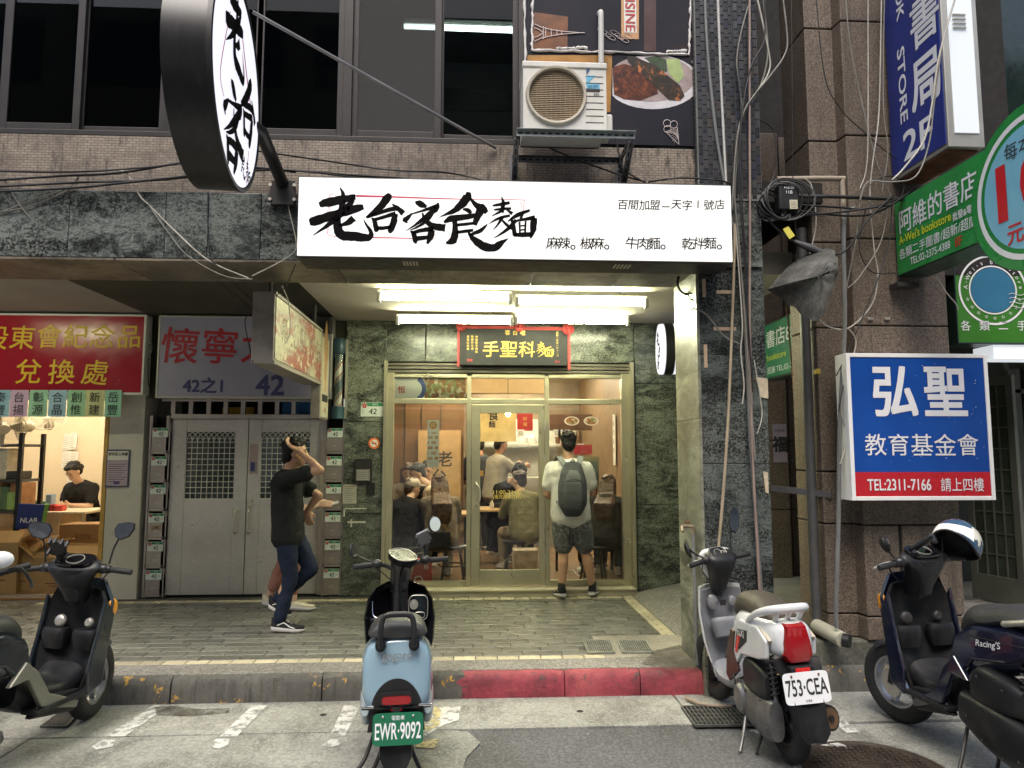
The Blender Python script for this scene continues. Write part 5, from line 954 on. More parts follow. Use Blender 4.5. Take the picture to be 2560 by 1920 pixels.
# steel angle shelf
RX0, RX1, RY0, RY1 = XY(-60, 8.4), XY(76, 8.4, 1200), 8.2, 8.6; rk = thing('shelf_rack', 'black angle steel shelf rack loaded with goods in the left shop', 'shelf')
for x in (RX0, RX1):
 for y in (RY0, RY1): MB().box(x-.02, x+.02, y-.02, y+.02, .18, ZY(1085, 8.4)).build('post', m_black, rk)
shz = [ZY(q, 8.3, 60) for q in (1110, 1198, 1275)] + [.45]
for z in shz: MB().box(RX0, RX1, RY0-.02, RY1+.02, z-.03, z).build('shelf', M('shelf_grey', (.06, .06, .06), .5), rk, bevel=.003)
m_card = M('cardboard', (.40, .25, .11), .85, 0, .14, 4, .1, 40); m_card2 = M('cardboard_dark', (.30, .17, .075), .85, 0, .15, 4); m_print = flat('carton_print', (.16, .08, .04), .8)
def carton(x, y, z, w, d, h, lab, rz=0, open_=True, mat=None, txt='茶葉'):
 c = thing('carton', lab, 'box', (x, y, z), rz, 'cardboard cartons in the left shop'); m_ = mat or m_card
 b = MB(); t_ = .008
 b.box(-w/2, w/2, -d/2, -d/2+t_, 0, h); b.box(-w/2, w/2, d/2-t_, d/2, 0, h); b.box(-w/2, -w/2+t_, -d/2+t_, d/2-t_, 0, h); b.box(w/2-t_, w/2, -d/2+t_, d/2-t_, 0, h); b.box(-w/2+t_, w/2-t_, -d/2+t_, d/2-t_, 0, t_)
 if not open_: b.box(-w/2+t_, w/2-t_, -d/2+t_, d/2-t_, h-t_-.001, h-.001)
 b.build('body', m_, c); MB().text(txt, (w*.1, -d/2-.002, h*.55), h=min(.07, h*.2)).box(-w*.3, w*.3, -d/2-.0015, -d/2-.0005, h*.25, h*.28).box(-w*.25, w*.2, -d/2-.0015, -d/2-.0005, h*.18, h*.2).build('print', m_print, c)
 if open_:
  for ax, s_, a in (('y', -1, 125), ('y', 1, 60), ('x', -1, 40), ('x', 1, 35)):
   l = d*.45 if ax == 'y' else w*.35; A_ = R_(a); dz, dd = math.sin(A_)*l, math.cos(A_)*l*-1
   if ax == 'y': q = [(-w/2, s_*d/2, h), (w/2, s_*d/2, h), (w/2, s_*(d/2-dd), h+dz*.7), (-w/2, s_*(d/2-dd), h+dz*.7)]
   else: q = [(s_*w/2, -d/2, h), (s_*w/2, d/2, h), (s_*(w/2+math.cos(A_)*l), d/2, h+dz), (s_*(w/2+math.cos(A_)*l), -d/2, h+dz)]
   MB().slab(*q, .006).build('flap', m_, c)
 return c
zf = .18
carton(XY(185, 8.1, 1450), 8.1, zf, .62, .42, .36, 'wide open carton on the floor nearest the white wall', .05, txt='Y口')
carton(XY(78, 8.15, 1400), 8.15, zf, .44, .4, .42, 'open carton with raised flaps left of the wide carton', -.2); carton(XY(5, 8.05, 1400), 8.05, zf, .5, .42, .52, 'tall open carton at the left edge below the shelf', .1)
carton(XY(178, 8.7, 1380), 8.75, zf, .34, .3, .5, 'upright carton with printed marks behind the wide carton', .1, False, m_card2, 'CO'); carton(XY(213, 8.6, 1380), 8.6, zf, .4, .34, .35, 'closed carton under the woman desk', -.05, False, txt='CD'); carton(XY(218, 8.55, 1300), 8.55, zf+.352, .42, .34, .30, 'carton stacked in front of the woman desk', .03, False, m_card2, '茶葉蛋')
for i, (p, sh_, w, h, c, lab) in enumerate(((8, 1, .22, .34, (.6, .55, .45), 'pale box with printed label on the rack'), (-20, 1, .2, .3, (.45, .3, .15), 'brown box on the rack beside the pale box'), (45, 1, .16, .09, (.03, .03, .03), 'black case on the rack'), (5, 2, .16, .36, (.5, .34, .17), 'kraft packet on the lower rack shelf'), (26, 2, .12, .26, (.12, .2, .1), 'green and brown tin on the lower rack shelf'), (40, 2, .16, .2, (.35, .5, .15), 'green plastic bag on the lower rack shelf'), (58, 2, .12, .3, (.4, .2, .09), 'orange brown packet on the lower rack shelf'))):
 MB().box(-w/2, w/2, -.12, .12, 0, h).build('shelf_goods', M('goods_%d' % i, c, .6, 0, .25, 12), None, lab, 'goods', 'goods on the rack', bevel=.012, loc=(XY(p, 8.35, 1200), 8.36, shz[sh_]), rot=(0, 0, random.uniform(-.2, .2)))
# fans
m_fan = M('fan_plastic', (.5, .46, .36), .4, 0, .1)
def fan(p, q, Y, r, tilt, yaw, lab):
 P = on_y(p, q, Y); f = thing('fan', lab, 'fan', P, yaw); Mf = Matrix.Rotation(R_(90+tilt), 4, 'X'); b = MB()
 for i in range(1, 9): rr = r*i/8; z = .05*(1-(i/8)**3); b.tube([Mf @ V((rr*math.cos(a), rr*math.sin(a), z)) for a in [k*math.pi/14 for k in range(28)]], .0022 if i < 8 else .008, 4, closed=True)
 for k in range(24): a = k*math.pi/12; b.tube([Mf @ V((r*u*math.cos(a), r*u*math.sin(a), .05*(1-u**3))) for u in (.1, .5, .8, 1)], .0018, 4)
 b.build('cage', m_fan, f, kind='stuff'); h = MB()
 for k in range(3):
  a0 = k*2*math.pi/3; h.raw([Mf @ V((math.cos(a0+da)*rr, math.sin(a0+da)*rr, -.01+dz)) for rr, da, dz in ((.05, 0, 0), (r*.85, -.25, -.02), (r*.88, .5, .03), (.05, .7, .01))], [(0,1,2,3)])
 h.build('blades', M('fan_blade', (.35, .33, .26), .35), f); MB().lathe([(0, .06), (.05, .055), (.055, 0), (.06, -.1), (.03, -.14), (0, -.14)], 16, Mf).build('motor', m_fan, f, smooth=40)
fan(12, 1072, 8.15, .2, 12, .5, 'large cream fan facing out on top of the rack'); fan(50, 1068, 8.35, .17, 5, -.9, 'dark backed fan turned aside on top of the rack'); fan(120, 1050, 9.6, .22, -55, .2, 'cream wall fan tilted down on the left shop wall')
# desk and small things
dk = thing('desk', 'white topped desk with steel legs where the woman works', 'desk', (XY(190, 9.2), 9.25, zf)); MB().box(-.55, .3, -.35, .35, .72, .75).build('top', M('desk_top', (.6, .55, .42), .5), dk, bevel=.004)
for x, y in ((-.5, -.3), (.25, -.3), (-.5, .3), (.25, .3)): MB().tube([(x, y, .72), (x, y, 0)], .016, 6).build('leg', m_alu, dk)
MB().box(-.36, .36, -.3, .3, 0, .74).build('low_cabinet', M('cabinet_cream', (.55, .45, .3), .6), None, 'cream low cabinet holding small goods beside the rack', 'cabinet', bevel=.006, loc=(XY(105, 9.1), 9.2, zf))
for i, (p, w, h, c, lab) in enumerate(((88, .1, .14, (.45, .35, .2), 'tan canister on the low cabinet'), (104, .16, .12, (.1, .25, .16), 'green carton of tissues on the low cabinet'), (133, .12, .08, (.5, .04, .04), 'red plastic box on the desk'), (150, .13, .07, (.55, .05, .04), 'second red box beside white paper on the desk'), (128, .07, .2, (.25, .35, .5), 'blue water bottle on the low cabinet'))):
 P = XY(p, 9.05, 1230); MB().box(-w/2, w/2, -.05, .05, 0, h).build('desk_goods', M('dg_%d' % i, c, .5, 0, .2, 15), None, lab, 'goods', bevel=.01, loc=(P, 9.05, zf+.75))
bg = thing('blue_bag', 'blue shopping bag with green edge and white lettering hanging from the rack', 'bag', (XY(80, 8.12, 1290), 8.1, 0)); z0, z1 = ZY(1318, 8.1), ZY(1255, 8.1)
b = MB(); b.slab((-.16, 0, z0), (.1, .01, z0+.02), (.14, .0, z1-.01), (-.14, 0, z1), .05); b.build('body', flat('bag_blue', (.015, .03, .18), .5), bg, bevel=.01); MB().slab((.1, .012, z0+.02), (.13, .03, z0+.02), (.17, .02, z1-.01), (.14, .001, z1-.01), .05).build('gusset', flat('bag_green', (.15, .35, .06), .5), bg); MB().text('NLAB.', (-.01, -.004, z0+.1), h=.05, bold=.02, shear=.1).build('lettering', m_wl, bg)
for i, (p, q0, q1, w) in enumerate(((165, 1085, 1125, 20), (180, 1082, 1124, 18), (163, 1127, 1170, 22), (182, 1130, 1165, 20), (172, 1178, 1210, 14))):
 X0, X1, Z0, Z1 = rect(p-w/2, q0, p+w/2, q1, 10.55); b = MB(); b.slab((X0, 10.57, Z0), (X1, 10.57, Z0), (X1, 10.59, Z1), (X0, 10.59, Z1), .001, 0)
 for k in range(7): b.box(X0+.015, X1-.02-.01*(k % 3), 10.565, 10.567, Z1-.03-k*.03, Z1-.026-k*.03, 1)
 b.build('wall_paper_note', [m_paper, m_grey], None, ('handwritten sheet, top left of the sheets on the left shop wall', 'handwritten sheet, top right of the sheets on the left shop wall', 'handwritten sheet, middle left on the left shop wall', 'handwritten sheet, middle right on the left shop wall', 'small handwritten sheet, lowest on the left shop wall')[i], 'paper', 'handwritten sheets on the wall')
# ================= air conditioner, banner, pipes on the upper storey =================
X0, X1, Z0, Z1 = rect(1308, 158, 1516, 322, 4.45); ac = thing('air_conditioner', 'off white outdoor air conditioner unit on a slotted steel bracket', 'air conditioner', (X0, 4.45, Z0)); w, h = X1-X0, Z1-Z0
m_ac = M('ac_white', (.62, .61, .56), .45, 0, .08, 3, dirt=.3, ds=7, dc=(.3, .26, .19)); cxf, czf, rf = w*.395, h*.5, h*.42
fb = MB(); N = 48
# front plate with a round opening
ring = [(cxf+rf*math.cos(2*math.pi*k/N), czf+rf*math.sin(2*math.pi*k/N)) for k in range(N)]
def sqp(a):
 c, s_ = math.cos(a), math.sin(a); k = 1e9
 if c > 1e-6: k = min(k, (w-cxf)/c)
 if c < -1e-6: k = min(k, -cxf/c)
 if s_ > 1e-6: k = min(k, (h-czf)/s_)
 if s_ < -1e-6: k = min(k, -czf/s_)
 return (cxf+k*c, czf+k*s_)
angs = sorted([2*math.pi*k/N for k in range(N)] + [math.atan2(dz, dx_) % (2*math.pi) for dx_, dz in ((w-cxf, h-czf), (-cxf, h-czf), (-cxf, -czf), (w-cxf, -czf))])
ri = [V((cxf+rf*math.cos(a), 0, czf+rf*math.sin(a))) for a in angs]; ro = [V((*sqp(a), 0)) for a in angs]; ro = [V((p.x, 0, p.y)) for p in ro]; n = len(angs)
fb.raw(ri+ro, [(i, (i+1) % n, n+(i+1) % n, n+i) for i in range(n)]); fb.raw([p+V((0, .06, 0)) for p in ri]+ri, [(i, (i+1) % n, n+(i+1) % n, n+i) for i in range(n)])
fb.box(0, w, .001, .30, -.0, .002).box(0, w, .001, .30, h-.002, h).box(0, .002, .001, .3, 0, h).box(w-.002, w, .001, .3, 0, h).box(.0, w, .28, .3, 0, h)
fb.build('case', m_ac, ac); MB().box(-.006, w+.006, -.008, .31, h-.035, h+.008).build('lid', m_ac, ac, bevel=.008); MB().box(w+.001, w+.05, .05, .24, h*.02, h*.3).build('valve_cover', m_ac, ac, bevel=.012)
for k in range(8):
 z = h*(.1+.1*k);
 for a0, a1 in ((.02, cxf-rf-.005), (cxf+rf+.005, w-.02)):
  MB().box(max(.02, a0), a1, -.002, .001, z, z+.004).build('groove', m_dark, ac) if a1-a0 > .02 else None
MB().lathe([(rf-.012, 0), (rf-.008, .02), (rf+.006, .022), (rf+.014, .0)], 48, Matrix.Translation((cxf, 0, czf)) @ Matrix.Rotation(R_(90), 4, 'X')).build('fan_ring', M('ac_ring', (.42, .38, .30), .5), ac, smooth=50)
MB().lathe([(0, 0), (rf-.005, 0)], 32, Matrix.Translation((cxf, .058, czf)) @ Matrix.Rotation(R_(90), 4, 'X')).build('dark_opening', m_joint, ac)
b = MB()
for k in range(-14, 15):
 z = k*rf/15; x = math.sqrt(max(rf*rf-z*z, 0)); b.box(cxf-x, cxf+x, .004, .008, czf+z-.0028, czf+z+.0028)
for k in range(-5, 6): x = k*rf/6; z = math.sqrt(rf*rf-x*x); b.box(cxf+x-.0015, cxf+x+.0015, .009, .012, czf-z, czf+z)
b.build('fan_grille', M('grille_tan', (.33, .25, .15), .5), ac, kind='stuff')
b = MB(); b.raw([(w*.76, -.002, h*.82), (w*.87, -.002, h*.82), (w*.76, -.002, h*.68)], [(0, 1, 2)], 0); b.raw([(w*.76, -.0025, h*.92), (w*.81, -.0025, h*.92), (w*.76, -.0025, h*.82)], [(0, 2, 1)], 1); b.box(w*.76, w*.92, -.003, 0, h*.62, h*.69, 0); b.text('DAIKIN', (w*.83, -.003, h*.945), w=w*.13, mi=2); b.text('cn·iiir', (w*.84, -.004, h*.655), w=w*.12, mi=1, shear=.2, bold=.02); b.box(w*.76, w*.92, -.003, 0, h*.575, h*.6, 3); b.text('R32', (w*.88, -.003, h*.535), h=h*.035, mi=3, bold=.02)
b.build('badge', [flat('badge_cyan', (.12, .42, .6), .5), flat('badge_navy', (.02, .06, .16), .5), m_grey, m_ink], ac)
br_ = thing('steel_bracket', 'slotted galvanised steel bracket under the air conditioner', 'bracket'); m_galv = M('galvanised', (.36, .4, .39), .4, .7, .15, 6); m_galvd = M('galvanised_dark', (.14, .14, .145), .45, .6, .2, 6)
X0b, X1b, Z0b, Z1b = rect(1292, 325, 1588, 343, 4.42)
def slotted(A_, B_, up, wd, mat, name='rail', nslot=16):
 A_, B_ = V(A_), V(B_); d = (B_-A_); L = d.length; d.normalize(); up = V(up); up = (up-d*up.dot(d)).normalized(); n_ = d.cross(up); b = MB(); Mx = Matrix(((d.x, n_.x, up.x, A_.x), (d.y, n_.y, up.y, A_.y), (d.z, n_.z, up.z, A_.z), (0, 0, 0, 1)))
 b.box(0, L, -.002, .002, -wd/2, wd/2, 0, Mx); b.box(0, L, .0, .03, wd/2-.003, wd/2, 0, Mx)
 for k in range(nslot): u = L*(k+.5)/nslot; b.box(u-L/nslot*.28, u+L/nslot*.28, -.0035, -.002, -wd*.12, wd*.12, 1, Mx); b.box(u-L/nslot*.28, u+L/nslot*.28, .002, .0035, -wd*.12, wd*.12, 1, Mx)
 b.build(name, [mat, m_joint], br_)
slotted((X0b, 4.43, (Z0b+Z1b)/2), (X1b, 4.43, (Z0b+Z1b)/2), (0, 0, 1), .042, m_galv); slotted((X0b, 4.80, (Z0b+Z1b)/2-.02), (X1b, 4.80, (Z0b+Z1b)/2-.02), (0, 0, 1), .042, m_galvd)
for X in (X0b, X1b-.02):
 slotted((X, 4.43, (Z0b+Z1b)/2), (X, 4.85, (Z0b+Z1b)/2), (0, 0, 1), .04, m_galvd, nslot=6); slotted((X, 4.86, Z1b+.02), (X, 4.86, Z1b-.36), (1, 0, 0), .05, m_galvd, 'upright', 8); slotted((X, 4.46, Z0b), (X, 4.86, Z1b-.34), (1, 0, 0), .035, m_galvd, 'brace', 8)
# printed food banner
X0, X1, Z0, Z1 = rect(1312, -260, 1738, 360, 4.9); bn = thing('food_banner', 'dark printed food banner with a steak plate and white caulked seams', 'banner', (0, 4.9, 0)); W = X1-X0
t = NT('banner_print'); c = t.ramp(t.noise(1.5, 4), [(.35, (.012, .013, .02)), (.6, (.02, .02, .028)), (.8, (.06, .028, .015))]); t.col(c); m_bann = t.set(Roughness=.5, Specular_IOR_Level=.15)
pnl = MB().box(X0, X1, 0, .02, Z0, Z1).build('sheet', m_bann, bn); bpx = lambda p, q: on_y(p, q, 4.9) - V((0, 4.9, 0))
def bpoly(pts, mat, name, d=.001, k=None):
 b = MB(); vs = [bpx(*p) for p in pts]; b.raw([v + V((0, -d, 0)) for v in vs], [tuple(range(len(vs)))]); return b.build(name, mat, pnl)
def ell(cx, cy, rx, ry, n=36, a0=0, a1=360, rot=0): return [(cx+rx*math.cos(R_(a))*math.cos(rot)-ry*math.sin(R_(a))*math.sin(rot), cy+rx*math.cos(R_(a))*math.sin(rot)+ry*math.sin(R_(a))*math.cos(rot)) for a in [a0+(a1-a0)*i/n for i in range(n if a1-a0 >= 360 else n+1)]]
xr = 1734
clip = lambda P_: [(min(max(x, 1531), xr), y) for x, y in P_]
bpoly(clip(ell(1632, 205, 118, 68)), M('print_plate', (.62, .6, .62), .3), 'printed_plate'); bpoly(clip(ell(1628, 196, 108, 58)), M('print_plate_in', (.34, .27, .26), .3, 0, .3, 8), 'printed_plate', .002)
t = NT('print_meat'); c = t.ramp(t.noise(16, 8, .75), [(.35, (.02, .01, .01)), (.5, (.09, .025, .012)), (.62, (.22, .06, .02)), (.72, (.5, .35, .25))]); t.col(c); m_meat = t.set(Roughness=.3)
bpoly(clip([(1531, 168), (1560, 160), (1600, 170), (1640, 205), (1645, 235), (1600, 252), (1560, 248), (1535, 236)]), m_meat, 'printed_meat', .003)
t = NT('print_sausage'); c = t.ramp(t.noise(12, 7, .7), [(.42, (.025, .02, .012)), (.56, (.06, .035, .02)), (.62, (.5, .16, .04)), (.75, (.6, .25, .08))]); t.col(c); m_saus = t.set(Roughness=.3)
bpoly([(1566, 142), (1580, 140), (1640, 165), (1700, 215), (1711, 240), (1700, 252), (1672, 250), (1630, 210), (1590, 175), (1570, 155)], m_saus, 'printed_sausage', .004)
bpoly([(1610, 145), (1640, 140), (1665, 150), (1668, 180), (1650, 178)], M('print_parsley', (.03, .06, .02), .4, 0, .5, 20), 'printed_parsley', .003); bpoly([(1665, 148), (1698, 148), (1710, 190), (1695, 210), (1672, 185)], M('print_lettuce', (.33, .42, .16), .4, 0, .25, 12), 'printed_lettuce', .0035); bpoly([(1590, 142), (1640, 142), (1632, 158), (1615, 156)], M('print_onion', (.6, .52, .55), .4), 'printed_onion', .0028)
bpoly([(1318, 138), (1530, 138), (1530, 158), (1526, 280), (1318, 280)], M('print_ochre', (.35, .17, .03), .35, 0, .4, 5), 'printed_ochre_patch', .0012); bpoly([(1330, 30), (1420, 42), (1418, 128), (1332, 122)], M('print_brown', (.14, .045, .01), .35, 0, .5, 9), 'printed_brown_patch', .0012); bpoly([(1610, -60), (1640, -60), (1640, 128), (1610, 128)], M('print_dark_red', (.05, .016, .012), .35), 'printed_patch', .001)
bpoly([(1553, -60), (1597, -60), (1597, 98), (1553, 98)], M('print_tan', (.5, .27, .12), .4), 'printed_word_strip', .0015); b = MB(); P = bpx(1575, 20); b.box(P.x-.045, P.x+.045, -.003, -.002, P.z-.19, P.z+.3, 0); b.text('CUISINE', (P.x, -.0045, P.z+.02), (0, 0, -1), (1, 0, 0), w=.4, h=.07, mi=1, bold=.02); b.build('printed_word', [m_paper, flat('word_red', (.4, .03, .03), .5)], pnl)
m_wline = flat('print_white_line', (.6, .52, .5), .5); b = MB()
def pl(pts, r=.003): b.tube([bpx(*p) + V((0, -.006, 0)) for p in pts], r, 4)
for s_ in (1, -1): pl([(1336, 83+s_*22), (1352, 83+s_*14), (1372, 83+s_*9), (1400, 83+s_*4), (1450, 83)]); pl([(1336, 83+s_*12), (1347, 83+s_*8), (1358, 83)])
for x, hh in ((1358, 16), (1364, 13), (1378, 10), (1392, 7), (1404, 5)): pl([(x, 83-hh), (x, 83+hh)])
pl([(1450, 83), (1462, 83)])
for k in range(7): pl(ell(1505+11*k, 78+6*(k % 3)+2*k, 13, 5, 14, rot=.5)+[ell(1505+11*k, 78+6*(k % 3)+2*k, 13, 5, 14, rot=.5)[0]], .0018)
for cx, cy in ((1667, 309), (1684, 312), (1668, 324)): pl(ell(cx, cy, 9, 9, 14)+[ell(cx, cy, 9, 9, 14)[0]], .002)
pl([(1663, 330), (1697, 362)], .002); pl([(1663, 331), (1692, 319), (1697, 362)], .002)
for k in range(6): pl([(1668+5*k, 330-2*k), (1697, 362-5*(5-k))], .0012); pl([(1665+4*k, 333+5*k), (1694, 324+4*k)], .0012)
b.build('printed_line_art', m_wline, pnl)
# white caulk seams
m_caulk = M('white_caulk', (.66, .63, .6), .6, 0, .1, 20, .5, 60); rg = random.Random(11)
def seam(A_, B_, nm='caulk_seam'):
 b = MB(); n = 26; pts = []; rs_ = []
 for i in range(n+1):
  u = i/n; p = (A_[0]+(B_[0]-A_[0])*u+rg.uniform(-1.5, 1.5), A_[1]+(B_[1]-A_[1])*u+rg.uniform(-1.5, 1.5)); pts.append(bpx(*p)+V((0, -.006, 0))); rs_.append(.008*rg.uniform(.6, 1.6))
 b.tube(pts, rs_, 6); b.build(nm, m_caulk, bn, smooth=60)
seam((1312, -60), (1313, 358)); seam((1332, -60), (1330, 126)); seam((1330, 126), (1722, 138)); seam((1722, 138), (1728, -60)); seam((1735, -60), (1738, 362)); seam((1732, 142), (1737, 200)); seam((1390, 122), (1470, 120)); seam((1665, 130), (1715, 128))
# white drain pipe above the unit, stub
A_ = on_y(1503, 160, 4.85); B_ = on_y(1502, 28, 4.85); MB().tube(smooth_path([A_, B_+V((0, 0, -.05)), B_+V((0, .02, .0)), B_+V((0, .06, .01))]), .021, 10).build('drain_pipe', m_pvc_l, None, 'short white pipe rising from the air conditioner into the banner', 'pipe', smooth=60)
# ================= pipes and cables =================
def cable(pts, r, mat, lab, group=None, name='cable', k=6, n=6, cat='cable'):
 return MB().tube(smooth_path(pts, k), r*.85, n).build(name, mat, None, lab, cat, group, smooth=60)
CY = FY-.01
yp = lambda L, Y=CY, dy=0: [on_y(p, q, Y if len(r) == 0 else r[0]) for p, q, *r in L]
cable(yp([(1760, -80), (1768, 120), (1790, 330), (1812, 465), (1845, 640), (1862, 800), (1876, 1100), (1905, 1500), (1912, 1600)]), .014, m_pvc, 'thick grey conduit running the full height of the dark tiled column', name='conduit', cat='conduit')
cable(yp([(1792, -80), (1802, 200), (1815, 458)]), .012, m_pvc_l, 'pale conduit rising beside the thick grey conduit above the sign', name='conduit', cat='conduit')
cable(yp([(1874, -80), (1874, 300), (1875, 560), (1874, 800), (1878, 1000), (1880, 1110), (1895, 1400), (1908, 1620)], CY-.02), .011, M('pinkish_pipe', (.27, .2, .17), .5), 'thin brownish pipe down the right side of the marble column', name='conduit', cat='conduit')
cable(yp([(1836, 560), (1834, 700), (1820, 1050), (1800, 1330), (1776, 1560), (1770, 1640)], CY-.03), .012, M('tan_hose', (.36, .29, .2), .6), 'tan hose hanging in front of the marble column', name='hose', cat='hose')
for i, (a, m_) in enumerate((([(1895, -60), (1858, 60), (1842, 150), (1850, 230), (1856, 280), (1850, 330), (1838, 460), (1840, 560), (1858, 760), (1880, 1100)], m_cable_g), ([(1900, -60), (1915, 60), (1918, 150), (1895, 230), (1862, 280), (1845, 340), (1836, 470), (1846, 600), (1864, 820), (1888, 1150)], m_cable_g), ([(1880, -60), (1920, 120), (1922, 180), (1885, 240), (1858, 285), (1842, 350), (1832, 480)], m_cable_w), ([(1950, -60), (1968, 90), (1960, 140), (1925, 190), (1880, 245), (1856, 290), (1840, 370), (1830, 520)], m_cable_g), ([(1826, -60), (1830, 100), (1852, 260), (1846, 420), (1860, 640), (1882, 980)], m_cable_b), ([(1908, -60), (1912, 90), (1880, 160), (1858, 260), (1850, 400), (1868, 700)], m_cable_b))):
 cable(yp(a, CY-.015-.008*i), .0075 if m_ is not m_cable_b else .006, m_, ('grey cable swinging left at the top of the cable bundle on the tiled column', 'grey cable bowing right near the top of the bundle on the tiled column', 'pale cable ending behind the sign in the bundle on the tiled column', 'grey cable looping widest to the right from the bundle on the tiled column', 'black cable straight down the bundle on the tiled column', 'black cable crossing the bundle on the tiled column')[i], 'cable bundle on the tiled column')
cable(yp([(1838, 560), (1850, 720), (1856, 820), (1852, 880), (1860, 960), (1856, 1010)], CY-.03), .006, m_cable_w, 'frayed white cable end dangling on the marble column'); cable(yp([(1730, 770), (1765, 785), (1810, 840), (1850, 860)], CY-.02), .006, m_cable_g, 'grey cable slanting from the pale pillar strip across the marble column')
cable(yp([(1885, 900), (1900, 990), (1905, 1040), (1893, 1085)], CY-.02), .005, m_cable_w, 'thin white cable hooking off the pipes lower on the marble column')
# taped strips on the marble column
m_tape = M('tan_tape', (.45, .33, .22), .7); n_ = 0
for (p, q, l, hor) in ((1760, 720, 48, 0), (1812, 730, 44, 1), (1812, 822, 60, 1), (1764, 890, 60, 0)):
 P = on_y(p, q, FY+.028); L = l*4.85/FPX; b = MB(); b.box(P.x-(L/2 if hor else .012), P.x+(L/2 if hor else .012), FY+.026, FY+.0295, P.z-(.012 if hor else L/2), P.z+(.012 if hor else L/2)); b.build('tape_strip', m_tape, None, ('upper vertical tan tape strip on the marble column', 'upper horizontal tan tape strip on the marble column', 'lower horizontal tan tape strip on the marble column', 'lower vertical tan tape strip on the marble column')[n_], 'tape', 'tape strips on the marble column'); n_ += 1
for (p0, q0, p1, q1, lab) in ((1893, 942, 1923, 996, 'torn pale paper scrap at the edge of the marble column below the alley sign'), (1912, 1178, 1924, 1235, 'narrow pale paper scrap at the edge of the marble column beside the pipes')):
 X0, X1, Z0, Z1 = rect(p0, q0, p1, q1, FY); b = MB(); b.prism([(X0, FY+.02, Z1), (X1, FY+.02, Z1-.01), (X1, FY+.02, Z0), (X0+(X1-X0)*.35, FY+.02, Z0+.01)], (0, .008, 0)); b.build('paper_scrap', M('kraft_scrap', (.5, .42, .3), .8, 0, .2, 20), None, lab, 'paper')
# bundle of black cables along the top of the marble beam
for i, L in enumerate(([(-80, 455), (150, 440), (300, 432), (480, 402), (560, 395)], [(-80, 470), (200, 456), (420, 448), (620, 420), (740, 430)], [(-80, 482), (180, 470), (330, 455), (660, 425), (900, 440), (1120, 452)], [(560, 368), (660, 380), (800, 400), (980, 425), (1120, 432), (1240, 458)], [(640, 418), (780, 430), (900, 445), (1060, 455)], [(1330, 350), (1420, 390), (1500, 420), (1560, 440), (1615, 455)], [(1540, 345), (1550, 400), (1560, 425), (1610, 455)], [(1620, 455), (1700, 445), (1790, 450), (1830, 460)], [(-80, 425), (180, 430), (400, 415), (470, 405)])):
 cable(yp(L, FY-.03-.012*i), .010 if i < 3 else .007, m_cable_b, ('upper black cable of the bundle left of the round sign', 'middle black cable running to the long sign above the marble', 'long black cable sagging over the top of the long sign', 'black cable sloping down the mosaic wall to the long sign', 'short black cable lying along the top of the long sign', 'black hose slanting from the air conditioner bracket', 'black hose dropping below the air conditioner', 'black cable along the right end of the long sign', 'topmost black cable at the left edge of the marble beam')[i], 'black cables above the marble beam')
for i, (L, m_) in enumerate((([(-40, 548), (80, 500), (170, 470), (200, 435)], m_cable_g), ([(-40, 532), (60, 520), (180, 470), (196, 437)], m_cable_g), ([(-30, 430), (10, 450), (40, 500), (75, 545)], m_cable_g), ([(290, 425), (318, 435), (350, 490), (375, 515), (430, 570), (520, 650), (620, 695)], m_cable_w), ([(370, 510), (420, 580), (470, 640), (560, 690), (630, 698)], m_cable_g), ([(715, 440), (722, 520), (740, 600), (735, 630), (690, 660), (630, 690)], m_cable_w), ([(520, 480), (520, 560), (525, 640), (540, 660)], m_cable_b))):
 cable(yp(L, FY-.012-.003*i), .0055, m_, ('grey wire curving down the marble at the left edge, outer one', 'grey wire curving down the marble at the left edge, inner one', 'short grey wire slanting right at the left edge of the marble', 'pale wire slanting across the marble beam to the old sign', 'grey wire sagging across the marble beam to the old sign', 'pale wire looping from the round sign bracket to the old sign', 'black wire straight down the marble beam joint')[i], 'wires across the marble beam')
for i, L in enumerate(([(540, 700, 5.4), (625, 770, 5.6), (612, 805, 5.8), (632, 905, 5.28)], [(575, 700, 5.4), (640, 760, 5.35)], [(705, 715, 5.25), (722, 760, 5.28), (725, 830, 5.3), (712, 860, 5.3)], [(740, 660, 4.85), (715, 715, 5.1), (690, 740, 5.25)])): cable(yp(L), .005, [m_cable_b, m_cable_b, m_cable_w, m_cable_b][i], ('black wire hanging at the left of the old box sign', 'black wire from the dark ceiling to the old box sign', 'pale wire hanging over the face of the old box sign', 'black wire from the long sign to the old box sign')[i])
for i, L in enumerate(([(362, 790), (370, 880), (372, 960), (390, 1010)], [(365, 800), (380, 870), (366, 900)], [(375, 900, 7.5), (352, 880, 7.5), (380, 860, 7.5)])): cable(yp([(p, q, 7.5) for p, q, *_ in L]), .005, [m_cable_b, m_cable_w, m_cable_b][i], ('black wire down the white wall beside the red sign', 'pale wire down the white wall beside the red sign', 'short black wire loop on the white wall beside the red sign')[i])
# coil of black wire hanging at the pale pillar strip
P = on_y(1714, 708, 5.1); b = MB();
for k in range(4): b.tube([P+V((math.cos(a)*(.055+.006*k), -.01*k, math.sin(a)*(.075+.006*k))) for a in [i*math.pi/9 for i in range(18)]], .005, 5, closed=True)
b.tube([P+V((0, 0, .07)), P+V((.01, .02, .2))], .004, 5); b.build('wire_coil', m_cable_b, None, 'coil of black wire hanging at the head of the pale pillar strip', 'cable', smooth=60)
P = on_y(1735, 750, 4.98); b = MB(); rg = random.Random(2); b.tube(smooth_path([P+V((rg.uniform(-.05, .05), rg.uniform(-.03, .01), rg.uniform(-.09, .09))) for i in range(12)]), .004, 5); b.build('wire_tangle', m_cable_b, None, 'tangle of dark wire below the coil on the pale pillar strip', 'cable', smooth=60)
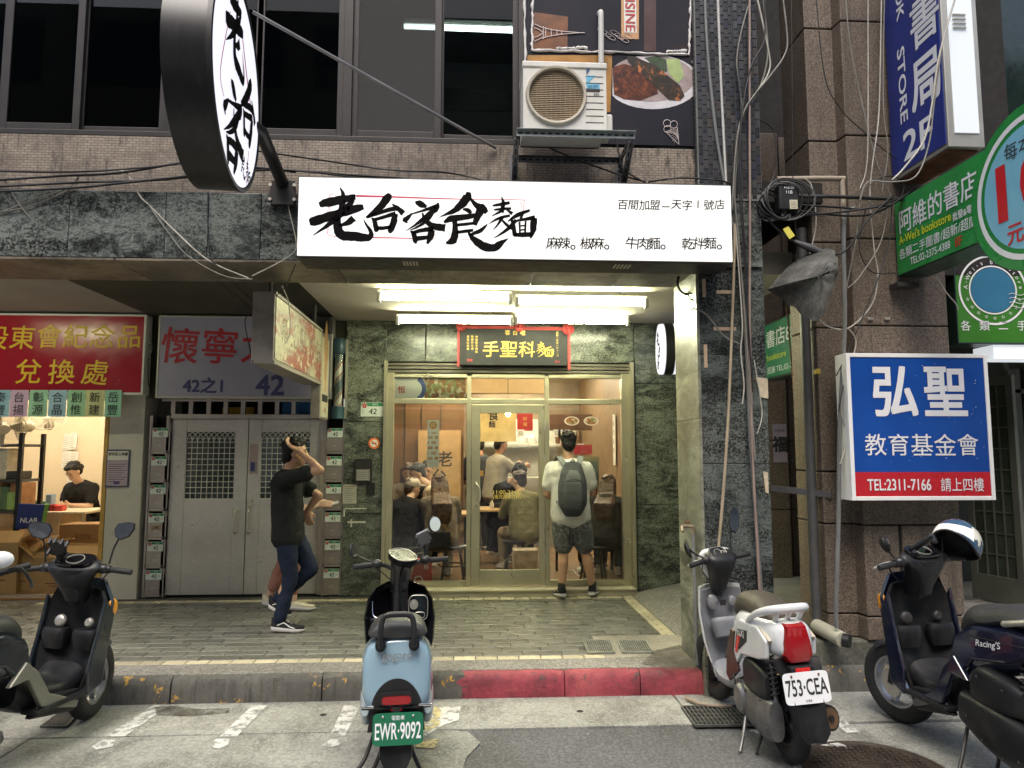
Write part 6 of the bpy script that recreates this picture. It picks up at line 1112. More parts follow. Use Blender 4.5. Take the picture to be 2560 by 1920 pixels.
# ================= poles, boxes and cables at the granite building =================
A_ = V((Xa-.05, 5.15, .31)); sp = thing('steel_pole', 'grey steel pole standing in front of the alley', 'pole', (A_.x, A_.y, .31)); top = V((A_.x, A_.y, 3.3)); MB().tube([(0, 0, 0), (top.x-A_.x, 0, top.z-.31)], .036, 14).build('pole', M('pole_grey', (.1, .1, .1), .45, .4, .2), sp, smooth=60); MB().lathe([(.05, 0), (.05, .05), (.037, .06)], 14).build('base_collar', m_rust, sp, smooth=40)
A_, B_ = on_y(1928, 1228, 5.3), on_y(2078, 1245, 5.05); slb = MB(); slb.slab(A_, B_, B_+V((0, 0, .045)), A_+V((0, 0, .045)), .02); slb.build('steel_strut', m_galvd, None, 'slotted steel strut between the marble column and the granite column', 'strut')
cable(yp([(1968, 770, 5.6), (1985, 980, 5.6), (2008, 1180, 5.6), (2014, 1270, 5.6)]), .007, m_rust, 'thin rusty rod hanging with a tap in the alley', name='thin_rod', cat='rod')
P = on_y(2010, 1290, 5.6); MB().ball(P, (.03, .03, .025), 8, 6).tube([P+V((-.05, 0, 0)), P+V((.04, 0, 0))], .012, 6).build('tap', M('tap_brass', (.2, .15, .09), .4, .6), None, 'small tap at the end of the rusty rod in the alley', 'tap')
P = on_y(1722, 1316, 5.0); tp = thing('wall_tap', 'corroded brass tap and pipe on the pale pillar strip', 'tap', P); MB().tube(smooth_path([(.0, .0, 0), (-.05, -.02, .0), (-.06, -.05, -.03)]), .012, 8).tube([(.0, 0, 0), (.03, .0, 0), (.03, .0, -.05)], .013, 8).build('spout', M('tap_dull', (.25, .2, .14), .5, .5), tp, smooth=50); MB().tube([(.03, 0, -.05), (.035, -.01, -.93)], .014, 8).build('pipe', m_pvc, tp, smooth=50); MB().tube([(-.03, 0, .03), (.01, 0, .03)], .008, 6).build('tap_lever', m_rust, tp)
cable(yp([(2136, 520, 4.85), (2110, 560, 4.85), (2112, 800, 4.85), (2100, 1050, 4.85), (2096, 1300, 4.85), (2090, 1520, 4.85), (2092, 1570, 4.85)]), .018, m_pvc, 'grey drain pipe down the corner of the granite column', name='drain_pipe', cat='pipe')
A_, B_ = on_z(2042, 1565, .40), on_z(2108, 1600, .38); MB().tube([A_, B_], .05, 16).tube([B_, B_+V((.03, -.03, -.002))], .045, 12, 1).build('pipe_offcut', [M('pipe_cream', (.38, .37, .29), .6, 0, .2, 5, dirt=.3), m_black], None, 'short length of pale plastic pipe lying on the stone step', 'pipe', smooth=50)
A_, B_ = on_y(1942, 448, 4.9), on_y(2098, 447, 4.9); MB().tube(smooth_path([A_, B_, B_+V((.02, 0, -.03)), B_+V((.02, 0, -.3))]), .02, 10).build('bracket_pipe', M('pipe_tan', (.3, .25, .19), .6), None, 'tan horizontal pipe with an elbow on the granite column', 'pipe', smooth=50)
X0, X1, Z0, Z1 = rect(1948, 460, 1999, 524, 4.75); jb = thing('junction_box', 'black cable junction box marked with white numbers', 'junction box', ((X0+X1)/2, 4.75, Z0)); w, h = (X1-X0)/2, Z1-Z0
MB().box(-w, w, 0, .09, 0, h).build('case', m_black, jb, bevel=.012, seg=3); MB().text('F1613B', (0, -.003, h*.85), w=w*.95).text('11B', (0, -.003, h*.68), w=w*.6).build('marking', m_wl, jb); b = MB(); b.box(w*.0, w*.75, -.003, -.0, h*.03, h*.38, 0)
for k in range(5): b.box(w*.08, w*.65, -.004, -.003, h*(.08+.055*k), h*(.095+.055*k), 1)
b.build('label_sticker', [M('sticker_cream', (.6, .55, .38), .7), m_grey], jb); MB().tube([(-w*.6, .04, 0), (-w*.5, .03, -.06)], .012, 6).tube([(w*.2, .04, 0), (w*.1, .03, -.07)], .012, 6).build('gland', m_black, jb)
P = on_y(1930, 515, 4.8)
for i in range(6): MB().tube([P+V((math.cos(a)*(.10+.014*i)+.02*i, -.012*i+.03*math.sin(a*2+i), math.sin(a)*(.11+.008*i)+.008*i)) for a in [k*math.pi/12 for k in range(24)]], .006, 5, closed=True).build('cable_coil', [m_cable_b, flat('grey_black_cable', (.06, .06, .06), .5)][i % 2], None, '%s loop of dark cable coiled beside the junction box' % ('innermost', 'second smallest', 'third smallest', 'third largest', 'second largest', 'outermost')[i], 'cable', 'coiled cables beside the junction box', smooth=60)
# strap of cables between the junction box and the green sign
for i, L in enumerate(([(1995, 490), (2100, 492), (2240, 498), (2330, 500)], [(1995, 512), (2090, 518), (2160, 522), (2240, 500)], [(1990, 526), (2120, 540), (2200, 528), (2290, 470)], [(1900, 470), (1950, 500), (2000, 535), (2100, 530), (2230, 512)], [(1890, 505), (1930, 560), (1985, 605), (2030, 628), (2085, 637), (2120, 620), (2170, 550), (2230, 490)])):
 cable(yp([(p, q, 4.84-.015*i) for p, q in L]), .016 if i == 0 else .009, m_cable_b, ('thick black cable strap between the junction box and the green sign', 'black cable just below the thick strap', 'black cable dipping below the thick strap', 'black cable passing under the junction box', 'black cable drooping to the spliced joint below the junction box')[i], 'black cables at the granite column')
A_, B_ = on_y(1985, 603, 4.8), on_y(2068, 638, 4.78); MB().tube([A_, A_+(B_-A_)*.3, A_+(B_-A_)*.5, A_+(B_-A_)*.75, B_], [.012, .022, .03, .024, .012], 10).build('cable_splice', M('splice_grey', (.07, .07, .075), .6), None, 'thick grey taped cable splice below the junction box', 'cable', smooth=50)
P = on_y(1968, 583, 4.78); MB().slab(P+V((-.03, 0, .03)), P+V((.01, -.01, -.045)), P+V((.05, -.01, -.02)), P+V((.01, 0, .05)), .003).build('cable_tag', flat('tag_yellow', (.55, .48, .06), .6), None, 'yellow tag on the cable below the junction box', 'tag')
# weathered corner cowl
Yc = 4.75; pts = {k: on_y(p, q, y) for k, (p, q, y) in dict(tip=(1920, 722, 4.78), top=(2070, 620, 4.75), top2=(2095, 655, 4.5), rgt=(2090, 700, 4.42), bot=(2045, 802, 4.45), mid=(2030, 700, 4.52), t0=(1985, 655, 4.85), b0=(1975, 760, 4.72)).items()}
t = NT('weathered_cowl'); c = t.ramp(t.noise(4, 9, .75), [(.4, (.03, .03, .027)), (.52, (.08, .08, .07)), (.64, (.16, .15, .13))]); c = t.mix(t.ramp(t.noise(14, 6, .7), [(.62, 0), (.68, 1)]), c, (.012, .012, .012)); t.col(c); t.bump(t.noise(30, 6), .4, .01); m_cowl = t.set(Roughness=.8)
q = [pts[k] for k in ('tip', 't0', 'top', 'top2', 'rgt', 'bot', 'b0')]; c0 = pts['mid']; rgs = []
for u in (1, .8, .6, .4, .2, .04):
 ring = smooth_path(q+[q[0]], 5)[:-1]; rgs.append([c0+(p-c0)*u+V((0, -.10*(1-u*u)+.012*math.sin(7*p.z*9+u*5), 0)) for p in ring])
b = MB(); b.rings(rgs, cap=False); b.rings([[p+V((.004, .012, 0)) for p in r] for r in rgs[::-1]], cap=False); n = len(rgs[0]); b.rings([rgs[0], [p+V((.004, .012, 0)) for p in rgs[0]]], cap=False); b.build('metal_cowl', m_cowl, None, 'weathered grey sheet cowl jutting out above the alley', 'cowl', smooth=60)
# loose wires over the granite building
gl = (([(2036, -60), (2060, 180), (2100, 270), (2160, 330), (2230, 390), (2300, 430)], m_cable_b, .005), ([(2110, -60), (2125, 110), (2160, 280), (2190, 400), (2210, 450), (2230, 500)], m_cable_g, .006), ([(2170, -60), (2170, 300), (2166, 420), (2150, 470)], m_cable_w, .005), ([(2205, -60), (2200, 200), (2195, 310), (2180, 420), (2175, 500), (2185, 620), (2195, 690), (2180, 760), (2130, 815), (2090, 822), (2050, 800), (2025, 730), (2022, 650), (2040, 560), (2030, 470), (2010, 445)], m_cable_w, .006), ([(2212, -60), (2208, 250), (2220, 370), (2210, 450), (2205, 480)], m_cable_g, .005), ([(2405, -60), (2350, 130), (2330, 260), (2310, 350), (2260, 420), (2230, 450)], m_cable_w, .007), ([(2355, 110), (2335, 260), (2322, 360), (2290, 440), (2230, 455), (2170, 455), (2150, 500)], m_cable_g, .006), ([(2160, 480), (2190, 450), (2230, 440), (2260, 460), (2250, 500)], m_cable_b, .005), ([(2150, 500), (2140, 600), (2120, 700), (2115, 740)], m_cable_g, .005), ([(2165, 520), (2152, 580), (2150, 630), (2180, 680), (2240, 682)], m_cable_b, .005), ([(2230, 500), (2220, 620), (2170, 760), (2110, 900), (2090, 940)], m_cable_b, .005), ([(2220, 520), (2200, 610), (2150, 690), (2120, 720)], m_cable_g, .005), ([(2120, 820), (2140, 860), (2110, 960), (2105, 1040), (2120, 1090), (2100, 1160)], m_cable_w, .005), ([(2160, 880), (2135, 890), (2110, 960), (2096, 1030)], m_cable_b, .005), ([(2340, 690), (2365, 730), (2390, 760), (2395, 775)], m_cable_w, .005), ([(1978, -60), (1980, 200), (1982, 450)], m_cable_b, .004), ([(1900, 300), (1935, 330), (1940, 420), (1920, 470)], m_cable_b, .005), ([(1985, 540), (1992, 600), (1990, 660)], m_cable_b, .004))
gn = ('black wire arcing across the granite from the top to the blue sign', 'grey wire slanting to the wire knot under the blue sign', 'straight pale wire down the granite front', 'long pale wire looping under the metal cowl', 'grey wire straight beside the long pale wire', 'pale wire crossing the white side of the blue sign', 'grey wire crossing the blue face to the wire knot', 'black wire looped in the knot beside the green sign', 'grey wire dropping beside the drain pipe', 'black wire hooked to the lower left of the green sign', 'black wire slanting down to the blue and red sign', 'grey wire slanting off the knot to the drain pipe', 'pale frayed wire beside the blue and red sign', 'black wire curling at the top of the blue and red sign', 'pale wire hanging under the green sign', 'black wire straight down the dark gap to the junction box', 'black wire bowing right beside the tiled column', 'short black wire below the junction box')
for i, (L, m_, r) in enumerate(gl): cable(yp([(p, q, 4.88-.004*i if i not in (5, 6) else 4.2+.0*i) for p, q in L]), r, m_, gn[i])
X0, X1, Z0, Z1 = rect(2036, 923, 2047, 936, 5.05); MB().box(X0, X1, 5.02, 5.06, Z0, Z1).build('yellow_marker', flat('marker_yellow', (.4, .3, .03), .6), None, 'small yellow reflector block on the granite column', 'reflector', bevel=.004)
for i, p in enumerate((2175, 2218)): P = on_y(p, 797, 4.965); MB().box(P.x-.02, P.x+.02, 4.955, 4.968, P.z-.01, P.z+.01).build('metal_clip', m_alu, None, ('left metal clip on the granite under the green sign', 'right metal clip on the granite under the green sign')[i], 'clip', bevel=.003)
MB().box(XY(2237, 4.9, 715), XY(2290, 4.9, 715), 4.86, 4.966, on_y(2260, 719, 4.9).z, on_y(2260, 708, 4.9).z).build('sign_bracket', m_dark, None, 'dark angle bracket under the green projecting sign', 'bracket')
# ================= drains and manhole =================
def grate(corners, z, nx_, ny_, lab, bars=True, mat=None):
 P = [on_z(*c, z) for c in corners]; g = thing('drain_grate', lab, 'grate', (0, 0, 0)); fn = lambda u, v: (P[0]*(1-u)+P[1]*u)*(1-v)+(P[3]*(1-u)+P[2]*u)*v
 b = MB(); b.quad(*[p+V((0, 0, .0005)) for p in P]); b.build('pit', flat('pit_dark', (.008, .008, .008), .9), g)
 b = MB(); m_ = mat or M('grate_iron', (.09, .09, .085), .6, .4, .3, 20)
 for i in range(4): a, c = P[i]+V((0, 0, .008)), P[(i+1) % 4]+V((0, 0, .008)); b.tube([a, c], .009, 4)
 b.build('rim', m_, g); b = MB()
 for i in range(1, nx_): b.tube([fn(i/nx_, 0)+V((0, 0, .007)), fn(i/nx_, 1)+V((0, 0, .007))], .0055, 4)
 for j in range(1, ny_): b.tube([fn(0, j/ny_)+V((0, 0, .006)), fn(1, j/ny_)+V((0, 0, .006))], .005, 4)
 b.build('bars', m_, g, kind='stuff')
grate([(1704, 1770), (1850, 1768), (1895, 1816), (1738, 1818)], .0125, 14, 5, 'iron drain grate in the gutter beside the white scooter'); grate([(160, 1778), (205, 1778), (165, 1820), (102, 1820)], .0125, 7, 5, 'iron drain grate in the gutter by the left black scooter')
mg = M('cover_silver', (.3, .31, .27), .4, .6, .3, 14); grate([(1458, 1603), (1526, 1605), (1536, 1634), (1470, 1634)], FZ+.004, 13, 2, 'left ribbed drain cover in the mended patch', mat=mg); grate([(1544, 1605), (1615, 1606), (1632, 1633), (1558, 1634)], FZ+.004, 13, 2, 'right ribbed drain cover in the mended patch', mat=mg)
C_ = on_z(2190, 1925, .012); r = (on_z(2372, 1925, .012)-C_).length*.97; mh = thing('manhole_cover', 'round brown iron manhole cover with raised pattern in the road', 'manhole cover', C_); t = NT('manhole_iron'); c = t.ramp(t.noise(9, 8, .7), [(.35, (.035, .027, .022)), (.65, (.085, .066, .052))]); c = t.mix(t.ramp(t.noise(3, 8, .7), [(.62, 0), (.66, 1)]), c, (.4, .36, .32)); t.col(c); m_mh = t.set(Roughness=.5, Metallic=.3)
MB().lathe([(0, .004), (r*.9, .004), (r*.92, .0), (r*.94, .0), (r*.95, .008), (r, .006), (r*1.01, -.01)], 64).build('disc', m_mh, mh, smooth=40); b = MB()
for i in range(-9, 10):
 for j in range(-9, 10):
  x, y = i*r*.095, j*r*.095
  if .3*r < math.hypot(x, y) < .84*r:
   if (i+j) % 2: b.box(x-.015, x+.015, y-.005, y+.005, .003, .010)
   else: b.box(x-.005, x+.005, y-.015, y+.015, .003, .010)
b.build('raised_pattern', m_mh, mh, kind='stuff'); b = MB(); b.lathe([(r*.27, .003), (r*.27, .009), (r*.24, .009), (r*.24, .003)], 32); b.lathe([(r*.2, .003), (r*.2, .008), (r*.185, .008), (r*.185, .003)], 32); b.text('下水道', (0, 0, .008), (1, 0, 0), (0, 1, 0), w=r*.28); b.build('emblem', m_mh, mh)
for i, (p, q) in enumerate(((808, 1787), (1137, 1783), (1450, 1778))): P = on_z(p, q, .0135); MB().lathe([(0, .001), (.02, .001), (.022, 0)], 12, Matrix.Translation(P)).build('drill_hole', m_joint, None, ('dark round plug in the gutter left of the blue scooter', 'dark round plug in the gutter right of the blue scooter', 'dark round plug in the gutter before the red kerb')[i], 'plug', 'round plugs in the gutter')
cable([on_z(1715, 1745, .03), on_z(1745, 1758, .03), on_z(1790, 1765, .03), on_z(1830, 1766, .03)], .012, M('hose_tan', (.3, .22, .16), .6), 'tan hose lying along the foot of the red kerb', name='hose', cat='hose')
rg = random.Random(21); b = MB()
for i in range(420):
 x, y = rg.uniform(-3.4, 3.4), rg.uniform(2.9, 4.9); r = rg.uniform(.002, .007); z = .0125; b.raw([(x+r*rg.uniform(.5, 1)*math.cos(a), y+r*rg.uniform(.5, 1)*math.sin(a), z+rg.uniform(0, .003)) for a in (0, 1.3, 2.5, 3.8, 5)], [(0, 1, 2, 3, 4)], i % 2)
b.build('grit', [M('grit_dark', (.05, .045, .04), .9), M('grit_pale', (.4, .38, .34), .9)], None, 'scattered grit and scraps on the road', 'grit', kind='stuff')
# ================= scooters =================
def sect(c, ang, hw, hh, pw=2.5, n=20, sq=1.0):
 """superellipse ring at (x, z), path direction ang in the xz plane; sq < 1 narrows the top"""
 P = []; ca, sa = math.cos(ang), math.sin(ang)
 for k in range(n):
  a = 2*math.pi*k/n; cc, ss = math.cos(a), math.sin(a); u = math.copysign(abs(cc)**(2/pw), cc); v = math.copysign(abs(ss)**(2/pw), ss)
  w = hw*(1 if sq == 1 else (sq + (1-sq)*(1-v)/2)); P.append(V((c[0]-sa*hh*v, w*u, c[1]+ca*hh*v)))
 return P
def loft(secs, Mx=None, n=20, k=3):
 """secs: (x, z, half width, half height, power[, top narrowing]) with smooth interpolation"""
 S = [tuple(s) + ((1.0,) if len(s) == 5 else ()) for s in secs]; D = []
 for i in range(len(S)-1):
  p0, p1, p2, p3 = S[max(i-1, 0)], S[i], S[i+1], S[min(i+2, len(S)-1)]
  for j in range(k):
   t = j/k; D.append([.5*(2*p1[q]+(p2[q]-p0[q])*t+(2*p0[q]-5*p1[q]+4*p2[q]-p3[q])*t*t+(3*p1[q]-p0[q]-3*p2[q]+p3[q])*t**3) for q in range(6)])
 D.append(list(S[-1])); rg = []; a, c = D[0], D[-1]
 for i, d in enumerate(D):
  ang = math.atan2(c[1]-a[1], c[0]-a[0]); r = sect((d[0], d[1]), ang, max(d[2], .004), max(d[3], .004), max(d[4], 1.6), n, d[5]); rg.append([Mx @ p for p in r] if Mx else r)
 return MB().rings(rg)
def shield(secs, n=14, Mx=None):
 """curved leg shield: (z, x, half width, bulge, thickness)"""
 rg = []
 for z, x, hw, bu, th in secs:
  F = [V((x+bu*(1-(2*i/n-1)**2), hw*(2*i/n-1), z)) for i in range(n+1)]; B = [V((x+bu*(1-(2*i/n-1)**2)-th, hw*.96*(2*i/n-1), z)) for i in range(n, -1, -1)]
  r = F+B; rg.append([Mx @ p for p in r] if Mx else r)
 return MB().rings(rg)
def plate_panel(poly, y0, y1, Mx=None):
 """side panel: outline in (x, z), from y0 to y1"""
 b = MB(); p = [V((x, y0, z)) for x, z in poly]; d = V((0, y1-y0, 0))
 if Mx: p = [Mx @ q for q in p]; d = Mx.to_3x3() @ d
 return b.prism(p, d)
m_tyre = M('tyre_rubber', (.018, .018, .018), .75, 0, .3, 14, .3, 90); m_gloss = M('gloss_black', (.006, .006, .008), .1, 0, .2, 3, coat=.15); m_gplas = M('grey_black_plastic', (.013, .0135, .015), .4, 0, .3, 8, .08, 200, dirt=.3, ds=5, dc=(.07, .066, .06), spec=.25); m_seat = M('seat_vinyl', (.03, .03, .03), .55, 0, .2, 10, .25, 160)
m_eng = M('engine_alloy', (.2, .2, .2), .45, .7, .3, 10, dirt=.4); m_chrome = flat('chrome', (.75, .75, .76), .08, 1.0); m_mirror = flat('mirror_glass', (.8, .82, .85), .03, 1.0); m_rim = M('rim_alloy', (.42, .42, .42), .35, .7, .15, 8); m_amber = flat('amber_lens', (.75, .3, .02), .25, coat=.5); m_redl = flat('red_lens', (.3, .004, .008), .15, coat=.8); m_redr = flat('red_reflector', (.65, .02, .02), .3); m_rubber = M('grip_rubber', (.015, .015, .016), .7, 0, .2, 30)
WS = 1.0
def wheel(par, x, z, r, w, rimr, Mx=None, spokes=5, rim_mat=None, name='wheel'):
 M0 = Matrix.Translation((x, 0, 0)) @ Matrix.Diagonal((WS, 1, 1, 1)) @ Matrix.Translation((-x, 0, 0)) @ (Mx or Matrix()) @ Matrix.Translation((x, 0, z)) @ Matrix.Rotation(R_(90), 4, 'X'); t = w/2; prof = [(rimr, -t*.8), (rimr+.02, -t*.95), (r*.86, -t), (r*.95, -t*.72), (r*.992, -t*.35), (r, 0), (r*.992, t*.35), (r*.95, t*.72), (r*.86, t), (rimr+.02, t*.95), (rimr, t*.8)]
 wh = MB().lathe(prof, 36, M0).build(name, m_tyre, par, smooth=50)
 rb = MB().lathe([(rimr+.006, -t*.75), (rimr-.012, -t*.7), (rimr-.02, 0), (rimr-.012, t*.7), (rimr+.006, t*.75)], 36, M0); rb.lathe([(.0, -t*.6), (.04, -t*.6), (.045, 0), (.04, t*.6), (0, t*.6)], 16, M0)
 for k in range(spokes):
  a = 2*math.pi*k/spokes; c, s_ = math.cos(a), math.sin(a); u = V((c, s_, 0)); v = V((-s_, c, 0)); q = [M0 @ (u*.035+v*.02), M0 @ (u*(rimr-.012)+v*.011), M0 @ (u*(rimr-.012)-v*.011), M0 @ (u*.035-v*.02)]; nrm = (M0.to_3x3() @ V((0, 0, 1)))*t*.35; rb.prism([p-nrm for p in q], nrm*2)
 rb.build('rim', rim_mat or m_rim, wh, smooth=40); return wh
def grip(par, Mx, side, y0, y1, lever=True, drop=.0, end=None):
 b = MB(); A_ = Mx @ V((0, side*y0, 0)); B_ = Mx @ V((-.015, side*y1, drop)); g = MB().tube([A_, A_+(B_-A_)*.03, B_-(B_-A_)*.02, B_], [.013, .0175, .0175, .015], 12).build('grip', m_rubber, par, smooth=50)
 MB().ball(Mx @ V((.0, side*(y0-.035), .004)), (.036, .04, .03), 12, 8).build('switch_housing', m_black, par, smooth=60)
 if lever: MB().tube(smooth_path([Mx @ V((.035, side*(y0-.02), .0)), Mx @ V((.06, side*(y0+.04), -.004)), Mx @ V((.05, side*(y1-.02), -.012+drop))]), [.008]*12+[.007], 6).build('brake_lever', end or m_dark, par, smooth=60)
def mirror(par, base, elbow, c, nrm, up, pts, mat=None, th=.014):
 """stalk from base over elbow to the mirror head; pts: outline (u, v)"""
 MB().tube(smooth_path([base, elbow, c]), .0062, 8).build('mirror_stalk', mat or m_black, par, smooth=60); nrm = (V(nrm).normalized()+V((0, 0, .12))).normalized(); up = V(up); up = (up-nrm*up.dot(nrm)).normalized(); rt = up.cross(nrm); c = V(c)
 P = [c + rt*u + up*v for u, v in pts]; cc = sum(P, V())/len(P); h = MB(); n = len(P)
 h.rings([[p+nrm*.004 for p in P], [p*1.0+nrm*.0 for p in P], [cc+(p-cc)*1.04-nrm*th*.5 for p in P], [cc+(p-cc)*.85-nrm*th*1.6 for p in P], [cc+(p-cc)*.4-nrm*th*2.4 for p in P]]); hd = h.build('mirror_head', mat or m_black, par, smooth=45)
 MB().raw([cc+(p-cc)*.93+nrm*.0052 for p in P], [tuple(range(n))]).build('mirror_glass', m_mirror, hd)
def oval(a, c, n=18, pw=2.0, sk=0): return [(math.copysign(abs(math.cos(t_))**(2/pw), math.cos(t_))*a + sk*math.copysign(abs(math.sin(t_))**(2/pw), math.sin(t_))*c, math.copysign(abs(math.sin(t_))**(2/pw), math.sin(t_))*c) for t_ in [2*math.pi*k/n for k in range(n)]]
def number_plate(par, c, xd, yd, w, h, bg, fg, main, topline=None, sub=None, bolts=True):
 xd, yd = V(xd).normalized(), V(yd).normalized(); n_ = xd.cross(yd); c = V(c); b = MB(); ro = oval(w/2, h/2, 28, 9); P = [c+xd*u+yd*v for u, v in ro]; b.prism([p-n_*.002 for p in P], n_*.003)
 ob = b.build('number_plate', bg, par); t_ = MB(); t_.text(main, c+n_*.0022-yd*h*(.06 if topline else -.02), xd, yd, w=w*.9, h=h*.5, bold=.018)
 if topline: t_.text(topline, c+n_*.0022+yd*h*.34, xd, yd, h=h*.15)
 if sub: t_.text(sub, c+n_*.0022-yd*h*.4, xd, yd, h=h*.09)
 t_.build('plate_lettering', fg, ob)
 if bolts:
  b = MB()
  for s_ in (-1, 1): b.ball(c+xd*s_*w*.3+yd*h*.38+n_*.003, .007, 8, 6)
  b.build('bolt', m_rust if bg is m_pwhite else m_chrome, ob)
def shock(par, A_, B_, r=.03, turns=9, col_=None):
 A_, B_ = V(A_), V(B_); d = B_-A_; L = d.length; u = d.normalized(); o = u.orthogonal().normalized(); w = u.cross(o); b = MB(); b.tube([A_, B_], r*.35, 8); b.tube([B_-d*.35, B_], r*.55, 10); ob = b.build('shock_absorber', m_eng, par, smooth=50)
 MB().tube([A_+u*(L*.8*i/(turns*10))+(o*math.cos(i*.628)+w*math.sin(i*.628))*r for i in range(turns*10)], .006, 5).build('spring', col_ or m_black, ob, smooth=60)
m_pwhite = flat('plate_white_paint', (.75, .76, .77), .45); m_pgreen = flat('plate_green_paint', (.008, .13, .06), .45)
def muffler(par, pts, r, mat, end=None):
 MB().tube(pts, r, 16).build('muffler', mat, par, smooth=45); d = (V(pts[-1])-V(pts[-2])).normalized()
 if end: MB().tube([V(pts[-1])-d*.001, V(pts[-1])+d*.006], r[-1]*.82 if isinstance(r, list) else r*.82, 16).build('muffler_end', end, par, smooth=40); MB().tube([V(pts[-1])+d*.004, V(pts[-1])+d*.02], .016, 10).build('tailpipe', m_black, par)
def stand(par, x, z, side=1, mat=None, spread=.16):
 b = MB()
 for s_ in (-1, 1): b.tube(smooth_path([(x, s_*.06, z), (x-.05, s_*.09, z*.45), (x-.09, s_*spread, .012), (x-.13, s_*(spread+.02), .006)]), .011, 8)
 b.tube([(x-.04, -.08, z*.5), (x-.04, .08, z*.5)], .01, 8); b.build('centre_stand', mat or m_dark, par, smooth=50)
def place(name, label, loc, heading, s, lean=0, sx=1.0, sz=1.0, sy=.95):
 global WS; WS = sz/(s*sx)
 o = thing(name, label, 'scooter', (loc[0], loc[1], .012), 0, 'scooters parked at the kerb'); o.rotation_mode = 'XYZ'; o.rotation_euler = (R_(lean), 0, R_(90+heading)); o.scale = (s*sx, sy, sz); return o
# ---------- blue and black electric scooter (seen from behind) ----------
def scooter_blue():
 f = on_z(990, 1946, 0); o = place('scooter', 'pale blue and gloss black electric scooter seen from behind with green plate', (f.x, f.y), 5, .86, sy=.9)
 m_blue_ = M('pale_blue_paint', (.24, .36, .44), .16, 0, .05, 3, coat=.7)
 wheel(o, 0, .235, .235, .105, .15, rim_mat=m_black); St = Matrix.Translation((1.0, 0, 0)) @ Matrix.Rotation(R_(14), 4, 'Z') @ Matrix.Translation((-1.0, 0, 0)); wheel(o, 1.24, .235, .235, .09, .15, St, rim_mat=m_black)
 loft([(-.262, .555, .11, .10, 3), (-.25, .55, .165, .16, 3.2), (-.2, .54, .186, .185, 3.2), (-.05, .52, .2, .195, 3), (.15, .50, .2, .175, 3), (.32, .49, .185, .15, 2.8), (.42, .48, .15, .12, 2.6)]).build('rear_body', m_blue_, o, smooth=50)
 for s_ in (-1, 1): loft([(-.22, .40, .02, .04, 2.2), (-.12, .38, .035, .09, 2.4), (.05, .37, .04, .10, 2.4), (.3, .36, .035, .08, 2.4), (.42, .35, .02, .05, 2.2)], Matrix.Translation((0, s_*.165, 0))).build('lower_side_panel', M('pale_panel_paint', (.42, .5, .53), .2, 0, .05, 3, coat=.5), o, smooth=50)
 loft([(-.245, .745, .15, .02, 3, .8), (-.22, .757, .178, .042, 3, .62), (-.1, .752, .185, .05, 3, .62), (.1, .73, .18, .05, 3, .66), (.3, .70, .165, .045, 3, .7), (.42, .68, .13, .035, 3, .7)]).build('seat', m_seat, o, smooth=45)
 gp = [(-.235, .088, .695), (-.30, .088, .70), (-.318, .088, .74), (-.312, .084, .80), (-.305, .065, .838), (-.305, 0, .845)]; MB().tube(smooth_path(gp + [(x, -y, z) for x, y, z in gp[-2::-1]]), .0145, 12).build('grab_rail', m_black, o, smooth=60)
 for s_ in (-1, 1): MB().lathe([(0, .035), (.028, .035), (.03, 0)], 16, Matrix.Translation((-.25, s_*.088, .695)) @ Matrix.Rotation(R_(-90), 4, 'Y')).build('rail_socket', m_black, o, smooth=40)
 MB().text('gogoro', (-.2665, 0, .635), (0, -1, 0), (0, 0, 1), w=.155, bold=.006).build('badge', m_chrome, o)
 arch = [(.138*math.cos(a), .375+.165*math.sin(a)) for a in [math.pi*i/18 for i in range(19)]]; arch = [(u*(1.0), v) for u, v in arch] + [(-.15, .30), (.15, .30)]; MB().prism([V((-.272, u, v)) for u, v in arch], (.05, 0, 0)).build('rear_arch', m_black, o)
 for w, h, z, mt, nm_, x in ((.175, .06, .452, m_black, 'tail_light_bezel', -.295), (.15, .036, .448, m_redl, 'tail_light', -.305), (.06, .018, .408, m_redr, 'reflector', -.29)): MB().prism([V((x, u, v+z)) for u, v in oval(w/2, h/2, 24, 5)], (.03, 0, 0)).build(nm_, mt, o, smooth=40)
 for s_ in (-1, 1): MB().box(-.3, -.285, s_*.15-.035, s_*.15+.035, .415, .427).build('turn_signal', m_chrome, o, bevel=.004)
 MB().box(-.293, -.28, -.18, .18, .408, .414).build('signal_bar', m_black, o)
 number_plate(o, (-.335, -.01, .33), (0, -1, 0), (.18, 0, 1), .26, .142, m_pgreen, m_wl, 'EWR·9092', '電動車'); MB().box(-.32, -.3, -.02, .02, .3, .42).build('plate_bracket', m_black, o)
 shield([(.13, -.32, .05, .015, .012), (.2, -.315, .085, .02, .012), (.3, -.29, .085, .02, .012)], Mx=Matrix.Diagonal((1, 1, 1, 1))).build('mud_flap', m_gplas, o, smooth=50)
 loft([(-.12, .3, .05, .05, 2.5), (.1, .28, .07, .08, 2.5), (.35, .27, .07, .07, 2.5)], Matrix.Translation((0, .1, 0))).build('swing_arm', m_gplas, o, smooth=50)
 shield([(.24, .90, .13, .10, .03), (.33, .93, .2, .13, .03), (.46, .955, .235, .15, .03), (.59, .98, .245, .15, .03), (.70, 1.0, .225, .14, .03), (.775, 1.015, .17, .12, .03), (.805, 1.02, .09, .09, .02)]).build('leg_shield', m_gloss, o, smooth=50)
 loft([(.38, .3, .15, .04, 3), (.6, .27, .16, .035, 3), (.85, .27, .16, .035, 3), (.98, .32, .14, .05, 3)]).build('floorboard', m_gplas, o, smooth=50)
 loft([(1.04, .35, .055, .06, 2.5), (1.0, .6, .06, .06, 2.5), (.985, .76, .062, .065, 2.5)]).build('inner_column', m_gloss, o, smooth=50)
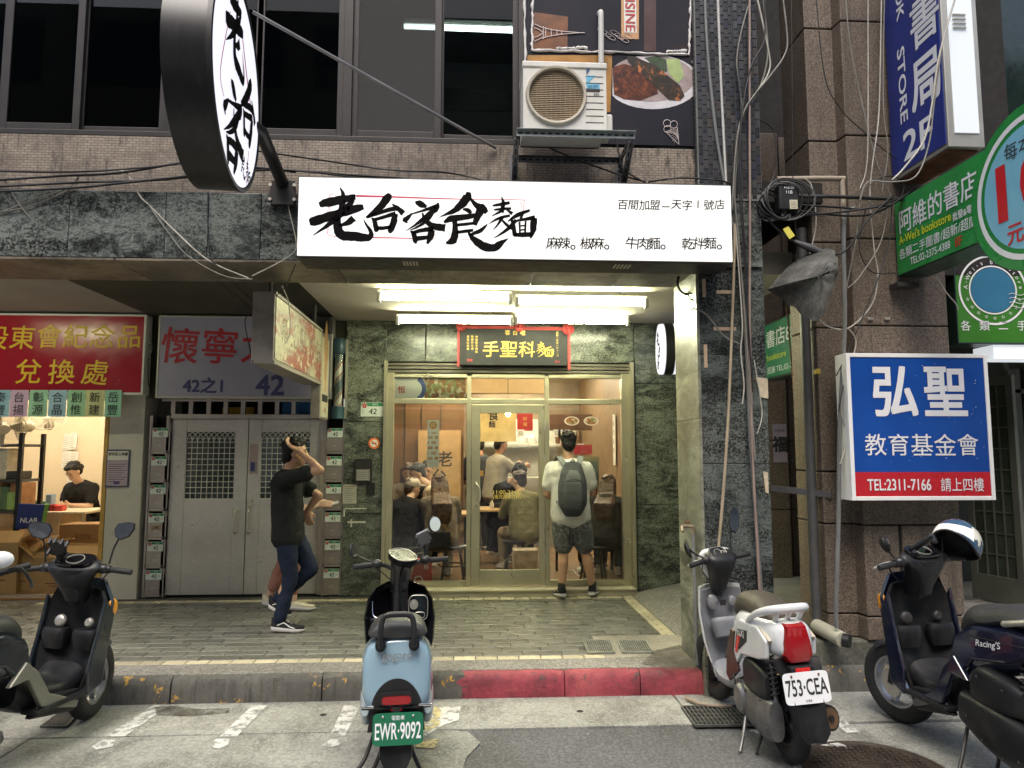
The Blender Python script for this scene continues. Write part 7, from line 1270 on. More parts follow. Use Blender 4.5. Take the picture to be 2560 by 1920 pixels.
 b = MB(); b.tube(smooth_path([(.985, .19, .69), (.955, .18, .61), (.94, .11, .595), (.945, .05, .62)]), .005, 6); b.build('pocket_rim', m_chrome, o, smooth=60); loft([(.99, .45, .075, .05, 3), (.985, .57, .085, .055, 3), (.99, .595, .08, .05, 3)], Matrix.Translation((0, .125, 0))).build('glove_pocket', m_gloss, o, smooth=50)
 MB().prism([V((1.0, u-.125, v+.65)) for u, v in oval(.075, .085, 24, 4)], (-.045, 0, 0)).build('ignition_panel', m_gloss, o, bevel=.01); MB().tube([V((.953, u-.125, v+.65)) for u, v in oval(.066, .076, 24, 4)], .0022, 5, closed=True).build('panel_trim', m_alu, o); MB().lathe([(0, .006), (.014, .006), (.016, 0), (.026, 0), (.028, .004), (.03, 0)], 18, Matrix.Translation((.953, -.095, .67)) @ Matrix.Rotation(R_(-90), 4, 'Y')).build('ignition_lock', m_alu, o, smooth=40); MB().tube([V((.952, u-.135, v+.605)) for u, v in oval(.035, .018, 18, 3)], .0018, 5, closed=True).build('hook', m_alu, o)
 T = Matrix.Translation((.985, 0, -.085)) @ Matrix.Rotation(R_(26), 4, 'Z') @ Matrix.Translation((-.985, 0, 0))
 loft([(1.0, .83, .064, .068, 2.6), (.985, .92, .066, .07, 2.6), (.96, 1.0, .075, .08, 2.6), (.94, 1.035, .08, .095, 2.6)], T).build('steering_cover', m_gloss, o, smooth=50)
 Mt = T @ Matrix.Translation((.955, 0, 1.05)) @ Matrix.Rotation(R_(-14), 4, 'Y'); MB().rings([[Mt @ V((v*1.15*k_, u*1.0*k_, z_)) for u, v in oval(.088, .10, 28, 2.6)] for k_, z_ in ((.95, -.03), (1, -.015), (1, 0), (.97, .012))]).build('dashboard', M('dash_black', (.006, .006, .007), .22, spec=.12), o, smooth=40); MB().tube([Mt @ V((v*1.15*.97, u*.97, .012)) for u, v in oval(.088, .10, 28, 2.6)], .004, 5, closed=True).build('dash_rim', m_alu, o, smooth=60)
 H_ = T @ Matrix.Translation((.985, 0, 1.0)); [MB().tube(smooth_path([H_ @ V((x, s_*y, z)) for x, y, z in ((-.02, .06, -.03), (.0, .12, .0), (-.005, .19, .01), (-.01, .24, .01))]), .013, 8).build('handlebar', m_black, o, smooth=60) for s_ in (1, -1)]
 Hg = H_ @ Matrix.Translation((-.01, 0, .01)); grip(o, Hg, 1, .22, .36, True); grip(o, Hg, -1, .22, .36, True)
 mirror(o, H_ @ V((.02, .2, .02)), H_ @ V((.05, .29, .06)), H_ @ V((.02, .335, .10)), H_.to_3x3() @ V((-.9, -.75, .1)), (0, 0, 1), oval(.048, .048)); mirror(o, H_ @ V((.0, -.2, .02)), H_ @ V((.02, -.235, .14)), H_ @ V((.0, -.265, .235)), H_.to_3x3() @ V((-1, -.12, .0)), (0, 0, 1), oval(.05, .05))
 ph = H_ @ Matrix.Translation((-.03, -.16, .155)) @ Matrix.Rotation(R_(-35), 4, 'Y') @ Matrix.Rotation(R_(-28), 4, 'X'); MB().box(-.008, .008, -.045, .045, -.06, .06, M=ph).build('phone_holder', M('holder_grey', (.2, .2, .22), .4), o, bevel=.006)
 for y, z in ((-.047, .04), (-.047, -.03), (.047, .04), (.047, -.03), (0, -.062)): MB().box(-.02, .008, y-.007, y+.007, z-.009, z+.009, M=ph).build('holder_claw', m_black, o, bevel=.003)
 MB().tube([ph @ V((0, 0, -.06)), H_ @ V((-.005, -.19, .03))], .011, 8).build('holder_arm', m_black, o)
 for s_ in (-1, 1): MB().tube(smooth_path([H_ @ V((.03, s_*.19, .0)), H_ @ V((.08, s_*.12, -.04)), H_ @ V((.05, s_*.05, -.1))]), .004, 6).build('brake_cable', m_cable_b, o, smooth=60)
 b = MB(); b.tube(smooth_path([(.12, .1, .26), (.02, .17, .09), (-.06, .24, .03), (-.14, .25, .012)]), .011, 8); b.build('side_stand', m_dark, o, smooth=50); stand(o, .1, .22, spread=.14)
 MB().lathe([(0, .02), (.02, .02), (.023, 0)], 14, (T @ Matrix.Translation((.925, -.0, .88))) @ Matrix.Rotation(R_(-90), 4, 'Y')).build('charge_badge', m_gplas, o)
scooter_blue()
# ---------- white scooter ----------
def scooter_white():
 f = on_z(1978, 1908, 0); o = place('scooter', 'white scooter with grey leg shield and big red tail light beside the marble column', (f.x, f.y), 2, .84, -4, sy=.76)
 m_w = M('white_gloss', (.66, .67, .68), .2, 0, .05, 3, coat=.5, dirt=.15); m_gr = M('scuffed_grey_plastic', (.17, .175, .19), .55, 0, .2, 4, .05, 100, dirt=.25, dc=(.3, .3, .32)); m_cream = flat('clear_lens', (.5, .45, .36), .2, coat=.5)
 wheel(o, 0, .215, .215, .1, .13, rim_mat=m_black); St = Matrix.Translation((1.05, 0, 0)) @ Matrix.Rotation(R_(16), 4, 'Z') @ Matrix.Translation((-1.05, 0, 0)); wheel(o, 1.17, .215, .215, .09, .13, St, rim_mat=m_black)
 # tail unit
 loft([(-.24, .665, .085, .075, 3), (-.2, .665, .13, .09, 3), (-.05, .66, .165, .10, 3), (.12, .65, .175, .11, 3), (.32, .62, .165, .12, 2.8), (.45, .58, .13, .11, 2.6)]).build('tail_body', m_w, o, smooth=50)
 for s_ in (-1, 1):
  plate_panel([(-.17, .66), (-.05, .71), (.22, .70), (.4, .6), (.5, .42), (.42, .36), (.25, .5), (-.02, .535), (-.15, .565)], s_*.15, s_*.182).build('side_panel', m_w, o, bevel=.012, seg=3)
  plate_panel([(.30, .40), (.48, .30), (.53, .33), (.49, .46), (.37, .62), (.30, .62), (.36, .5)], s_*.165, s_*.19).build('lower_side_panel', M('dark_red_brown', (.05, .018, .014), .35), o, bevel=.006)
  plate_panel([(.10, .66), (.26, .64), (.33, .52), (.25, .53), (.12, .6)], s_*.18, s_*.185).build('graphic', m_ink, o); plate_panel([(.2, .62), (.27, .6), (.33, .50), (.30, .50)], s_*.184, s_*.187).build('graphic', m_redr, o)
  plate_panel([(-.19, .665), (-.06, .715), (.0, .7), (-.05, .66), (-.15, .63)], s_*.14, s_*.168).build('signal_lens', m_cream, o, bevel=.006)
 MB().text('cuXi', (.2, .188, .63), (-1, 0, 0), (0, 0, 1), w=.11, bold=.02, shear=.2).build('badge', m_wl, o)
 # tail light: trapezoid narrowing upward
 tl = [(-.062, .74), (.062, .74), (.085, .66), (.09, .60), (.06, .565), (-.06, .565), (-.09, .60), (-.085, .66)]; MB().rings([[V((-.2, u*1.12, .65+(v-.65)*1.1)) for u, v in tl], [V((-.245, u*1.05, .65+(v-.65)*1.03)) for u, v in tl], [V((-.262, u, v)) for u, v in tl], [V((-.27, u*.8, .65+(v-.65)*.82)) for u, v in tl]]).build('tail_light', m_redl, o, smooth=35)
 MB().box(-.285, -.23, -.08, .08, .505, .55).build('reflector_holder', m_black, o, bevel=.008); MB().box(-.29, -.284, -.05, .05, .512, .543).build('reflector', m_redr, o, bevel=.002)
 shield([(.46, -.25, .11, .03, .02), (.52, -.24, .15, .05, .03), (.57, -.2, .16, .05, .03)], Mx=Matrix.Diagonal((1, 1, 1, 1))).build('tail_underside', m_gplas, o, smooth=50)
 gp = [(.12, .165, .70), (.0, .168, .76), (-.12, .15, .80), (-.2, .1, .82), (-.225, 0, .825)]; b = MB(); pts = smooth_path(gp + [(x, -y, z) for x, y, z in gp[-2::-1]]); b.tube(pts, [.015+.008*math.sin(math.pi*i/(len(pts)-1)) for i in range(len(pts))], 10); b.build('grab_rail', m_w, o, smooth=60)
 for s_ in (-1, 0, 1): MB().tube(smooth_path([(-.20, s_*.09, .815), (-.17, s_*.085, .78), (-.12, s_*.08, .735)]), .016, 8).build('rail_post', m_w, o, smooth=60)
 loft([(-.12, .74, .11, .03, 2.6, .8), (.0, .765, .14, .05, 2.8, .75), (.2, .78, .15, .055, 2.8, .75), (.38, .76, .14, .06, 2.8, .75), (.47, .71, .11, .05, 2.6, .8)]).build('seat', M('seat_brown', (.05, .04, .03), .6, 0, .3, 6, .3, 160), o, smooth=45)
 number_plate(o, (-.315, 0, .455), (0, -1, 0), (.2, 0, 1), .31, .15, m_pwhite, m_ink, '753·CEA', None, '台灣省')
 shield([(.20, -.36, .06, .02, .012), (.25, -.365, .1, .025, .012), (.36, -.33, .105, .03, .012), (.44, -.30, .10, .03, .012)]).build('mud_flap', m_gplas, o, smooth=40)
 # engine and transmission (left side)
 loft([(-.12, .24, .05, .10, 3), (.0, .23, .06, .115, 3), (.16, .23, .06, .10, 3), (.34, .25, .055, .085, 3), (.42, .27, .04, .05, 2.6)], Matrix.Translation((0, .13, 0))).build('transmission_case', m_eng, o, smooth=40); MB().lathe([(0, .03), (.07, .025), (.085, 0)], 20, Matrix.Translation((.3, .185, .25)) @ Matrix.Rotation(R_(-90), 4, 'X')).build('fan_cover', m_eng, o, smooth=40)
 loft([(-.08, .40, .05, .06, 4), (.0, .405, .065, .085, 4), (.18, .41, .065, .095, 4), (.26, .40, .05, .07, 4)], Matrix.Translation((0, .12, 0))).build('air_box', m_gplas, o, smooth=35)
 shock(o, (-.06, .11, .56), (-.1, .11, .3), .028, 8, m_dark); muffler(o, [V((.25, -.12, .2)), V((.1, -.15, .22)), V((-.08, -.165, .25)), V((-.26, -.17, .28))], [.03, .055, .068, .062], m_black, M('brown_muffler', (.16, .09, .05), .5, .4)); stand(o, .26, .2); MB().tube(smooth_path([(.3, .15, .2), (.2, .24, .08), (.14, .3, .02)]), .012, 8).build('kick_lever', m_eng, o, smooth=60)
 # front
 shield([(.20, .86, .13, .05, .02), (.28, .90, .155, .06, .02), (.42, .935, .175, .07, .02), (.56, .955, .185, .08, .02), (.68, .965, .185, .08, .02), (.74, .965, .17, .08, .02)]).build('leg_shield', m_gr, o, smooth=45)
 shield([(.22, .875, .14, .09, .02), (.42, .95, .185, .11, .02), (.6, .975, .2, .12, .02), (.76, .985, .18, .11, .02)]).build('front_cowl', m_w, o, smooth=45)
 loft([(.42, .3, .14, .04, 3.5), (.6, .25, .15, .035, 3.5), (.8, .24, .15, .035, 3.5), (.9, .27, .14, .05, 3)]).build('floorboard', m_gr, o, smooth=45); loft([(.80, .46, .11, .05, 3), (.82, .54, .13, .07, 3), (.84, .565, .13, .07, 3)], Matrix.Translation((.06, .0, 0))).build('inner_tray', m_gr, o, smooth=45)
 for y, nm_, r in ((.085, 'fuel_cap', .034), (-.085, 'ignition_lock', .024)): MB().lathe([(0, .008), (r*.7, .008), (r, .004), (r*1.3, 0), (r*1.35, -.03)], 20, Matrix.Translation((.93, y, .665)) @ Matrix.Rotation(R_(-90), 4, 'Y')).build(nm_, M('lock_silver', (.35, .35, .36), .3, .6), o, smooth=40)
 MB().box(.93, .94, -.03, .02, .64, .675).build('hook_recess', m_joint, o)
 T = Matrix.Translation((.98, 0, 0)) @ Matrix.Rotation(R_(16), 4, 'Z') @ Matrix.Translation((-.98, 0, 0))
 MB().tube([T @ V((1.0, 0, .7)), T @ V((.96, 0, .86))], .03, 10).build('steering_stem', m_black, o)
 loft([(1.0, .74, .06, .05, 2.6), (.965, .82, .085, .075, 2.6), (.94, .9, .125, .085, 2.6), (.93, .95, .14, .08, 2.6), (.93, .975, .12, .05, 2.6)], T).build('handlebar_cover', m_black, o, smooth=45); loft([(1.03, .80, .06, .035, 2.6), (1.025, .88, .13, .045, 2.6), (1.01, .95, .155, .045, 2.6), (.985, .985, .13, .04, 2.6)], T).build('headlight_cowl', m_w, o, smooth=45)
 Mt = T @ Matrix.Translation((.93, .02, .972)) @ Matrix.Rotation(R_(-38), 4, 'Y'); MB().prism([Mt @ V((v, u, 0)) for u, v in oval(.085, .05, 24, 3)], Mt.to_3x3() @ V((0, 0, .006))).build('speedometer', M('dial_black', (.02, .022, .025), .1, coat=.6), o); b = MB()
 for u, v, r in ((.0, .0, .034), (-.045, -.005, .017)): b.tube([Mt @ V((v+r*.8*math.sin(a), u+r*math.cos(a), .008)) for a in [i*math.pi/10 for i in range(20)]], .0018, 4, closed=True)
 b.tube([Mt @ V((v, u, .008)) for u, v in oval(.08, .046, 24, 3)], .0018, 4, closed=True); b.build('dial_rings', m_alu, o)
 H_ = T @ Matrix.Translation((.94, 0, .93)); grip(o, H_, 1, .17, .31, True, -.01, m_alu); grip(o, H_, -1, .17, .31, True, .01, m_alu); MB().tube([H_ @ V((0, -.17, 0)), H_ @ V((0, .17, 0))], .013, 8).build('handlebar', m_black, o)
 for s_ in (-1, 1): MB().tube(smooth_path([H_ @ V((.03, s_*.15, -.01)), H_ @ V((.07, s_*.13, -.08)), H_ @ V((.06, s_*.06, -.14))]), .004, 6).build('brake_cable', m_cable_b, o, smooth=60)
 for x, z in ((-.08, .2), (.02, .15), (.12, .16), (.2, .32), (-.02, .33)): MB().lathe([(0, .006), (.007, .006), (.009, 0)], 6, Matrix.Translation((x, .188, z)) @ Matrix.Rotation(R_(-90), 4, 'X')).build('bolt', m_dark, o)
 MB().tube([(.4, .19, .36), (.32, .2, .28), (.36, .2, .2)], .006, 6).build('hose', m_black, o, smooth=60)
 mo = [(-.055, -.02), (-.045, .03), (-.015, .055), (.04, .05), (.06, .02), (.05, -.03), (.02, -.055), (-.035, -.05)]
 mirror(o, H_ @ V((.01, -.14, .04)), H_ @ V((.02, -.15, .12)), H_ @ V((-.0, -.19, .235)), H_.to_3x3() @ V((-1, .15, .05)), (0, -.25, 1), [(u*.85, v*1.5) for u, v in mo], m_gplas); mirror(o, H_ @ V((.01, .15, .02)), H_ @ V((.03, .22, .05)), H_ @ V((.02, .285, .09)), H_.to_3x3() @ V((-.7, -.9, .25)), (0, .1, 1), [(u*1.2, v) for u, v in mo], m_gplas)
scooter_white()
# ---------- two dark sport scooters share their parts ----------
def scooter_dark(o, m_body, m_trim, steer, m_seatx, plate=None, right_view=True, helmet=False):
 wheel(o, 0, .245, .245, .125, .155, spokes=5); St = Matrix.Translation((1.15, 0, 0)) @ Matrix.Rotation(R_(steer), 4, 'Z') @ Matrix.Translation((-1.15, 0, 0)); wheel(o, 1.29, .24, .24, .105, .15, St, spokes=5)
 for s_ in (-1, 1): MB().tube([St @ V((1.29, s_*.075, .24)), St @ V((1.2, s_*.06, .58))], .019, 8).build('fork_leg', m_dark, o, smooth=50)
 MB().lathe([(.215, -.06), (.25, -.062), (.258, 0), (.25, .062), (.215, .06)], 20, St @ Matrix.Translation((1.29, 0, .24)) @ Matrix.Rotation(R_(90), 4, 'X'), a0=R_(55), a1=R_(150)).build('front_fender', m_body, o, smooth=50); MB().lathe([(.02, 0), (.085, 0), (.085, .004), (.02, .004)], 24, St @ Matrix.Translation((1.29, .065, .24)) @ Matrix.Rotation(R_(90), 4, 'X')).build('brake_disc', m_alu, o)
 # tail and side panels
 loft([(-.36, .74, .05, .03, 2.6), (-.28, .735, .10, .06, 2.8), (-.1, .70, .145, .10, 2.8), (.1, .66, .165, .13, 2.8), (.3, .62, .165, .15, 2.8), (.48, .56, .14, .13, 2.6)]).build('tail_body', m_body, o, smooth=40)
 for s_ in (-1, 1):
  plate_panel([(-.34, .76), (-.05, .775), (.25, .75), (.42, .68), (.50, .5), (.42, .46), (.28, .58), (.0, .62), (-.22, .69)], s_*.14, s_*.178).build('side_panel', m_body, o, bevel=.014, seg=3)
  plate_panel([(.30, .47), (.44, .48), (.56, .30), (.86, .21), (.88, .25), (.62, .36), (.52, .5), (.42, .58)], s_*.16, s_*.195).build('side_trim', m_trim, o, bevel=.008); plate_panel([(.50, .25), (.86, .19), (.93, .26), (.9, .31), (.6, .34)], s_*.13, s_*.175).build('belly_panel', m_gplas, o, bevel=.01)
  MB().tube(smooth_path([(.02, s_*.15, .80), (-.15, s_*.155, .835), (-.3, s_*.12, .875), (-.36, s_*.06, .885)]), .015, 8).build('grab_rail', m_alu if helmet else m_black, o, smooth=60)
  MB().box(-.37, -.3, s_*.06-.045, s_*.06+.045, .7, .76).build('tail_light', m_redl if helmet else M('clear_tail', (.4, .37, .36), .15, coat=.6), o, bevel=.014)
 loft([(-.28, .80, .10, .02, 3, .8), (-.15, .825, .14, .045, 3, .75), (.05, .83, .15, .05, 3, .75), (.2, .80, .15, .055, 3, .75), (.38, .77, .135, .06, 2.8, .75), (.48, .70, .1, .06, 2.6, .8)]).build('seat', m_seatx, o, smooth=42)
 # floor, tunnel, inner shield
 loft([(.44, .42, .12, .10, 3), (.58, .34, .13, .09, 3), (.78, .31, .14, .07, 3), (.95, .36, .15, .08, 3)]).build('floor_tunnel', m_gplas, o, smooth=40)
 for s_ in (-1, 1): MB().box(.5, .92, s_*.16-.055, s_*.16+.055, .27, .295).build('footboard', m_gplas, o, bevel=.008)
 shield([(.24, .93, .15, .05, .025), (.34, .95, .185, .07, .025), (.5, .99, .21, .09, .025), (.64, 1.03, .225, .10, .025), (.76, 1.06, .215, .10, .025), (.85, 1.07, .17, .09, .025)]).build('leg_shield', m_gplas, o, smooth=35)
 rg = shield([(.26, .96, .10, .13, .02), (.45, 1.04, .17, .17, .02), (.62, 1.08, .22, .18, .02), (.78, 1.1, .225, .16, .02), (.9, 1.09, .17, .12, .02)]); rg.build('front_cowl', m_body, o, smooth=35)
 for s_ in (-1, 1): MB().ball((1.12, s_*.2, .74), (.05, .02, .055), 10, 8).build('front_signal', m_amber, o, smooth=60); plate_panel([(.92, .26), (1.05, .3), (1.12, .7), (1.02, .82), (.97, .62), (.9, .4)], s_*.2, s_*.222).build('shield_edge', m_body, o, bevel=.01)
 for y, r, nm_ in ((.10, .034, 'fuel_cap'), (-.11, .026, 'ignition_lock')): MB().lathe([(0, .01), (r*.75, .01), (r, .004), (r*1.15, -.005), (r*1.2, -.012)], 20, Matrix.Translation((1.015, y, .66)) @ Matrix.Rotation(R_(-75), 4, 'Y')).build(nm_, m_alu if not helmet else m_dark, o, smooth=40)
 for s_ in (-1, 1): loft([(.98, .5, .07, .04, 3), (.985, .58, .085, .06, 3), (.99, .62, .08, .05, 3)], Matrix.Translation((.02, s_*.11, 0))).build('glove_box', m_gplas, o, smooth=35)
 # engine, air box, exhaust, shocks
 loft([(-.14, .26, .05, .09, 3), (.0, .26, .06, .12, 3.5), (.2, .29, .06, .11, 3.5), (.4, .33, .05, .08, 3)], Matrix.Translation((0, .15, 0))).build('transmission_case', m_gplas, o, smooth=35); loft([(-.1, .45, .04, .06, 4), (.02, .46, .06, .09, 4), (.2, .47, .06, .10, 4), (.3, .45, .045, .07, 4)], Matrix.Translation((0, .14, 0))).build('air_box', m_gplas, o, smooth=32)
 for s_ in (-1, 1): shock(o, (-.1, s_*.125, .63), (-.06, s_*.14, .27), .03, 10)
 muffler(o, [V((.34, -.12, .2)), V((.2, -.16, .23)), V((-.05, -.19, .29)), V((-.3, -.2, .36))], [.03, .065, .08, .07], M('muffler_cover', (.07, .07, .075), .5, .3, .2, 8), m_dark); plate_panel([(.18, .22), (.2, .30), (-.02, .40), (-.22, .43), (-.25, .34), (-.05, .25)], -.275, -.255).build('muffler_shield', M('shield_grey', (.11, .11, .115), .5, .2, .15), o, bevel=.012, seg=3)
 stand(o, .3, .22, spread=.17); MB().tube(smooth_path([(.42, .14, .22), (.34, .24, .1), (.28, .32, .02), (.25, .33, .01)]), .011, 8).build('side_stand', m_dark, o, smooth=50)
 for s_ in (-1, 1): plate_panel([(-.30, .735), (.3, .705), (.3, .70), (-.30, .73)], s_*.179, s_*.181).build('panel_gap', m_joint, o)
 for x, z in ((-.08, .2), (.04, .18), (.2, .22), (.32, .3), (.0, .5), (.2, .52)): MB().lathe([(0, .006), (.007, .006), (.009, 0)], 6, Matrix.Translation((x, .208, z)) @ Matrix.Rotation(R_(-90), 4, 'X')).build('bolt', m_dark, o)
 loft([(-.40, .62, .05, .02, 3), (-.42, .5, .08, .012, 3), (-.40, .34, .085, .012, 3), (-.34, .22, .07, .012, 3)]).build('rear_fender', m_gplas, o, smooth=40)
 if plate: number_plate(o, (-.445, 0, .5), (0, -1, 0), (.15, 0, 1), .27, .15, m_pwhite, m_ink, plate)
 # steering
 T = Matrix.Translation((1.02, 0, 0)) @ Matrix.Rotation(R_(steer), 4, 'Z') @ Matrix.Translation((-1.02, 0, 0))
 loft([(1.06, .78, .06, .06, 3), (1.02, .86, .085, .075, 3), (.98, .94, .12, .075, 3), (.97, 1.0, .17, .06, 3), (.98, 1.035, .15, .035, 3)], T).build('handlebar_cover', m_gplas, o, smooth=32); loft([(.98, .80, .045, .03, 3), (.95, .9, .06, .03, 3), (.93, .99, .08, .03, 3)], T).build('stem_cover', m_gplas, o, smooth=32)
 Mt = T @ Matrix.Translation((.97, 0, 1.035)) @ Matrix.Rotation(R_(-24), 4, 'Y'); MB().prism([Mt @ V((v, u, 0)) for u, v in oval(.12, .065, 24, 3.2)], Mt.to_3x3() @ V((0, 0, .012))).build('dashboard', m_gloss, o); MB().tube([Mt @ V((.05*math.sin(a), .055*math.cos(a), .014)) for a in [i*math.pi/12 for i in range(24)]], .003, 5, closed=True).build('dial_ring', m_alu, o)
 H_ = T @ Matrix.Translation((.98, 0, .985)); grip(o, H_, 1, .21, .36, True, -.012, m_alu); grip(o, H_, -1, .21, .36, True, -.012, m_dark)
 for s_ in (-1, 1): loft([(0, 0, .03, .03, 3), (.0, .01, .028, .03, 3)], H_ @ Matrix.Translation((0, s_*.17, 0))).build('switch_block', m_black, o); MB().tube([H_ @ V((0, s_*.1, 0)), H_ @ V((0, s_*.22, 0))], .024, 10).build('handlebar_end', m_black, o, smooth=50)
 for s_ in (-1, 1): MB().tube(smooth_path([H_ @ V((.04, s_*.19, .0)), H_ @ V((.12, s_*.15, -.05)), H_ @ V((.1, s_*.06, -.16))]), .0045, 6).build('brake_cable', m_cable_b, o, smooth=60)
 return T, H_
mo2 = [(-.05, -.03), (-.065, .01), (-.045, .04), (.02, .05), (.07, .045), (.075, .015), (.045, -.025), (-.01, -.045)]
f = on_z(232, 1800, 0); hd = -12; fwd = V((-math.sin(R_(hd)), math.cos(R_(hd)), 0)); rr_ = f - fwd*1.29*.85
oL = place('scooter', 'dark grey scooter with phone holder at the left edge in front of the carton shop', (rr_.x, rr_.y), hd, .85, 2, 1.0, .95, .9)
m_bk = M('charcoal_blue_paint', (.02, .025, .03), .2, 0, .1, 3, coat=.5); T, H_ = scooter_dark(oL, m_bk, M('olive_trim', (.2, .2, .16), .4, .3, .1), 14, m_seat)
mirror(oL, H_ @ V((.02, -.2, .03)), H_ @ V((.03, -.22, .13)), H_ @ V((.03, -.27, .23)), H_.to_3x3() @ V((-1, .25, .05)), (0, 0, 1), [(u*1.0, v*1.15) for u, v in mo2], m_gplas); mirror(oL, H_ @ V((.02, .2, .03)), H_ @ V((.03, .22, .13)), H_ @ V((.02, .25, .22)), H_.to_3x3() @ V((-1, -.35, .05)), (0, 0, 1), [(-u*1.0, v*1.15) for u, v in mo2], m_gplas)
ph = H_ @ Matrix.Translation((-.06, .09, .13)) @ Matrix.Rotation(R_(-40), 4, 'Y') @ Matrix.Rotation(R_(15), 4, 'X'); MB().box(-.012, .012, -.05, .05, -.065, .065, M=ph).build('phone_holder', m_black, oL, bevel=.01)
for y, z in ((-.05, .06), (.05, .06), (-.055, -.04), (.055, -.04), (-.02, .07), (.02, .07)): MB().box(-.035, .012, y-.008, y+.008, z-.01, z+.012, M=ph).build('holder_claw', m_black, oL, bevel=.003)
MB().tube([ph @ V((0, 0, -.06)), H_ @ V((-.02, .1, .02))], .013, 8).build('holder_arm', m_black, oL)
f = on_z(2268, 1808, 0); hd = 5; fwd = V((-math.sin(R_(hd)), math.cos(R_(hd)), 0)); rr_ = f - fwd*1.29*.76
oR = place('scooter', 'midnight blue sport scooter with a helmet on its mirror at the right edge', (rr_.x, rr_.y), hd, .76, -2, 1.0)
m_nv = M('midnight_blue_paint', (.008, .011, .028), .14, 0, .15, 3, coat=.7); T, H_ = scooter_dark(oR, m_nv, m_nv, 14, m_seat, 'NPC-261', helmet=True)
MB().text("Racing'S", (.12, .181, .685), (-1, 0, .1), (.1, 0, 1), w=.2, h=.042, bold=.01, shear=.35).build('badge', [m_wl], oR)
mirror(oR, H_ @ V((.02, .2, .03)), H_ @ V((.03, .23, .07)), H_ @ V((.01, .26, .11)), H_.to_3x3() @ V((-.55, -1, .1)), (0, 0, 1), mo2, m_black); MB().tube(smooth_path([H_ @ V((.02, -.2, .03)), H_ @ V((.02, -.21, .12)), H_ @ V((.02, -.26, .2))]), .007, 8).build('mirror_stalk', m_black, oR, smooth=60)
ph = H_ @ Matrix.Translation((-.05, .03, .11)) @ Matrix.Rotation(R_(-55), 4, 'Y') @ Matrix.Rotation(R_(25), 4, 'X'); MB().box(-.012, .012, -.03, .03, -.08, .08, M=ph).build('phone_holder', m_black, oR, bevel=.008)
for z in (-.07, .07): MB().box(-.04, .012, -.02, .02, z-.012, z+.012, M=ph).build('holder_claw', m_black, oR, bevel=.004)
# helmet hung on the right mirror
bpy.context.view_layer.update()
P = on_x(2395, 1365, 2.9); Pw = oR.matrix_world @ (H_ @ V((.02, -.26, .2))); P = on_y(2392, 1358, Pw.y-.06)
he = thing('helmet', 'dark blue open face helmet with white patches hung on the right scooter', 'helmet', P, 0); he.rotation_euler = (R_(0), R_(-24), R_(212))
def helm(n=28, m=14, R0=.138, th0=0):
 rg = []
 for i in range(m+1):
  a = R_(4+ (112-4)*i/m); ring = []
  for k in range(n):
   ph_ = 2*math.pi*k/n; front = max(0, math.cos(ph_)); amax = 1 - .34*front**1.2 if i/m > .55 else 1; a_ = a*(1 if i/m <= .55 else 1 - (.30*front**1.5)*(i/m-.55)/.45); r = R0*(1+.10*abs(math.cos(ph_))**2*math.sin(a_)); ring.append(V((r*math.sin(a_)*math.cos(ph_), r*.92*math.sin(a_)*math.sin(ph_), R0*1.02*math.cos(a_))))
  rg.append(ring)
 return rg
t = NT('helmet_paint'); sx = t.n.new('ShaderNodeSeparateXYZ'); t.lk(t.tc.outputs['Object'], sx.inputs[0]); pt = t.ramp(t.noise(11, 2, .4), [(.565, 0), (.57, 1)]); hc = t.mix(pt, (.03, .075, .14), (.62, .6, .5)); dots = t.ramp(t.vor(60), [(.05, 1), (.08, 0)]); hc = t.mix(dots, hc, (.5, .5, .5)); t.col(hc); m_helm = t.set(Roughness=.25, Coat_Weight=.4)
hm = MB().rings(helm(), cap=False)
for fi, fv in enumerate(hm.f):
 i_, k_ = fv[0]//28, fv[0] % 28
 if 7 <= i_ <= 11 and math.cos(2*math.pi*k_/28) > .45: hm.m[fi] = 1
hm.build('shell', [m_helm, m_whiteclean], he, smooth=60); MB().rings([[p*.93 for p in r] for r in helm()], cap=False).build('lining', m_black, he, smooth=60)
hb = helm()[-1]; MB().tube([p*.985 for p in hb], .007, 6, closed=True).build('edge_trim', m_black, he, smooth=60)
MB().tube(smooth_path([(.02, -.105, -.05), (.03, -.12, -.14), (.05, -.1, -.24), (.07, -.08, -.3)]), .008, 6).build('chin_strap', m_black, he, smooth=60)
# corner of a fifth scooter at the left edge: mirror, grip and bar end
P = on_y(8, 1400, 3.9); o5 = thing('scooter', 'scooter cut by the left edge showing its white mirror and grip', 'scooter', (P.x-.45, 3.9, .012), R_(-60)); o5['group'] = 'scooters parked at the kerb'
bpy.context.view_layer.update(); inv = o5.matrix_world.inverted(); L5 = lambda p, q, Y: inv @ on_y(p, q, Y)
A_, B_ = L5(-60, 1450, 3.95), L5(75, 1412, 4.1); MB().tube([A_+(B_-A_)*.35, B_], .016, 12).build('grip', m_rubber, o5, smooth=50); MB().ball(A_+(B_-A_)*.3, (.04, .035, .03), 12, 8).build('switch_housing', m_black, o5, smooth=60); MB().ball(L5(2, 1400, 3.95), (.035, .06, .045), 14, 10).build('mirror_head', M('white_mirror_shell', (.7, .72, .72), .25, coat=.4), o5, smooth=60)
MB().tube(smooth_path([L5(20, 1425, 3.98), L5(50, 1420, 4.0), L5(75, 1450, 4.05), L5(80, 1470, 4.05)]), .008, 8).build('mirror_stalk', m_black, o5, smooth=60); MB().tube([L5(-80, 1440, 3.9), L5(-200, 1600, 3.8)], .05, 12).build('steering_stem', m_gplas, o5); loft([(-.5, .75, .12, .05, 3), (-.2, .77, .14, .06, 3), (.1, .74, .13, .05, 3)], Matrix.Translation((-.3, 0, 0))).build('seat', m_seat, o5, smooth=45)
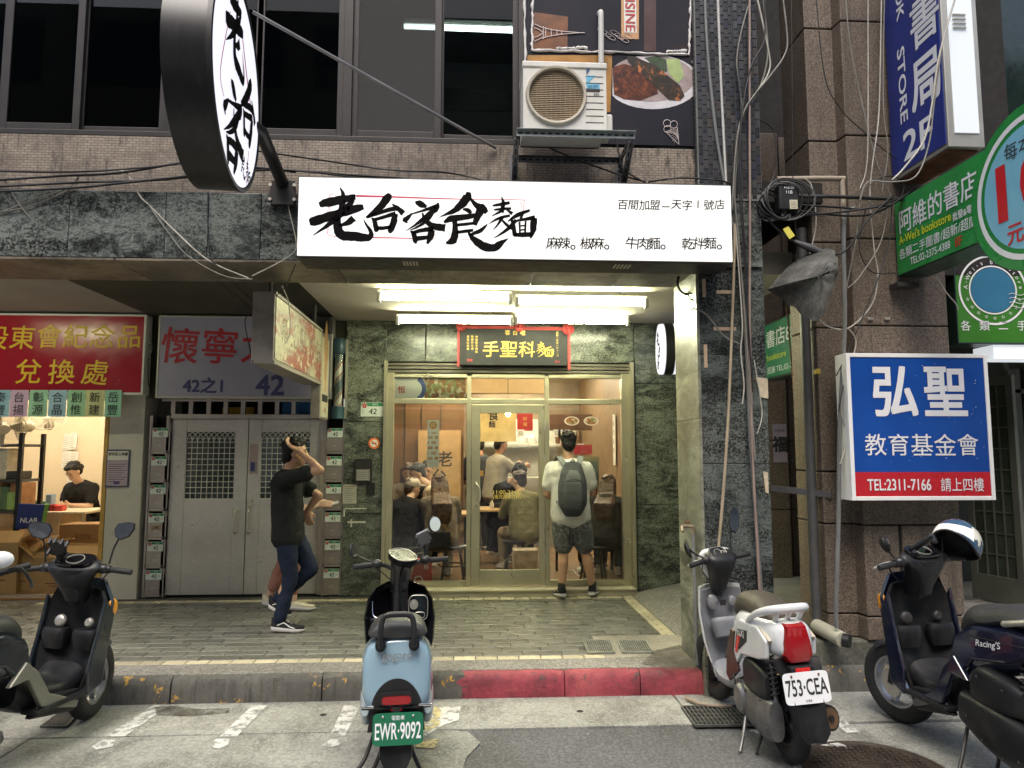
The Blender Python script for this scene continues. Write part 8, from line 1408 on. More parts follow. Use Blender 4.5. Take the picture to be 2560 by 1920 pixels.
# ================= people =================
def remesh(name, mb, mat, parent=None, vox=.012, it=6, label=None, cat=None, group=None, noise=0, nscale=.12, loc=None, fac=.5):
 """fuse capsules into one continuous surface and smooth it"""
 me = bpy.data.meshes.new(name); me.from_pydata(mb.v, [], mb.f); o = bpy.data.objects.new(name, me); col.objects.link(o)
 r = o.modifiers.new('r', 'REMESH'); r.mode = 'VOXEL'; r.voxel_size = vox; r.use_smooth_shade = True
 sm = o.modifiers.new('s', 'SMOOTH'); sm.iterations = it; sm.factor = fac
 if noise:
  tx = bpy.data.textures.new(name, 'CLOUDS'); tx.noise_scale = nscale; tx.noise_depth = 2; d = o.modifiers.new('d', 'DISPLACE'); d.texture = tx; d.strength = noise; d.mid_level = .5; d.texture_coords = 'LOCAL'
 dg = bpy.context.evaluated_depsgraph_get(); m2 = bpy.data.meshes.new_from_object(o.evaluated_get(dg)); bpy.data.objects.remove(o); bpy.data.meshes.remove(me); m2.name = name
 m2.materials.clear(); [m2.materials.append(m_) for m_ in (mat if isinstance(mat, (list, tuple)) else [mat])]
 ob = bpy.data.objects.new(name, m2); finish(ob, parent, label, cat, group); return ob
def caps(b, pts, rs, n=14):
 """capsule chain with round ends"""
 pts = [V(p) for p in pts]; P = []; Rr = []
 d = (pts[0]-pts[1]).normalized();
 for a in (.0, .5, .87): P.append(pts[0]+d*rs[0]*math.cos(math.asin(a)) if a else pts[0]+d*rs[0]); Rr.append(max(rs[0]*a, .002))
 for p, r in zip(pts, rs): P.append(p); Rr.append(r)
 d = (pts[-1]-pts[-2]).normalized()
 for a in (.87, .5, .0): P.append(pts[-1]+d*rs[-1]*math.sqrt(1-a*a)); Rr.append(max(rs[-1]*a, .002))
 return b.tube(P, Rr, n)
def rows(b, A, B, lat, prof, n=9):
 """stack of sideways capsules between A and B; prof: (half width, radius) interpolated"""
 A, B = V(A), V(B); m = len(prof)-1
 for i in range(n+1):
  u = i/n; x = u*m; j = min(int(x), m-1); f = x-j; w = prof[j][0]*(1-f)+prof[j+1][0]*f; r = prof[j][1]*(1-f)+prof[j+1][1]*f; c = A+(B-A)*u
  caps(b, [c-lat*max(w-r, .004), c+lat*max(w-r, .004)], [r, r], 12)
def ell_(b, c, r, R3=None, n=16, m=10):
 st = len(b.v); b.ball((0, 0, 0), r, n, m); c = V(c)
 for i in range(st, len(b.v)): v = V(b.v[i]); b.v[i] = tuple((R3 @ v if R3 else v) + c)
 return b
def skin_mat(name, c):
 t = NT(name); t.col(t.ramp(t.noise(9, 5), [(.3, sh(c, .88)), (.7, sh(c, 1.08))])); t.b.inputs['Subsurface Weight'].default_value = .12; t.b.inputs['Subsurface Radius'].default_value = (.012, .005, .003); return t.set(Roughness=.48)
def cloth(name, c, var=.18, bs=90): return M(name, c, .85, 0, var, 5, .35, bs, spec=.2)
m_skin = skin_mat('skin', (.5, .29, .18)); m_skin2 = skin_mat('skin_pale', (.56, .36, .25)); m_hair = M('black_hair', (.009, .0075, .007), .55, 0, .6, 60, .8, 150, spec=.25); m_hairb = M('brown_hair', (.05, .025, .012), .45, 0, .4, 40, .5, 120)
# one hand: palm, four unequal bent fingers and a thumb from the side of the palm (x along the fingers, y to the thumb side, z out of the back)
def hand(b, Mh, curl=.35, spread=.06, s=1.0, thumb=.5):
 T = lambda p: Mh @ (V(p)*s)
 b2 = [(0, 0, 0), (.045, .0, .002), (.085, .0, .0)]
 for yy in (-.026, -.009, .009, .026): caps(b, [T((.0, yy*.75, 0)), T((.045, yy*.95, .003)), T((.082, yy, 0))], [.0135*s, .0135*s, .0115*s], 8)
 for k, (yy, l) in enumerate(((.028, .066), (.0095, .076), (-.0095, .071), (-.028, .056))):
  p = V((.082, yy, 0)); a = 0; pts = [T(p)]; rs = [.0092*s]; sp = yy*spread*12
  for j, f_ in enumerate((.45, .31, .24)):
   a += curl*(1.0 if j == 0 else 1.15); p = p + V((math.cos(a)*l*f_, sp*.2*l*f_*4, -math.sin(a)*l*f_)); pts.append(T(p)); rs.append((.0086, .008, .0068)[j]*s)
  caps(b, pts, rs, 8)
 caps(b, [T((.015, .03, -.004)), T((.038, .052, -.014)), T((.062, .062-.02*thumb, -.024-.012*thumb)), T((.082, .058-.03*thumb, -.03-.02*thumb))], [.0125*s, .011*s, .0098*s, .008*s], 8)
def hand_m(wrist, fingers, thumb_dir):
 x = V(fingers).normalized(); y = V(thumb_dir); y = (y-x*x.dot(y)).normalized(); z = x.cross(y); w = V(wrist); return Matrix(((x.x, y.x, z.x, w.x), (x.y, y.y, z.y, w.y), (x.z, y.z, z.z, w.z), (0, 0, 0, 1)))
def head_geo(b, c, Rh, s=1.0):
 """skull, face, jaw, nose, brow, lips, chin, ears; local x = face direction, z up; c = centre of the head"""
 T = lambda p: V(c) + Rh @ (V(p)*s)
 ell_(b, T((-.008, 0, .025)), V((.095, .075, .092))*s, Rh); ell_(b, T((.022, 0, -.032)), V((.066, .06, .082))*s, Rh); ell_(b, T((.05, 0, -.09)), V((.026, .03, .024))*s, Rh)
 caps(b, [T((.088, 0, .012)), T((.104, 0, -.022)), T((.098, 0, -.03))], [.008*s, .0125*s, .012*s], 8)
 for sg in (-1, 1): ell_(b, T((.07, sg*.032, .022)), V((.02, .022, .012))*s, Rh, 8, 6); ell_(b, T((-.004, sg*.077, -.005)), V((.018, .008, .03))*s, Rh, 8, 6); ell_(b, T((.06, sg*.035, -.03)), V((.025, .022, .02))*s, Rh, 8, 6)
 ell_(b, T((.084, 0, -.06)), V((.012, .024, .008))*s, Rh, 8, 6); ell_(b, T((.081, 0, -.072)), V((.012, .02, .008))*s, Rh, 8, 6)
def face_parts(par, c, Rh, s=1.0, lip=(.32, .1, .08)):
 T = lambda p: V(c) + Rh @ (V(p)*s); b = MB()
 for sg in (-1, 1): ell_(b, T((.079, sg*.03, .006)), V((.010, .013, .0065))*s, Rh, 10, 6)
 b.build('eyes', flat('eye_dark', (.02, .014, .012), .2), par, smooth=60); b = MB()
 for sg in (-1, 1): b.tube(smooth_path([T((.084, sg*.012, .027)), T((.088, sg*.03, .034)), T((.077, sg*.05, .027))]), .0038*s, 6)
 b.build('eyebrows', m_hair, par, smooth=60); b = MB(); ell_(b, T((.0925, 0, -.066)), V((.006, .021, .006))*s, Rh, 10, 6); b.build('lips', flat('lip', lip, .45), par, smooth=60)
def hair_short(par, c, Rh, s=1.0, mat=None, top=.02):
 T = lambda p: V(c) + Rh @ (V(p)*s); b = MB(); rg = random.Random(4)
 ell_(b, T((-.026, 0, .045)), V((.088, .083, .088))*s, Rh); ell_(b, T((-.058, 0, -.01)), V((.052, .07, .075))*s, Rh); ell_(b, T((.03, 0, .092)), V((.062, .064, .034))*s, Rh)
 for i in range(46):
  a = rg.uniform(0, 6.28); e_ = rg.uniform(.2, 1.4); d = V((math.cos(a)*math.cos(e_)*.095-.02, math.sin(a)*math.cos(e_)*.085, math.sin(e_)*.09+.042))
  if d.x > .06 and d.z < .06: continue
  ell_(b, T(d), V((.022, .016, .013))*s, Rh, 6, 4)
 return remesh('hair', b, mat or m_hair, par, .007, 3, noise=.006, nscale=.02)
def body_geo(J, b, hs=1.0, k=1.0, fem=False):
 """one continuous figure from joints J"""
 pel, ch, nk, hd_ = J['pel'], J['chest'], J['neck'], J['head']; lat = J['lat']
 rows(b, pel, ch, lat, [(.17*k, .105*k), (.155*k, .1*k), (.18*k, .105*k)]); caps(b, [ch+lat*-.155+V((0, 0, .07)), ch+V((0, 0, .10)), ch+lat*.155+V((0, 0, .07))], [.055*k, .075*k, .055*k]); caps(b, [ch+V((0, 0, .1)), nk, hd_+V((0, 0, -.04))], [.066, .056*k, .054])
 for s_ in ('l', 'r'):
  sh_, el, wr = J['sh'+s_], J['el'+s_], J['wr'+s_]; hp, kn, an, to = J['hip'+s_], J['kn'+s_], J['an'+s_], J['toe'+s_]
  caps(b, [sh_, sh_+(el-sh_)*.45, el], [.054*k, .047*k, .037*k]); caps(b, [el, el+(wr-el)*.3, wr-(wr-el)*.02], [.037*k, .039*k, .025*k]); caps(b, [hp, hp+(kn-hp)*.4, kn], [.088*k, .078*k, .054*k]); caps(b, [kn, kn+(an-kn)*.32+J.get('back', V((0, 0, 0)))*.018, an], [.052*k, .055*k, .034*k]); caps(b, [an+V((0, 0, -.02)), (an+to)/2+V((0, 0, -.035)), an+(to-an)*.8+V((0, 0, -.004))], [.034, .026, .016])
 head_geo(b, hd_, J['Rh'], hs)
def Jset(pel, chest, neck, head, lat, face, arms, legs, tilt=0):
 """arms / legs: {'l': (shoulder offset.., elbow, wrist)}"""
 J = {'pel': V(pel), 'chest': V(chest), 'neck': V(neck), 'head': V(head), 'lat': V(lat).normalized()}
 f = V(face).normalized(); up = V((0, 0, 1)); y = up.cross(f).normalized(); z = f.cross(y); J['Rh'] = Matrix((f, y, z)).transposed()
 for s_ in 'lr':
  sg = 1 if s_ == 'l' else -1; J['sh'+s_] = J['chest'] + J['lat']*sg*.175 + V((0, 0, .065)); J['el'+s_], J['wr'+s_] = map(V, arms[s_][:2]); J['hip'+s_] = J['pel'] + J['lat']*sg*.088 + V((0, 0, -.03)); J['kn'+s_], J['an'+s_], J['toe'+s_] = map(V, legs[s_])
 return J
def garment_top(J, par, mat, grow=.014, sleeve=.5, hem=-.06, k=1.0, name='shirt', vox=.013, neck=.05, noise=.014):
 b = MB(); pel, ch, lat = J['pel'], J['chest'], J['lat']; g = grow; up = (ch-pel).normalized()
 rows(b, pel+up*hem, ch+up*.03, lat, [(.192*k+g, .122*k+g), (.185*k+g, .12*k+g), (.18*k+g, .118*k+g), (.19*k+g, .116*k+g)]); caps(b, [ch+lat*-.158+V((0, 0, .066)), ch+V((0, 0, neck+.045)), ch+lat*.158+V((0, 0, .066))], [.054*k+g, .068*k+g, .054*k+g])
 for s_ in 'lr':
  sh_, el, wr = J['sh'+s_], J['el'+s_], J['wr'+s_]
  if sleeve <= 1: caps(b, [sh_, sh_+(el-sh_)*sleeve*.5, sh_+(el-sh_)*sleeve], [.057*k+g, .056*k+g, .052*k+g*1.4])
  else: caps(b, [sh_, sh_+(el-sh_)*.5, el], [.057*k+g, .052*k+g, .044*k+g]); caps(b, [el, el+(wr-el)*(sleeve-1)], [.043*k+g, .034*k+g])
 return remesh(name, b, mat, par, vox, 4, noise=noise*1.5, nscale=.07)
def garment_legs(J, par, mat, grow=.012, length=1.0, k=1.0, name='trousers', vox=.013, flare=0, noise=.012):
 b = MB(); pel, lat = J['pel'], J['lat']; g = grow; up = (J['chest']-pel).normalized(); rows(b, pel+up*-.02, pel+up*.07, lat, [(.178*k+g, .112*k+g*.6), (.165*k+g*.6, .104*k+g*.4)], 4)
 for s_ in 'lr':
  hp, kn, an = J['hip'+s_], J['kn'+s_], J['an'+s_]; l1 = min(length, 1)
  caps(b, [hp, hp+(kn-hp)*.5*l1, hp+(kn-hp)*l1], [.09*k+g, (.078+.0*flare)*k+g+flare*.5, .058*k+g+flare])
  if length > 1: caps(b, [kn, kn+(an-kn)*.5, kn+(an-kn)*(length-1)], [.058*k+g, .054*k+g, .046*k+g+flare*.5])
 return remesh(name, b, mat, par, vox, 4, noise=noise*1.5, nscale=.07)
def shoe(par, an, toe, mat, msole, accent=None, s=1.0):
 an, toe = V(an), V(toe); d = V((toe.x-an.x, toe.y-an.y, 0)); d.normalize(); lt = V((-d.y, d.x, 0)); z0 = toe.z-.026; heel = V((an.x, an.y, z0))-d*.055; tip = V((toe.x, toe.y, z0))+d*.045; L = (tip-heel).length
 pitch = (an.z-.06-toe.z+.026); Pz = lambda u: max(0, pitch)*(1-u)**1.3
 prof = ((0, .028), (.12, .037), (.35, .038), (.65, .047), (.85, .044), (1.0, .02)); rg = lambda zf, kx: [[heel+d*L*u+lt*w*kx*sg+V((0, 0, Pz(u)+zf(u))) for u, w in prof] for sg in (1,)]
 ring = lambda zf, kx: [heel+d*L*u+lt*w*kx+V((0, 0, Pz(u)+zf(u))) for u, w in prof] + [heel+d*L*u-lt*w*kx+V((0, 0, Pz(u)+zf(u))) for u, w in prof[::-1]]
 MB().rings([ring(lambda u: .002+.012*(u > .9), .92), ring(lambda u: .012+.006*(u > .9), 1.06), ring(lambda u: .032-.006*u, 1.06), ring(lambda u: .036-.008*u, .98)]).build('shoe_sole', msole, par, smooth=50)
 o = MB().rings([ring(lambda u: .032-.006*u, 1.0), ring(lambda u: .055-.012*u, 1.0), ring(lambda u: .085-.06*u**1.0 if u < .9 else .036, .82), ring(lambda u: .10-.075*u if u < .9 else .036, .5)]).build('shoe', mat, par, smooth=50)
 if accent:
  b = MB()
  for sg in (1, -1): b.tube([heel+d*L*u+lt*w*sg+V((0, 0, Pz(u)+z)) for u, w, z in ((.2, .040, .05), (.4, .042, .075), (.6, .050, .045), (.75, .050, .035))], .004, 5)
  b.build('shoe_stripe', accent, par)
 b = MB(); c = heel+d*L*.5+V((0, 0, Pz(.5)+.075)); b.tube([c-lt*.03, c+d*.03-V((0, 0, .01))+lt*.03, c+d*.06-V((0, 0, .02))-lt*.03], .003, 5); b.build('laces', mat, par)
def person(J, label, group, hands, skin=None, hs=1.0, k=1.0, vox=.010, face=True, lip=(.32, .1, .08)):
 b = MB(); body_geo(J, b, hs, k)
 for wr, fd, td, curl, th_, mir in hands:
  Mh = hand_m(wr, fd, td);
  hand(b, Mh, curl, thumb=th_)
 o = remesh('person', b, skin or m_skin, None, vox, 3, label, 'person', group)
 if face: face_parts(o, J['head'], J['Rh'], hs, lip)
 return o
GD = 'people eating in the noodle shop'
# ---------- man with the backpack, seen from behind ----------
F1 = on_z(1405, 1498, FZ); F2 = on_z(1482, 1493, FZ); C0 = (F1+F2)/2; cx, cy = C0.x-.06, C0.y+.02; z0 = FZ
HS = .975; S_ = lambda x, y, z: V((cx+x, cy+y, z0+z*HS))
J = Jset(S_(0, 0, .90), S_(-.01, .0, 1.26), S_(-.015, .015, 1.44), S_(-.01, .04, 1.585), (-1, .05, 0), (.1, 1, -.12), {'l': (S_(-.24, .05, 1.06), S_(-.16, .26, 1.0)), 'r': (S_(.235, .05, 1.07), S_(.19, .27, 1.02))}, {'l': (S_(-.075, .015, .485), V((F1.x, F1.y+.03, z0+.085)), V((F1.x-.03, F1.y+.16, z0+.03))), 'r': (S_(.15, .02, .485), V((F2.x, F2.y+.02, z0+.085)), V((F2.x+.05, F2.y+.14, z0+.03)))})
J['back'] = V((0, -1, 0))
man = person(J, 'man in white t-shirt and camouflage shorts standing at the shop window', 'people in the arcade', ((J['wrl'], (.5, .8, .0), (0, .3, 1), .5, .5, 1), (J['wrr'], (-.5, .8, .0), (0, .3, 1), .5, .5, 0)))
garment_top(J, man, cloth('white_tee', (.62, .61, .55), .06), .018, .62, -.06)
t = NT('camouflage'); c = t.ramp(t.noise(9, 2, .4), [(.4, (.10, .105, .10)), (.47, (.17, .175, .165)), (.55, (.075, .078, .075)), (.62, (.21, .21, .2))], 'CONSTANT'); t.col(c); m_camo = t.set(Roughness=.9); garment_legs(J, man, m_camo, .022, .86, name='shorts', flare=.022)
hair_short(man, J['head'], J['Rh']); m_sh_b = cloth('shoe_black', (.02, .021, .024)); m_sole = flat('sole_white', (.6, .58, .55), .6)
for s_ in 'lr': shoe(man, J['an'+s_], J['toe'+s_], m_sh_b, m_sole, m_alu); b = MB(); caps(b, [J['an'+s_]+V((0, 0, -.03)), J['an'+s_]+V((0, -.003, .05))], [.04, .04]); b.build('sock', m_blackmatt, man, smooth=60)
# backpack
bk = thing('backpack', 'grey backpack on the back of the man at the shop window', 'backpack', (0, 0, 0)); m_bp = cloth('pack_grey', (.075, .08, .085), .12, 140); m_bp2 = cloth('pack_light', (.16, .17, .17), .1, 140)
c = J['chest']+V((.0, -.235, -.115)); b = MB();
rows(b, c+V((0, 0, -.235)), c+V((0, 0, .215)), V((1, 0, 0)), [(.10, .055), (.145, .082), (.148, .088), (.145, .085), (.125, .07), (.09, .045)], 18)
remesh('pack_body', b, m_bp, bk, .011, 8, noise=.008, nscale=.1); b = MB()
rows(b, c+V((0, -.062, -.19)), c+V((0, -.062, .03)), V((1, 0, 0)), [(.09, .035), (.11, .05), (.112, .05), (.095, .035)], 12)
remesh('front_pocket', b, m_bp, bk, .01, 6, noise=.006, nscale=.08); b = MB()
rows(b, c+V((0, -.055, .07)), c+V((0, -.045, .16)), V((1, 0, 0)), [(.085, .024), (.08, .026), (.06, .02)], 7)
remesh('top_pocket', b, m_bp2, bk, .009, 5)
MB().tube(smooth_path([c+V((-.085, -.085, .06)), c+V((0, -.105, .085)), c+V((.085, -.085, .06))]), .004, 5).build('zip', m_black, bk, smooth=60); MB().tube(smooth_path([c+V((-.03, -.02, .24)), c+V((0, -.03, .275)), c+V((.03, -.02, .24))]), .008, 6).build('carry_loop', m_bp2, bk, smooth=60)
for sg in (-1, 1):
 b = MB(); P = smooth_path([c+V((sg*.06, .03, .2)), J['chest']+V((sg*.095, -.10, .155)), J['chest']+V((sg*.115, -.02, .185)), J['chest']+V((sg*.12, .10, .11)), J['chest']+V((sg*.14, .13, -.05)), J['chest']+V((sg*.14, .04, -.2)), c+V((sg*.11, .04, -.18))], 5)
 rg = [[p+V((-.03, 0, 0)), p+V((.03, 0, 0)), p+V((.03, -.008, .008)), p+V((-.03, -.008, .008))] for p in P]; b.rings(rg); b.build('strap', m_bp2, bk, smooth=60)
# ---------- walking man with his hand at his head ----------
Ff = on_z(700, 1578, FZ); cx, cy = Ff.x+.03, Ff.y+.04; HS = .925
J = Jset(S_(.0, .0, .90), S_(-.02, 0, 1.26), S_(.0, 0, 1.43), S_(.045, 0, 1.57), (0, 1, 0), (1, .25, .02), {'l': (S_(.22, .14, 1.18), S_(.10, .20, 1.02)), 'r': (S_(.29, -.17, 1.42), S_(.085, -.10, 1.60))}, {'r': (S_(.05, -.08, .48), S_(-.03, -.08, .085), S_(.13, -.08, .03)), 'l': (S_(.185, .08, .52), S_(-.10, .08, .245), S_(-.02, .08, .12))})
J['back'] = V((-1, 0, 0)); walk = person(J, 'man in black t-shirt walking past the steel door with a hand on his head', 'people in the arcade', ((J['wrr'], (-.75, .25, .45), (.3, .9, .2), .35, .3, 0), (J['wrl'], (.3, .1, -.9), (.9, .0, .3), .4, .4, 0)), k=.9)
garment_top(J, walk, cloth('black_tee', (.012, .013, .013), .2), .016, .62, -.07, .9); garment_legs(J, walk, cloth('dark_jeans', (.012, .018, .035), .3), .010, 1.93, .92); hair_short(walk, J['head'], J['Rh'])
for s_ in 'lr': shoe(walk, J['an'+s_], J['toe'+s_], m_sh_b, m_sole, m_whiteclean)
P = J['chest']+V((.02, -.16, -.42));
# ---------- person behind him looking at a phone ----------
cx, cy = Ff.x*1.15+.05, 7.0; HS = .97
J = Jset(S_(.0, .0, .84), S_(.0, 0, 1.17), S_(.01, 0, 1.33), S_(.05, 0, 1.45), (0, 1, 0), (1, -.1, -.35), {'l': (S_(.06, .2, .93), S_(.22, .1, .97)), 'r': (S_(.16, -.2, .95), S_(.31, -.1, 1.0))}, {'r': (S_(.08, -.07, .45), S_(.10, -.07, .085), S_(.26, -.07, .03)), 'l': (S_(-.02, .07, .45), S_(-.16, .07, .10), S_(-.02, .07, .03))})
ph_ = person(J, 'person in a pale top looking at a phone, mostly hidden behind the walking man', 'people in the arcade', ((J['wrr'], (.95, -.1, .1), (0, .4, .9), .25, .6, 0), (J['wrl'], (.9, -.2, .2), (0, -.5, .8), .4, .4, 0)), m_skin2)
garment_top(J, ph_, cloth('cream_top', (.55, .52, .44), .06), .016, .55, -.05); garment_legs(J, ph_, cloth('salmon_trousers', (.36, .17, .13), .1), .012, 1.7); hair_short(ph_, J['head'], J['Rh'])
for s_ in 'lr': shoe(ph_, J['an'+s_], J['toe'+s_], cloth('shoe_cream', (.55, .5, .38)), m_sole)
Mp = hand_m(J['wrr'], (.95, -.1, .1), (0, .4, .9)); q = Mp @ V((.11, .01, -.03)); MB().box(-.075, .075, -.036, .036, -.004, .004).build('phone', M('phone_case', (.5, .5, .52), .3), None, 'pale phone held out behind the walking man', 'phone', bevel=.004, loc=q, rot=(R_(15), R_(-12), R_(8)))
# ---------- seated diners ----------
def seated(x, y, face, seat, label, top, legs, hair='short', lean=.1, shirt_sleeve=1.9, hm=None, skin=None, headface=None, arms=None, k=.95, extra=None, group=GD, zf=.19, th=1.0):
 f = V((face[0], face[1], 0)).normalized(); l = V((-f.y, f.x, 0)); B = V((x, y, zf)); P = lambda a, s_, z: B + f*a + l*s_ + V((0, 0, z))
 A = arms or {'l': ((.22, .2, seat+.27), (.42, .1, seat+.29)), 'r': ((.22, -.2, seat+.27), (.42, -.1, seat+.29))}; up_ = seat+.095
 J = Jset(P(0, 0, up_), P(lean*.8, 0, up_+.335*th), P(lean*1.25, 0, up_+.49*th), P(lean*1.6+.02, 0, up_+.49*th+.12), l, headface or (f.x, f.y, -.25), {s_: (P(*A[s_][0]), P(*A[s_][1])) for s_ in 'lr'}, {'l': (P(.42, .12, seat+.04), P(.36, .13, .085), P(.5, .14, .03)), 'r': (P(.42, -.12, seat+.04), P(.32, -.12, .085), P(.46, -.13, .03))})
 o = person(J, label, group, ((J['wrl'], f*.8-l*.3, l*-.2+V((0, 0, 1)), .6, .5, 0), (J['wrr'], f*.8+l*.3, l*.2+V((0, 0, 1)), .6, .5, 0)), skin or m_skin2, .98, k, .012)
 garment_top(J, o, top, .018, shirt_sleeve, -.04, k, vox=.014); garment_legs(J, o, legs, .014, 1.85, k, vox=.014)
 for s_ in 'lr': shoe(o, J['an'+s_], J['toe'+s_], m_sole if not extra else m_sh_b, m_sole)
 hm = hm or m_hair
 hair_short(o, J['head'], J['Rh'], .98, hm)
 if hair == 'long':
  b = MB(); hd_ = J['head']
  for s_ in (-.06, -.03, 0, .03, .06): caps(b, [hd_-f*.05+l*s_+V((0, 0, .04)), hd_-f*.13+l*s_*1.2+V((0, 0, -.11)), J['chest']-f*.19+l*s_*1.35+V((0, 0, .05)), J['chest']-f*.195+l*s_*1.25+V((0, 0, -.08)), J['chest']-f*.185+l*s_+V((0, 0, -.22))], [.045, .042, .04, .032, .012], 8)
  remesh('long_hair', b, hm, o, .011, 3, noise=.012, nscale=.03)
 if hair == 'bun': b = MB(); b.ball(J['head']-f*.1+V((0, 0, .06)), .045); b.build('hair_bun', hm, o, smooth=60)
 if hair == 'cap':
  b = MB(); ell_(b, J['head']+J['Rh'] @ V((-.01, 0, .06)), (.105, .092, .075), J['Rh']); b.build('cap_crown', top, o, smooth=60) if False else b.build('cap', cloth('cap_pale', (.55, .48, .4)), o, smooth=60); b = MB(); c = J['head']+J['Rh'] @ V((.11, 0, .045)); ell_(b, c, (.07, .07, .01), J['Rh']); b.build('cap_brim', cloth('cap_pale2', (.58, .5, .42)), o, smooth=60)
 return o, J
den = cloth('pale_denim', (.3, .29, .25), .12); denb = cloth('blue_denim', (.06, .075, .1), .2); olive = cloth('olive_shirt', (.2, .19, .12), .1); khaki = cloth('khaki', (.26, .21, .14), .12); blk = cloth('black_cloth', (.014, .014, .015), .2); cream = cloth('cream_shirt', (.58, .5, .36), .08); brown = cloth('brown_shirt', (.2, .165, .13), .15)
o1, J1 = seated(XY(1105, 8.28), 8.28, (-.15, 1), .40, 'long-haired diner seen from behind in a brown jacket behind the left pane', brown, den, 'long', .16, th=.9, hm=M('streaked_hair', (.09, .05, .025), .45, 0, .9, 30))
seated(XY(1008, 8.30), 8.30, (.25, 1), .38, 'diner in a pale cap and black top at the left edge of the left pane', blk, den, 'cap', .2, .12, th=.86, hm=m_hairb, headface=(.8, .6, -.1))
seated(XY(1128, 8.85), 8.95, (-1, .15), .47, 'diner in a cream shirt and dark cap reaching over the left table', cream, denb, 'short', .25, headface=(-1, -.3, -.3), hm=flat('cap_navy', (.03, .035, .05), .7), arms={'l': ((.28, .16, .74), (.5, .05, .76)), 'r': ((.28, -.16, .74), (.46, -.08, .76))})
seated(XY(1020, 9.45), 9.5, (.1, -1), .47, 'brown-haired diner facing out at the far left of the left table', brown, blk, 'long', .1, hm=m_hairb); seated(XY(1048, 9.5), 9.55, (.0, -1), .47, 'diner with long dark hair looking down behind the left table', blk, blk, 'long', .2, headface=(0, -.7, -.8), hm=m_hairb); seated(XY(1072, 9.6), 9.7, (-.1, -1), .5, 'diner with black hair raising a hand to the mouth behind the left table', khaki, blk, 'bun', .08, arms={'l': ((.22, .2, .78), (.3, .05, 1.02)), 'r': ((.22, -.2, .74), (.42, -.1, .76))})
seated(XY(1312, 8.75), 8.75, (-.35, 1), .41, 'diner in an olive shirt seen from behind through the shop door', olive, khaki, 'short', .1, 1.8, th=.95, hm=M('wavy_brown', (.03, .016, .01), .5, 0, .4, 40), headface=(-.7, .8, -.1)); seated(XY(1248, 9.9), 9.95, (.6, -.8), .47, 'diner in dark clothes at the table behind the shop door', blk, denb, 'short', .25, headface=(.5, -.6, -.7))
seated(XY(1508, 8.2), 8.22, (.35, 1), .40, 'long-haired diner in a black top behind the right pane', blk, denb, 'long', .22, .75, th=.88, hm=m_hairb, headface=(.5, .8, -.3)); seated(XY(1492, 9.0), 9.15, (-.3, -1), .47, 'diner with reddish dark hair behind the right table', cloth('rust_top', (.2, .08, .05)), blk, 'short', .2, hm=m_hairb, headface=(-.2, -.8, -.5))
b = MB(); c = J1['pel']+V((-.02, -.17, -.02)); b.box(c.x-.15, c.x+.13, c.y-.05, c.y+.04, c.z-.1, c.z+.1); hb_ = b.build('handbag', flat('handbag_black', (.014, .014, .014), .3), None, 'black handbag with chain strap beside the long-haired diner', 'bag', bevel=.02, seg=3)
MB().tube(smooth_path([c+V((-.12, -.05, .1)), c+V((-.06, -.055, .17)), c+V((.05, -.055, .17)), c+V((.1, -.05, .1))]), .006, 6).build('strap', m_gold, hb_, smooth=60)
# standing staff behind
def standing(x, y, face, label, top, legs, hair=None, lean=0, arms=None, group='staff standing in the noodle shop', h=1.0):
 global cx, cy, z0
 f = V((face[0], face[1], 0)).normalized(); l = V((-f.y, f.x, 0)); B = V((x, y, .19)); P = lambda a, s_, z: B + f*a + l*s_ + V((0, 0, z*h))
 A = arms or {'l': ((.08, .24, 1.02), (.26, .16, .98)), 'r': ((.08, -.24, 1.02), (.26, -.16, .98))}
 J = Jset(P(0, 0, .9), P(lean, 0, 1.25), P(lean*1.4, 0, 1.42), P(lean*1.6+.03, 0, 1.55), l, (f.x, f.y, -.25), {s_: (P(*A[s_][0]), P(*A[s_][1])) for s_ in 'lr'}, {'l': (P(.02, .1, .48), P(0, .1, .085), P(.15, .11, .03)), 'r': (P(.02, -.1, .48), P(-.0, -.1, .085), P(.15, -.11, .03))})
 o = person(J, label, group, ((J['wrl'], f, V((0, 0, 1)), .5, .5, 0), (J['wrr'], f, V((0, 0, 1)), .5, .5, 0)), m_skin, 1, 1, .013); garment_top(J, o, top, .018, .7, -.06, vox=.015); garment_legs(J, o, legs, .012, 1.9, vox=.015); hair_short(o, J['head'], J['Rh'], 1, hair or m_hair); [shoe(o, J['an'+s_], J['toe'+s_], m_sh_b, m_sole) for s_ in 'lr']; return o
standing(XY(1236, 10.3), 10.3, (.9, .5), 'man in a tan t-shirt standing behind the shop door', cloth('tan_tee', (.27, .25, .21), .15), blk, None, .05, {'l': ((.3, .2, 1.15), (.45, .1, 1.28)), 'r': ((.3, -.2, 1.15), (.45, -.1, 1.25))}); standing(XY(1199, 10.9), 10.9, (-.2, 1), 'man in dark clothes standing at the kitchen counter', cloth('slate_tee', (.05, .055, .065), .1), cloth('dark_shorts', (.03, .03, .032)))
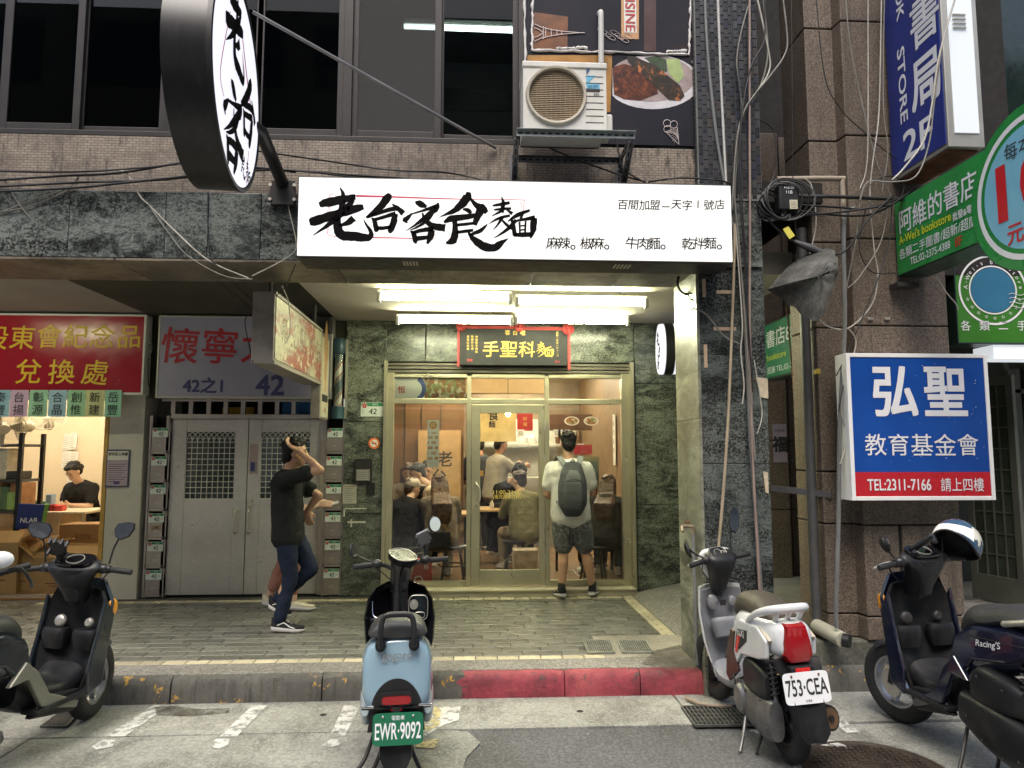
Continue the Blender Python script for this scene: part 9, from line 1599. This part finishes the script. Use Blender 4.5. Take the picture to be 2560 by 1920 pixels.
# woman at the desk in the left shop
seated(XY(218, 9.75), 9.85, (-.25, -1), .5, 'woman in a black t-shirt working at the desk in the left shop', blk, blk, 'bun', .16, .6, headface=(-.3, -.8, -.62), arms={'l': ((.2, .2, .76), (.36, .04, .79)), 'r': ((.2, -.2, .76), (.36, -.08, .79))}, group='people in the left shop', zf=.18)
st_ = thing('stool', 'plain stool under the woman at the desk in the left shop', 'stool', (XY(218, 9.75), 9.85, .18)); MB().lathe([(0, .44), (.16, .44), (.16, .47), (0, .475)], 18).build('seat', m_black, st_, smooth=40); [MB().tube([(math.cos(a)*.12, math.sin(a)*.12, .44), (math.cos(a)*.17, math.sin(a)*.17, 0)], .012, 6).build('leg', m_alu, st_) for a in (.8, 2.4, 3.9, 5.5)]
# small things that fill the noodle shop
for i, (X, Y, h, c) in enumerate(((-.62, 8.95, .16, (.08, .05, .03)), (-.25, 9.0, .12, (.5, .45, .35)), (.5, 9.6, .15, (.4, .06, .04)), (.25, 9.45, .1, (.55, .5, .4)), (1.5, 8.85, .16, (.1, .06, .03)), (1.2, 8.8, .1, (.5, .45, .4)))):
 MB().lathe([(0, 0), (.028, 0), (.03, h*.6), (.014, h*.8), (.014, h), (0, h)], 12, Matrix.Translation((X, Y, .911))).build('table_bottle', M('tb_%d' % i, c, .3), None, ('dark sauce bottle at the left of the left table', 'pale cup at the right of the left table', 'red sauce bottle on the table behind the door', 'pale cup on the table behind the door', 'dark sauce bottle on the right table', 'pale cup on the right table')[i], 'bottle', smooth=40)
for i, (y, q0, q1, c) in enumerate(((8.5, 1010, 1100, (.45, .05, .04)), (9.1, 1020, 1120, (.6, .5, .35)), (9.7, 1030, 1110, (.45, .06, .05)))):
 z0_, z1_ = ZY(q1, y, 990), ZY(q0, y, 990); b = MB(); b.box(IX0, IX0+.008, y-.1, y+.1, z0_, z1_, 0)
 for k_ in range(3): b.text('麵辣鮮'[k_], (IX0+.011, y, z1_-(z1_-z0_)*(.2+.3*k_)), (0, 1, 0), h=.08, mi=1)
 b.build('wall_flyer', [flat('flyer_%d' % i, c, .7), m_ink], None, ('nearest red flyer on the left wall of the noodle shop', 'cream flyer between two red ones on the left wall of the noodle shop', 'farthest red flyer on the left wall of the noodle shop')[i], 'flyer')
for i, p in enumerate((1302, 1392, 1404, 1416)):
 P = on_y(p, 1083, 10.0); MB().box(P.x-.05, P.x+.05, 10.0, 10.004, P.z-.05, P.z+.05, 0).text('日', (P.x, 9.998, P.z), h=.05, mi=1).build('price_flag', [m_paper, m_ink], None, 'little white price flag %s' % ('hanging left of the kitchen menu board', 'leftmost of three under the menu board', 'middle of three under the menu board', 'rightmost of three under the menu board')[i], 'flag')
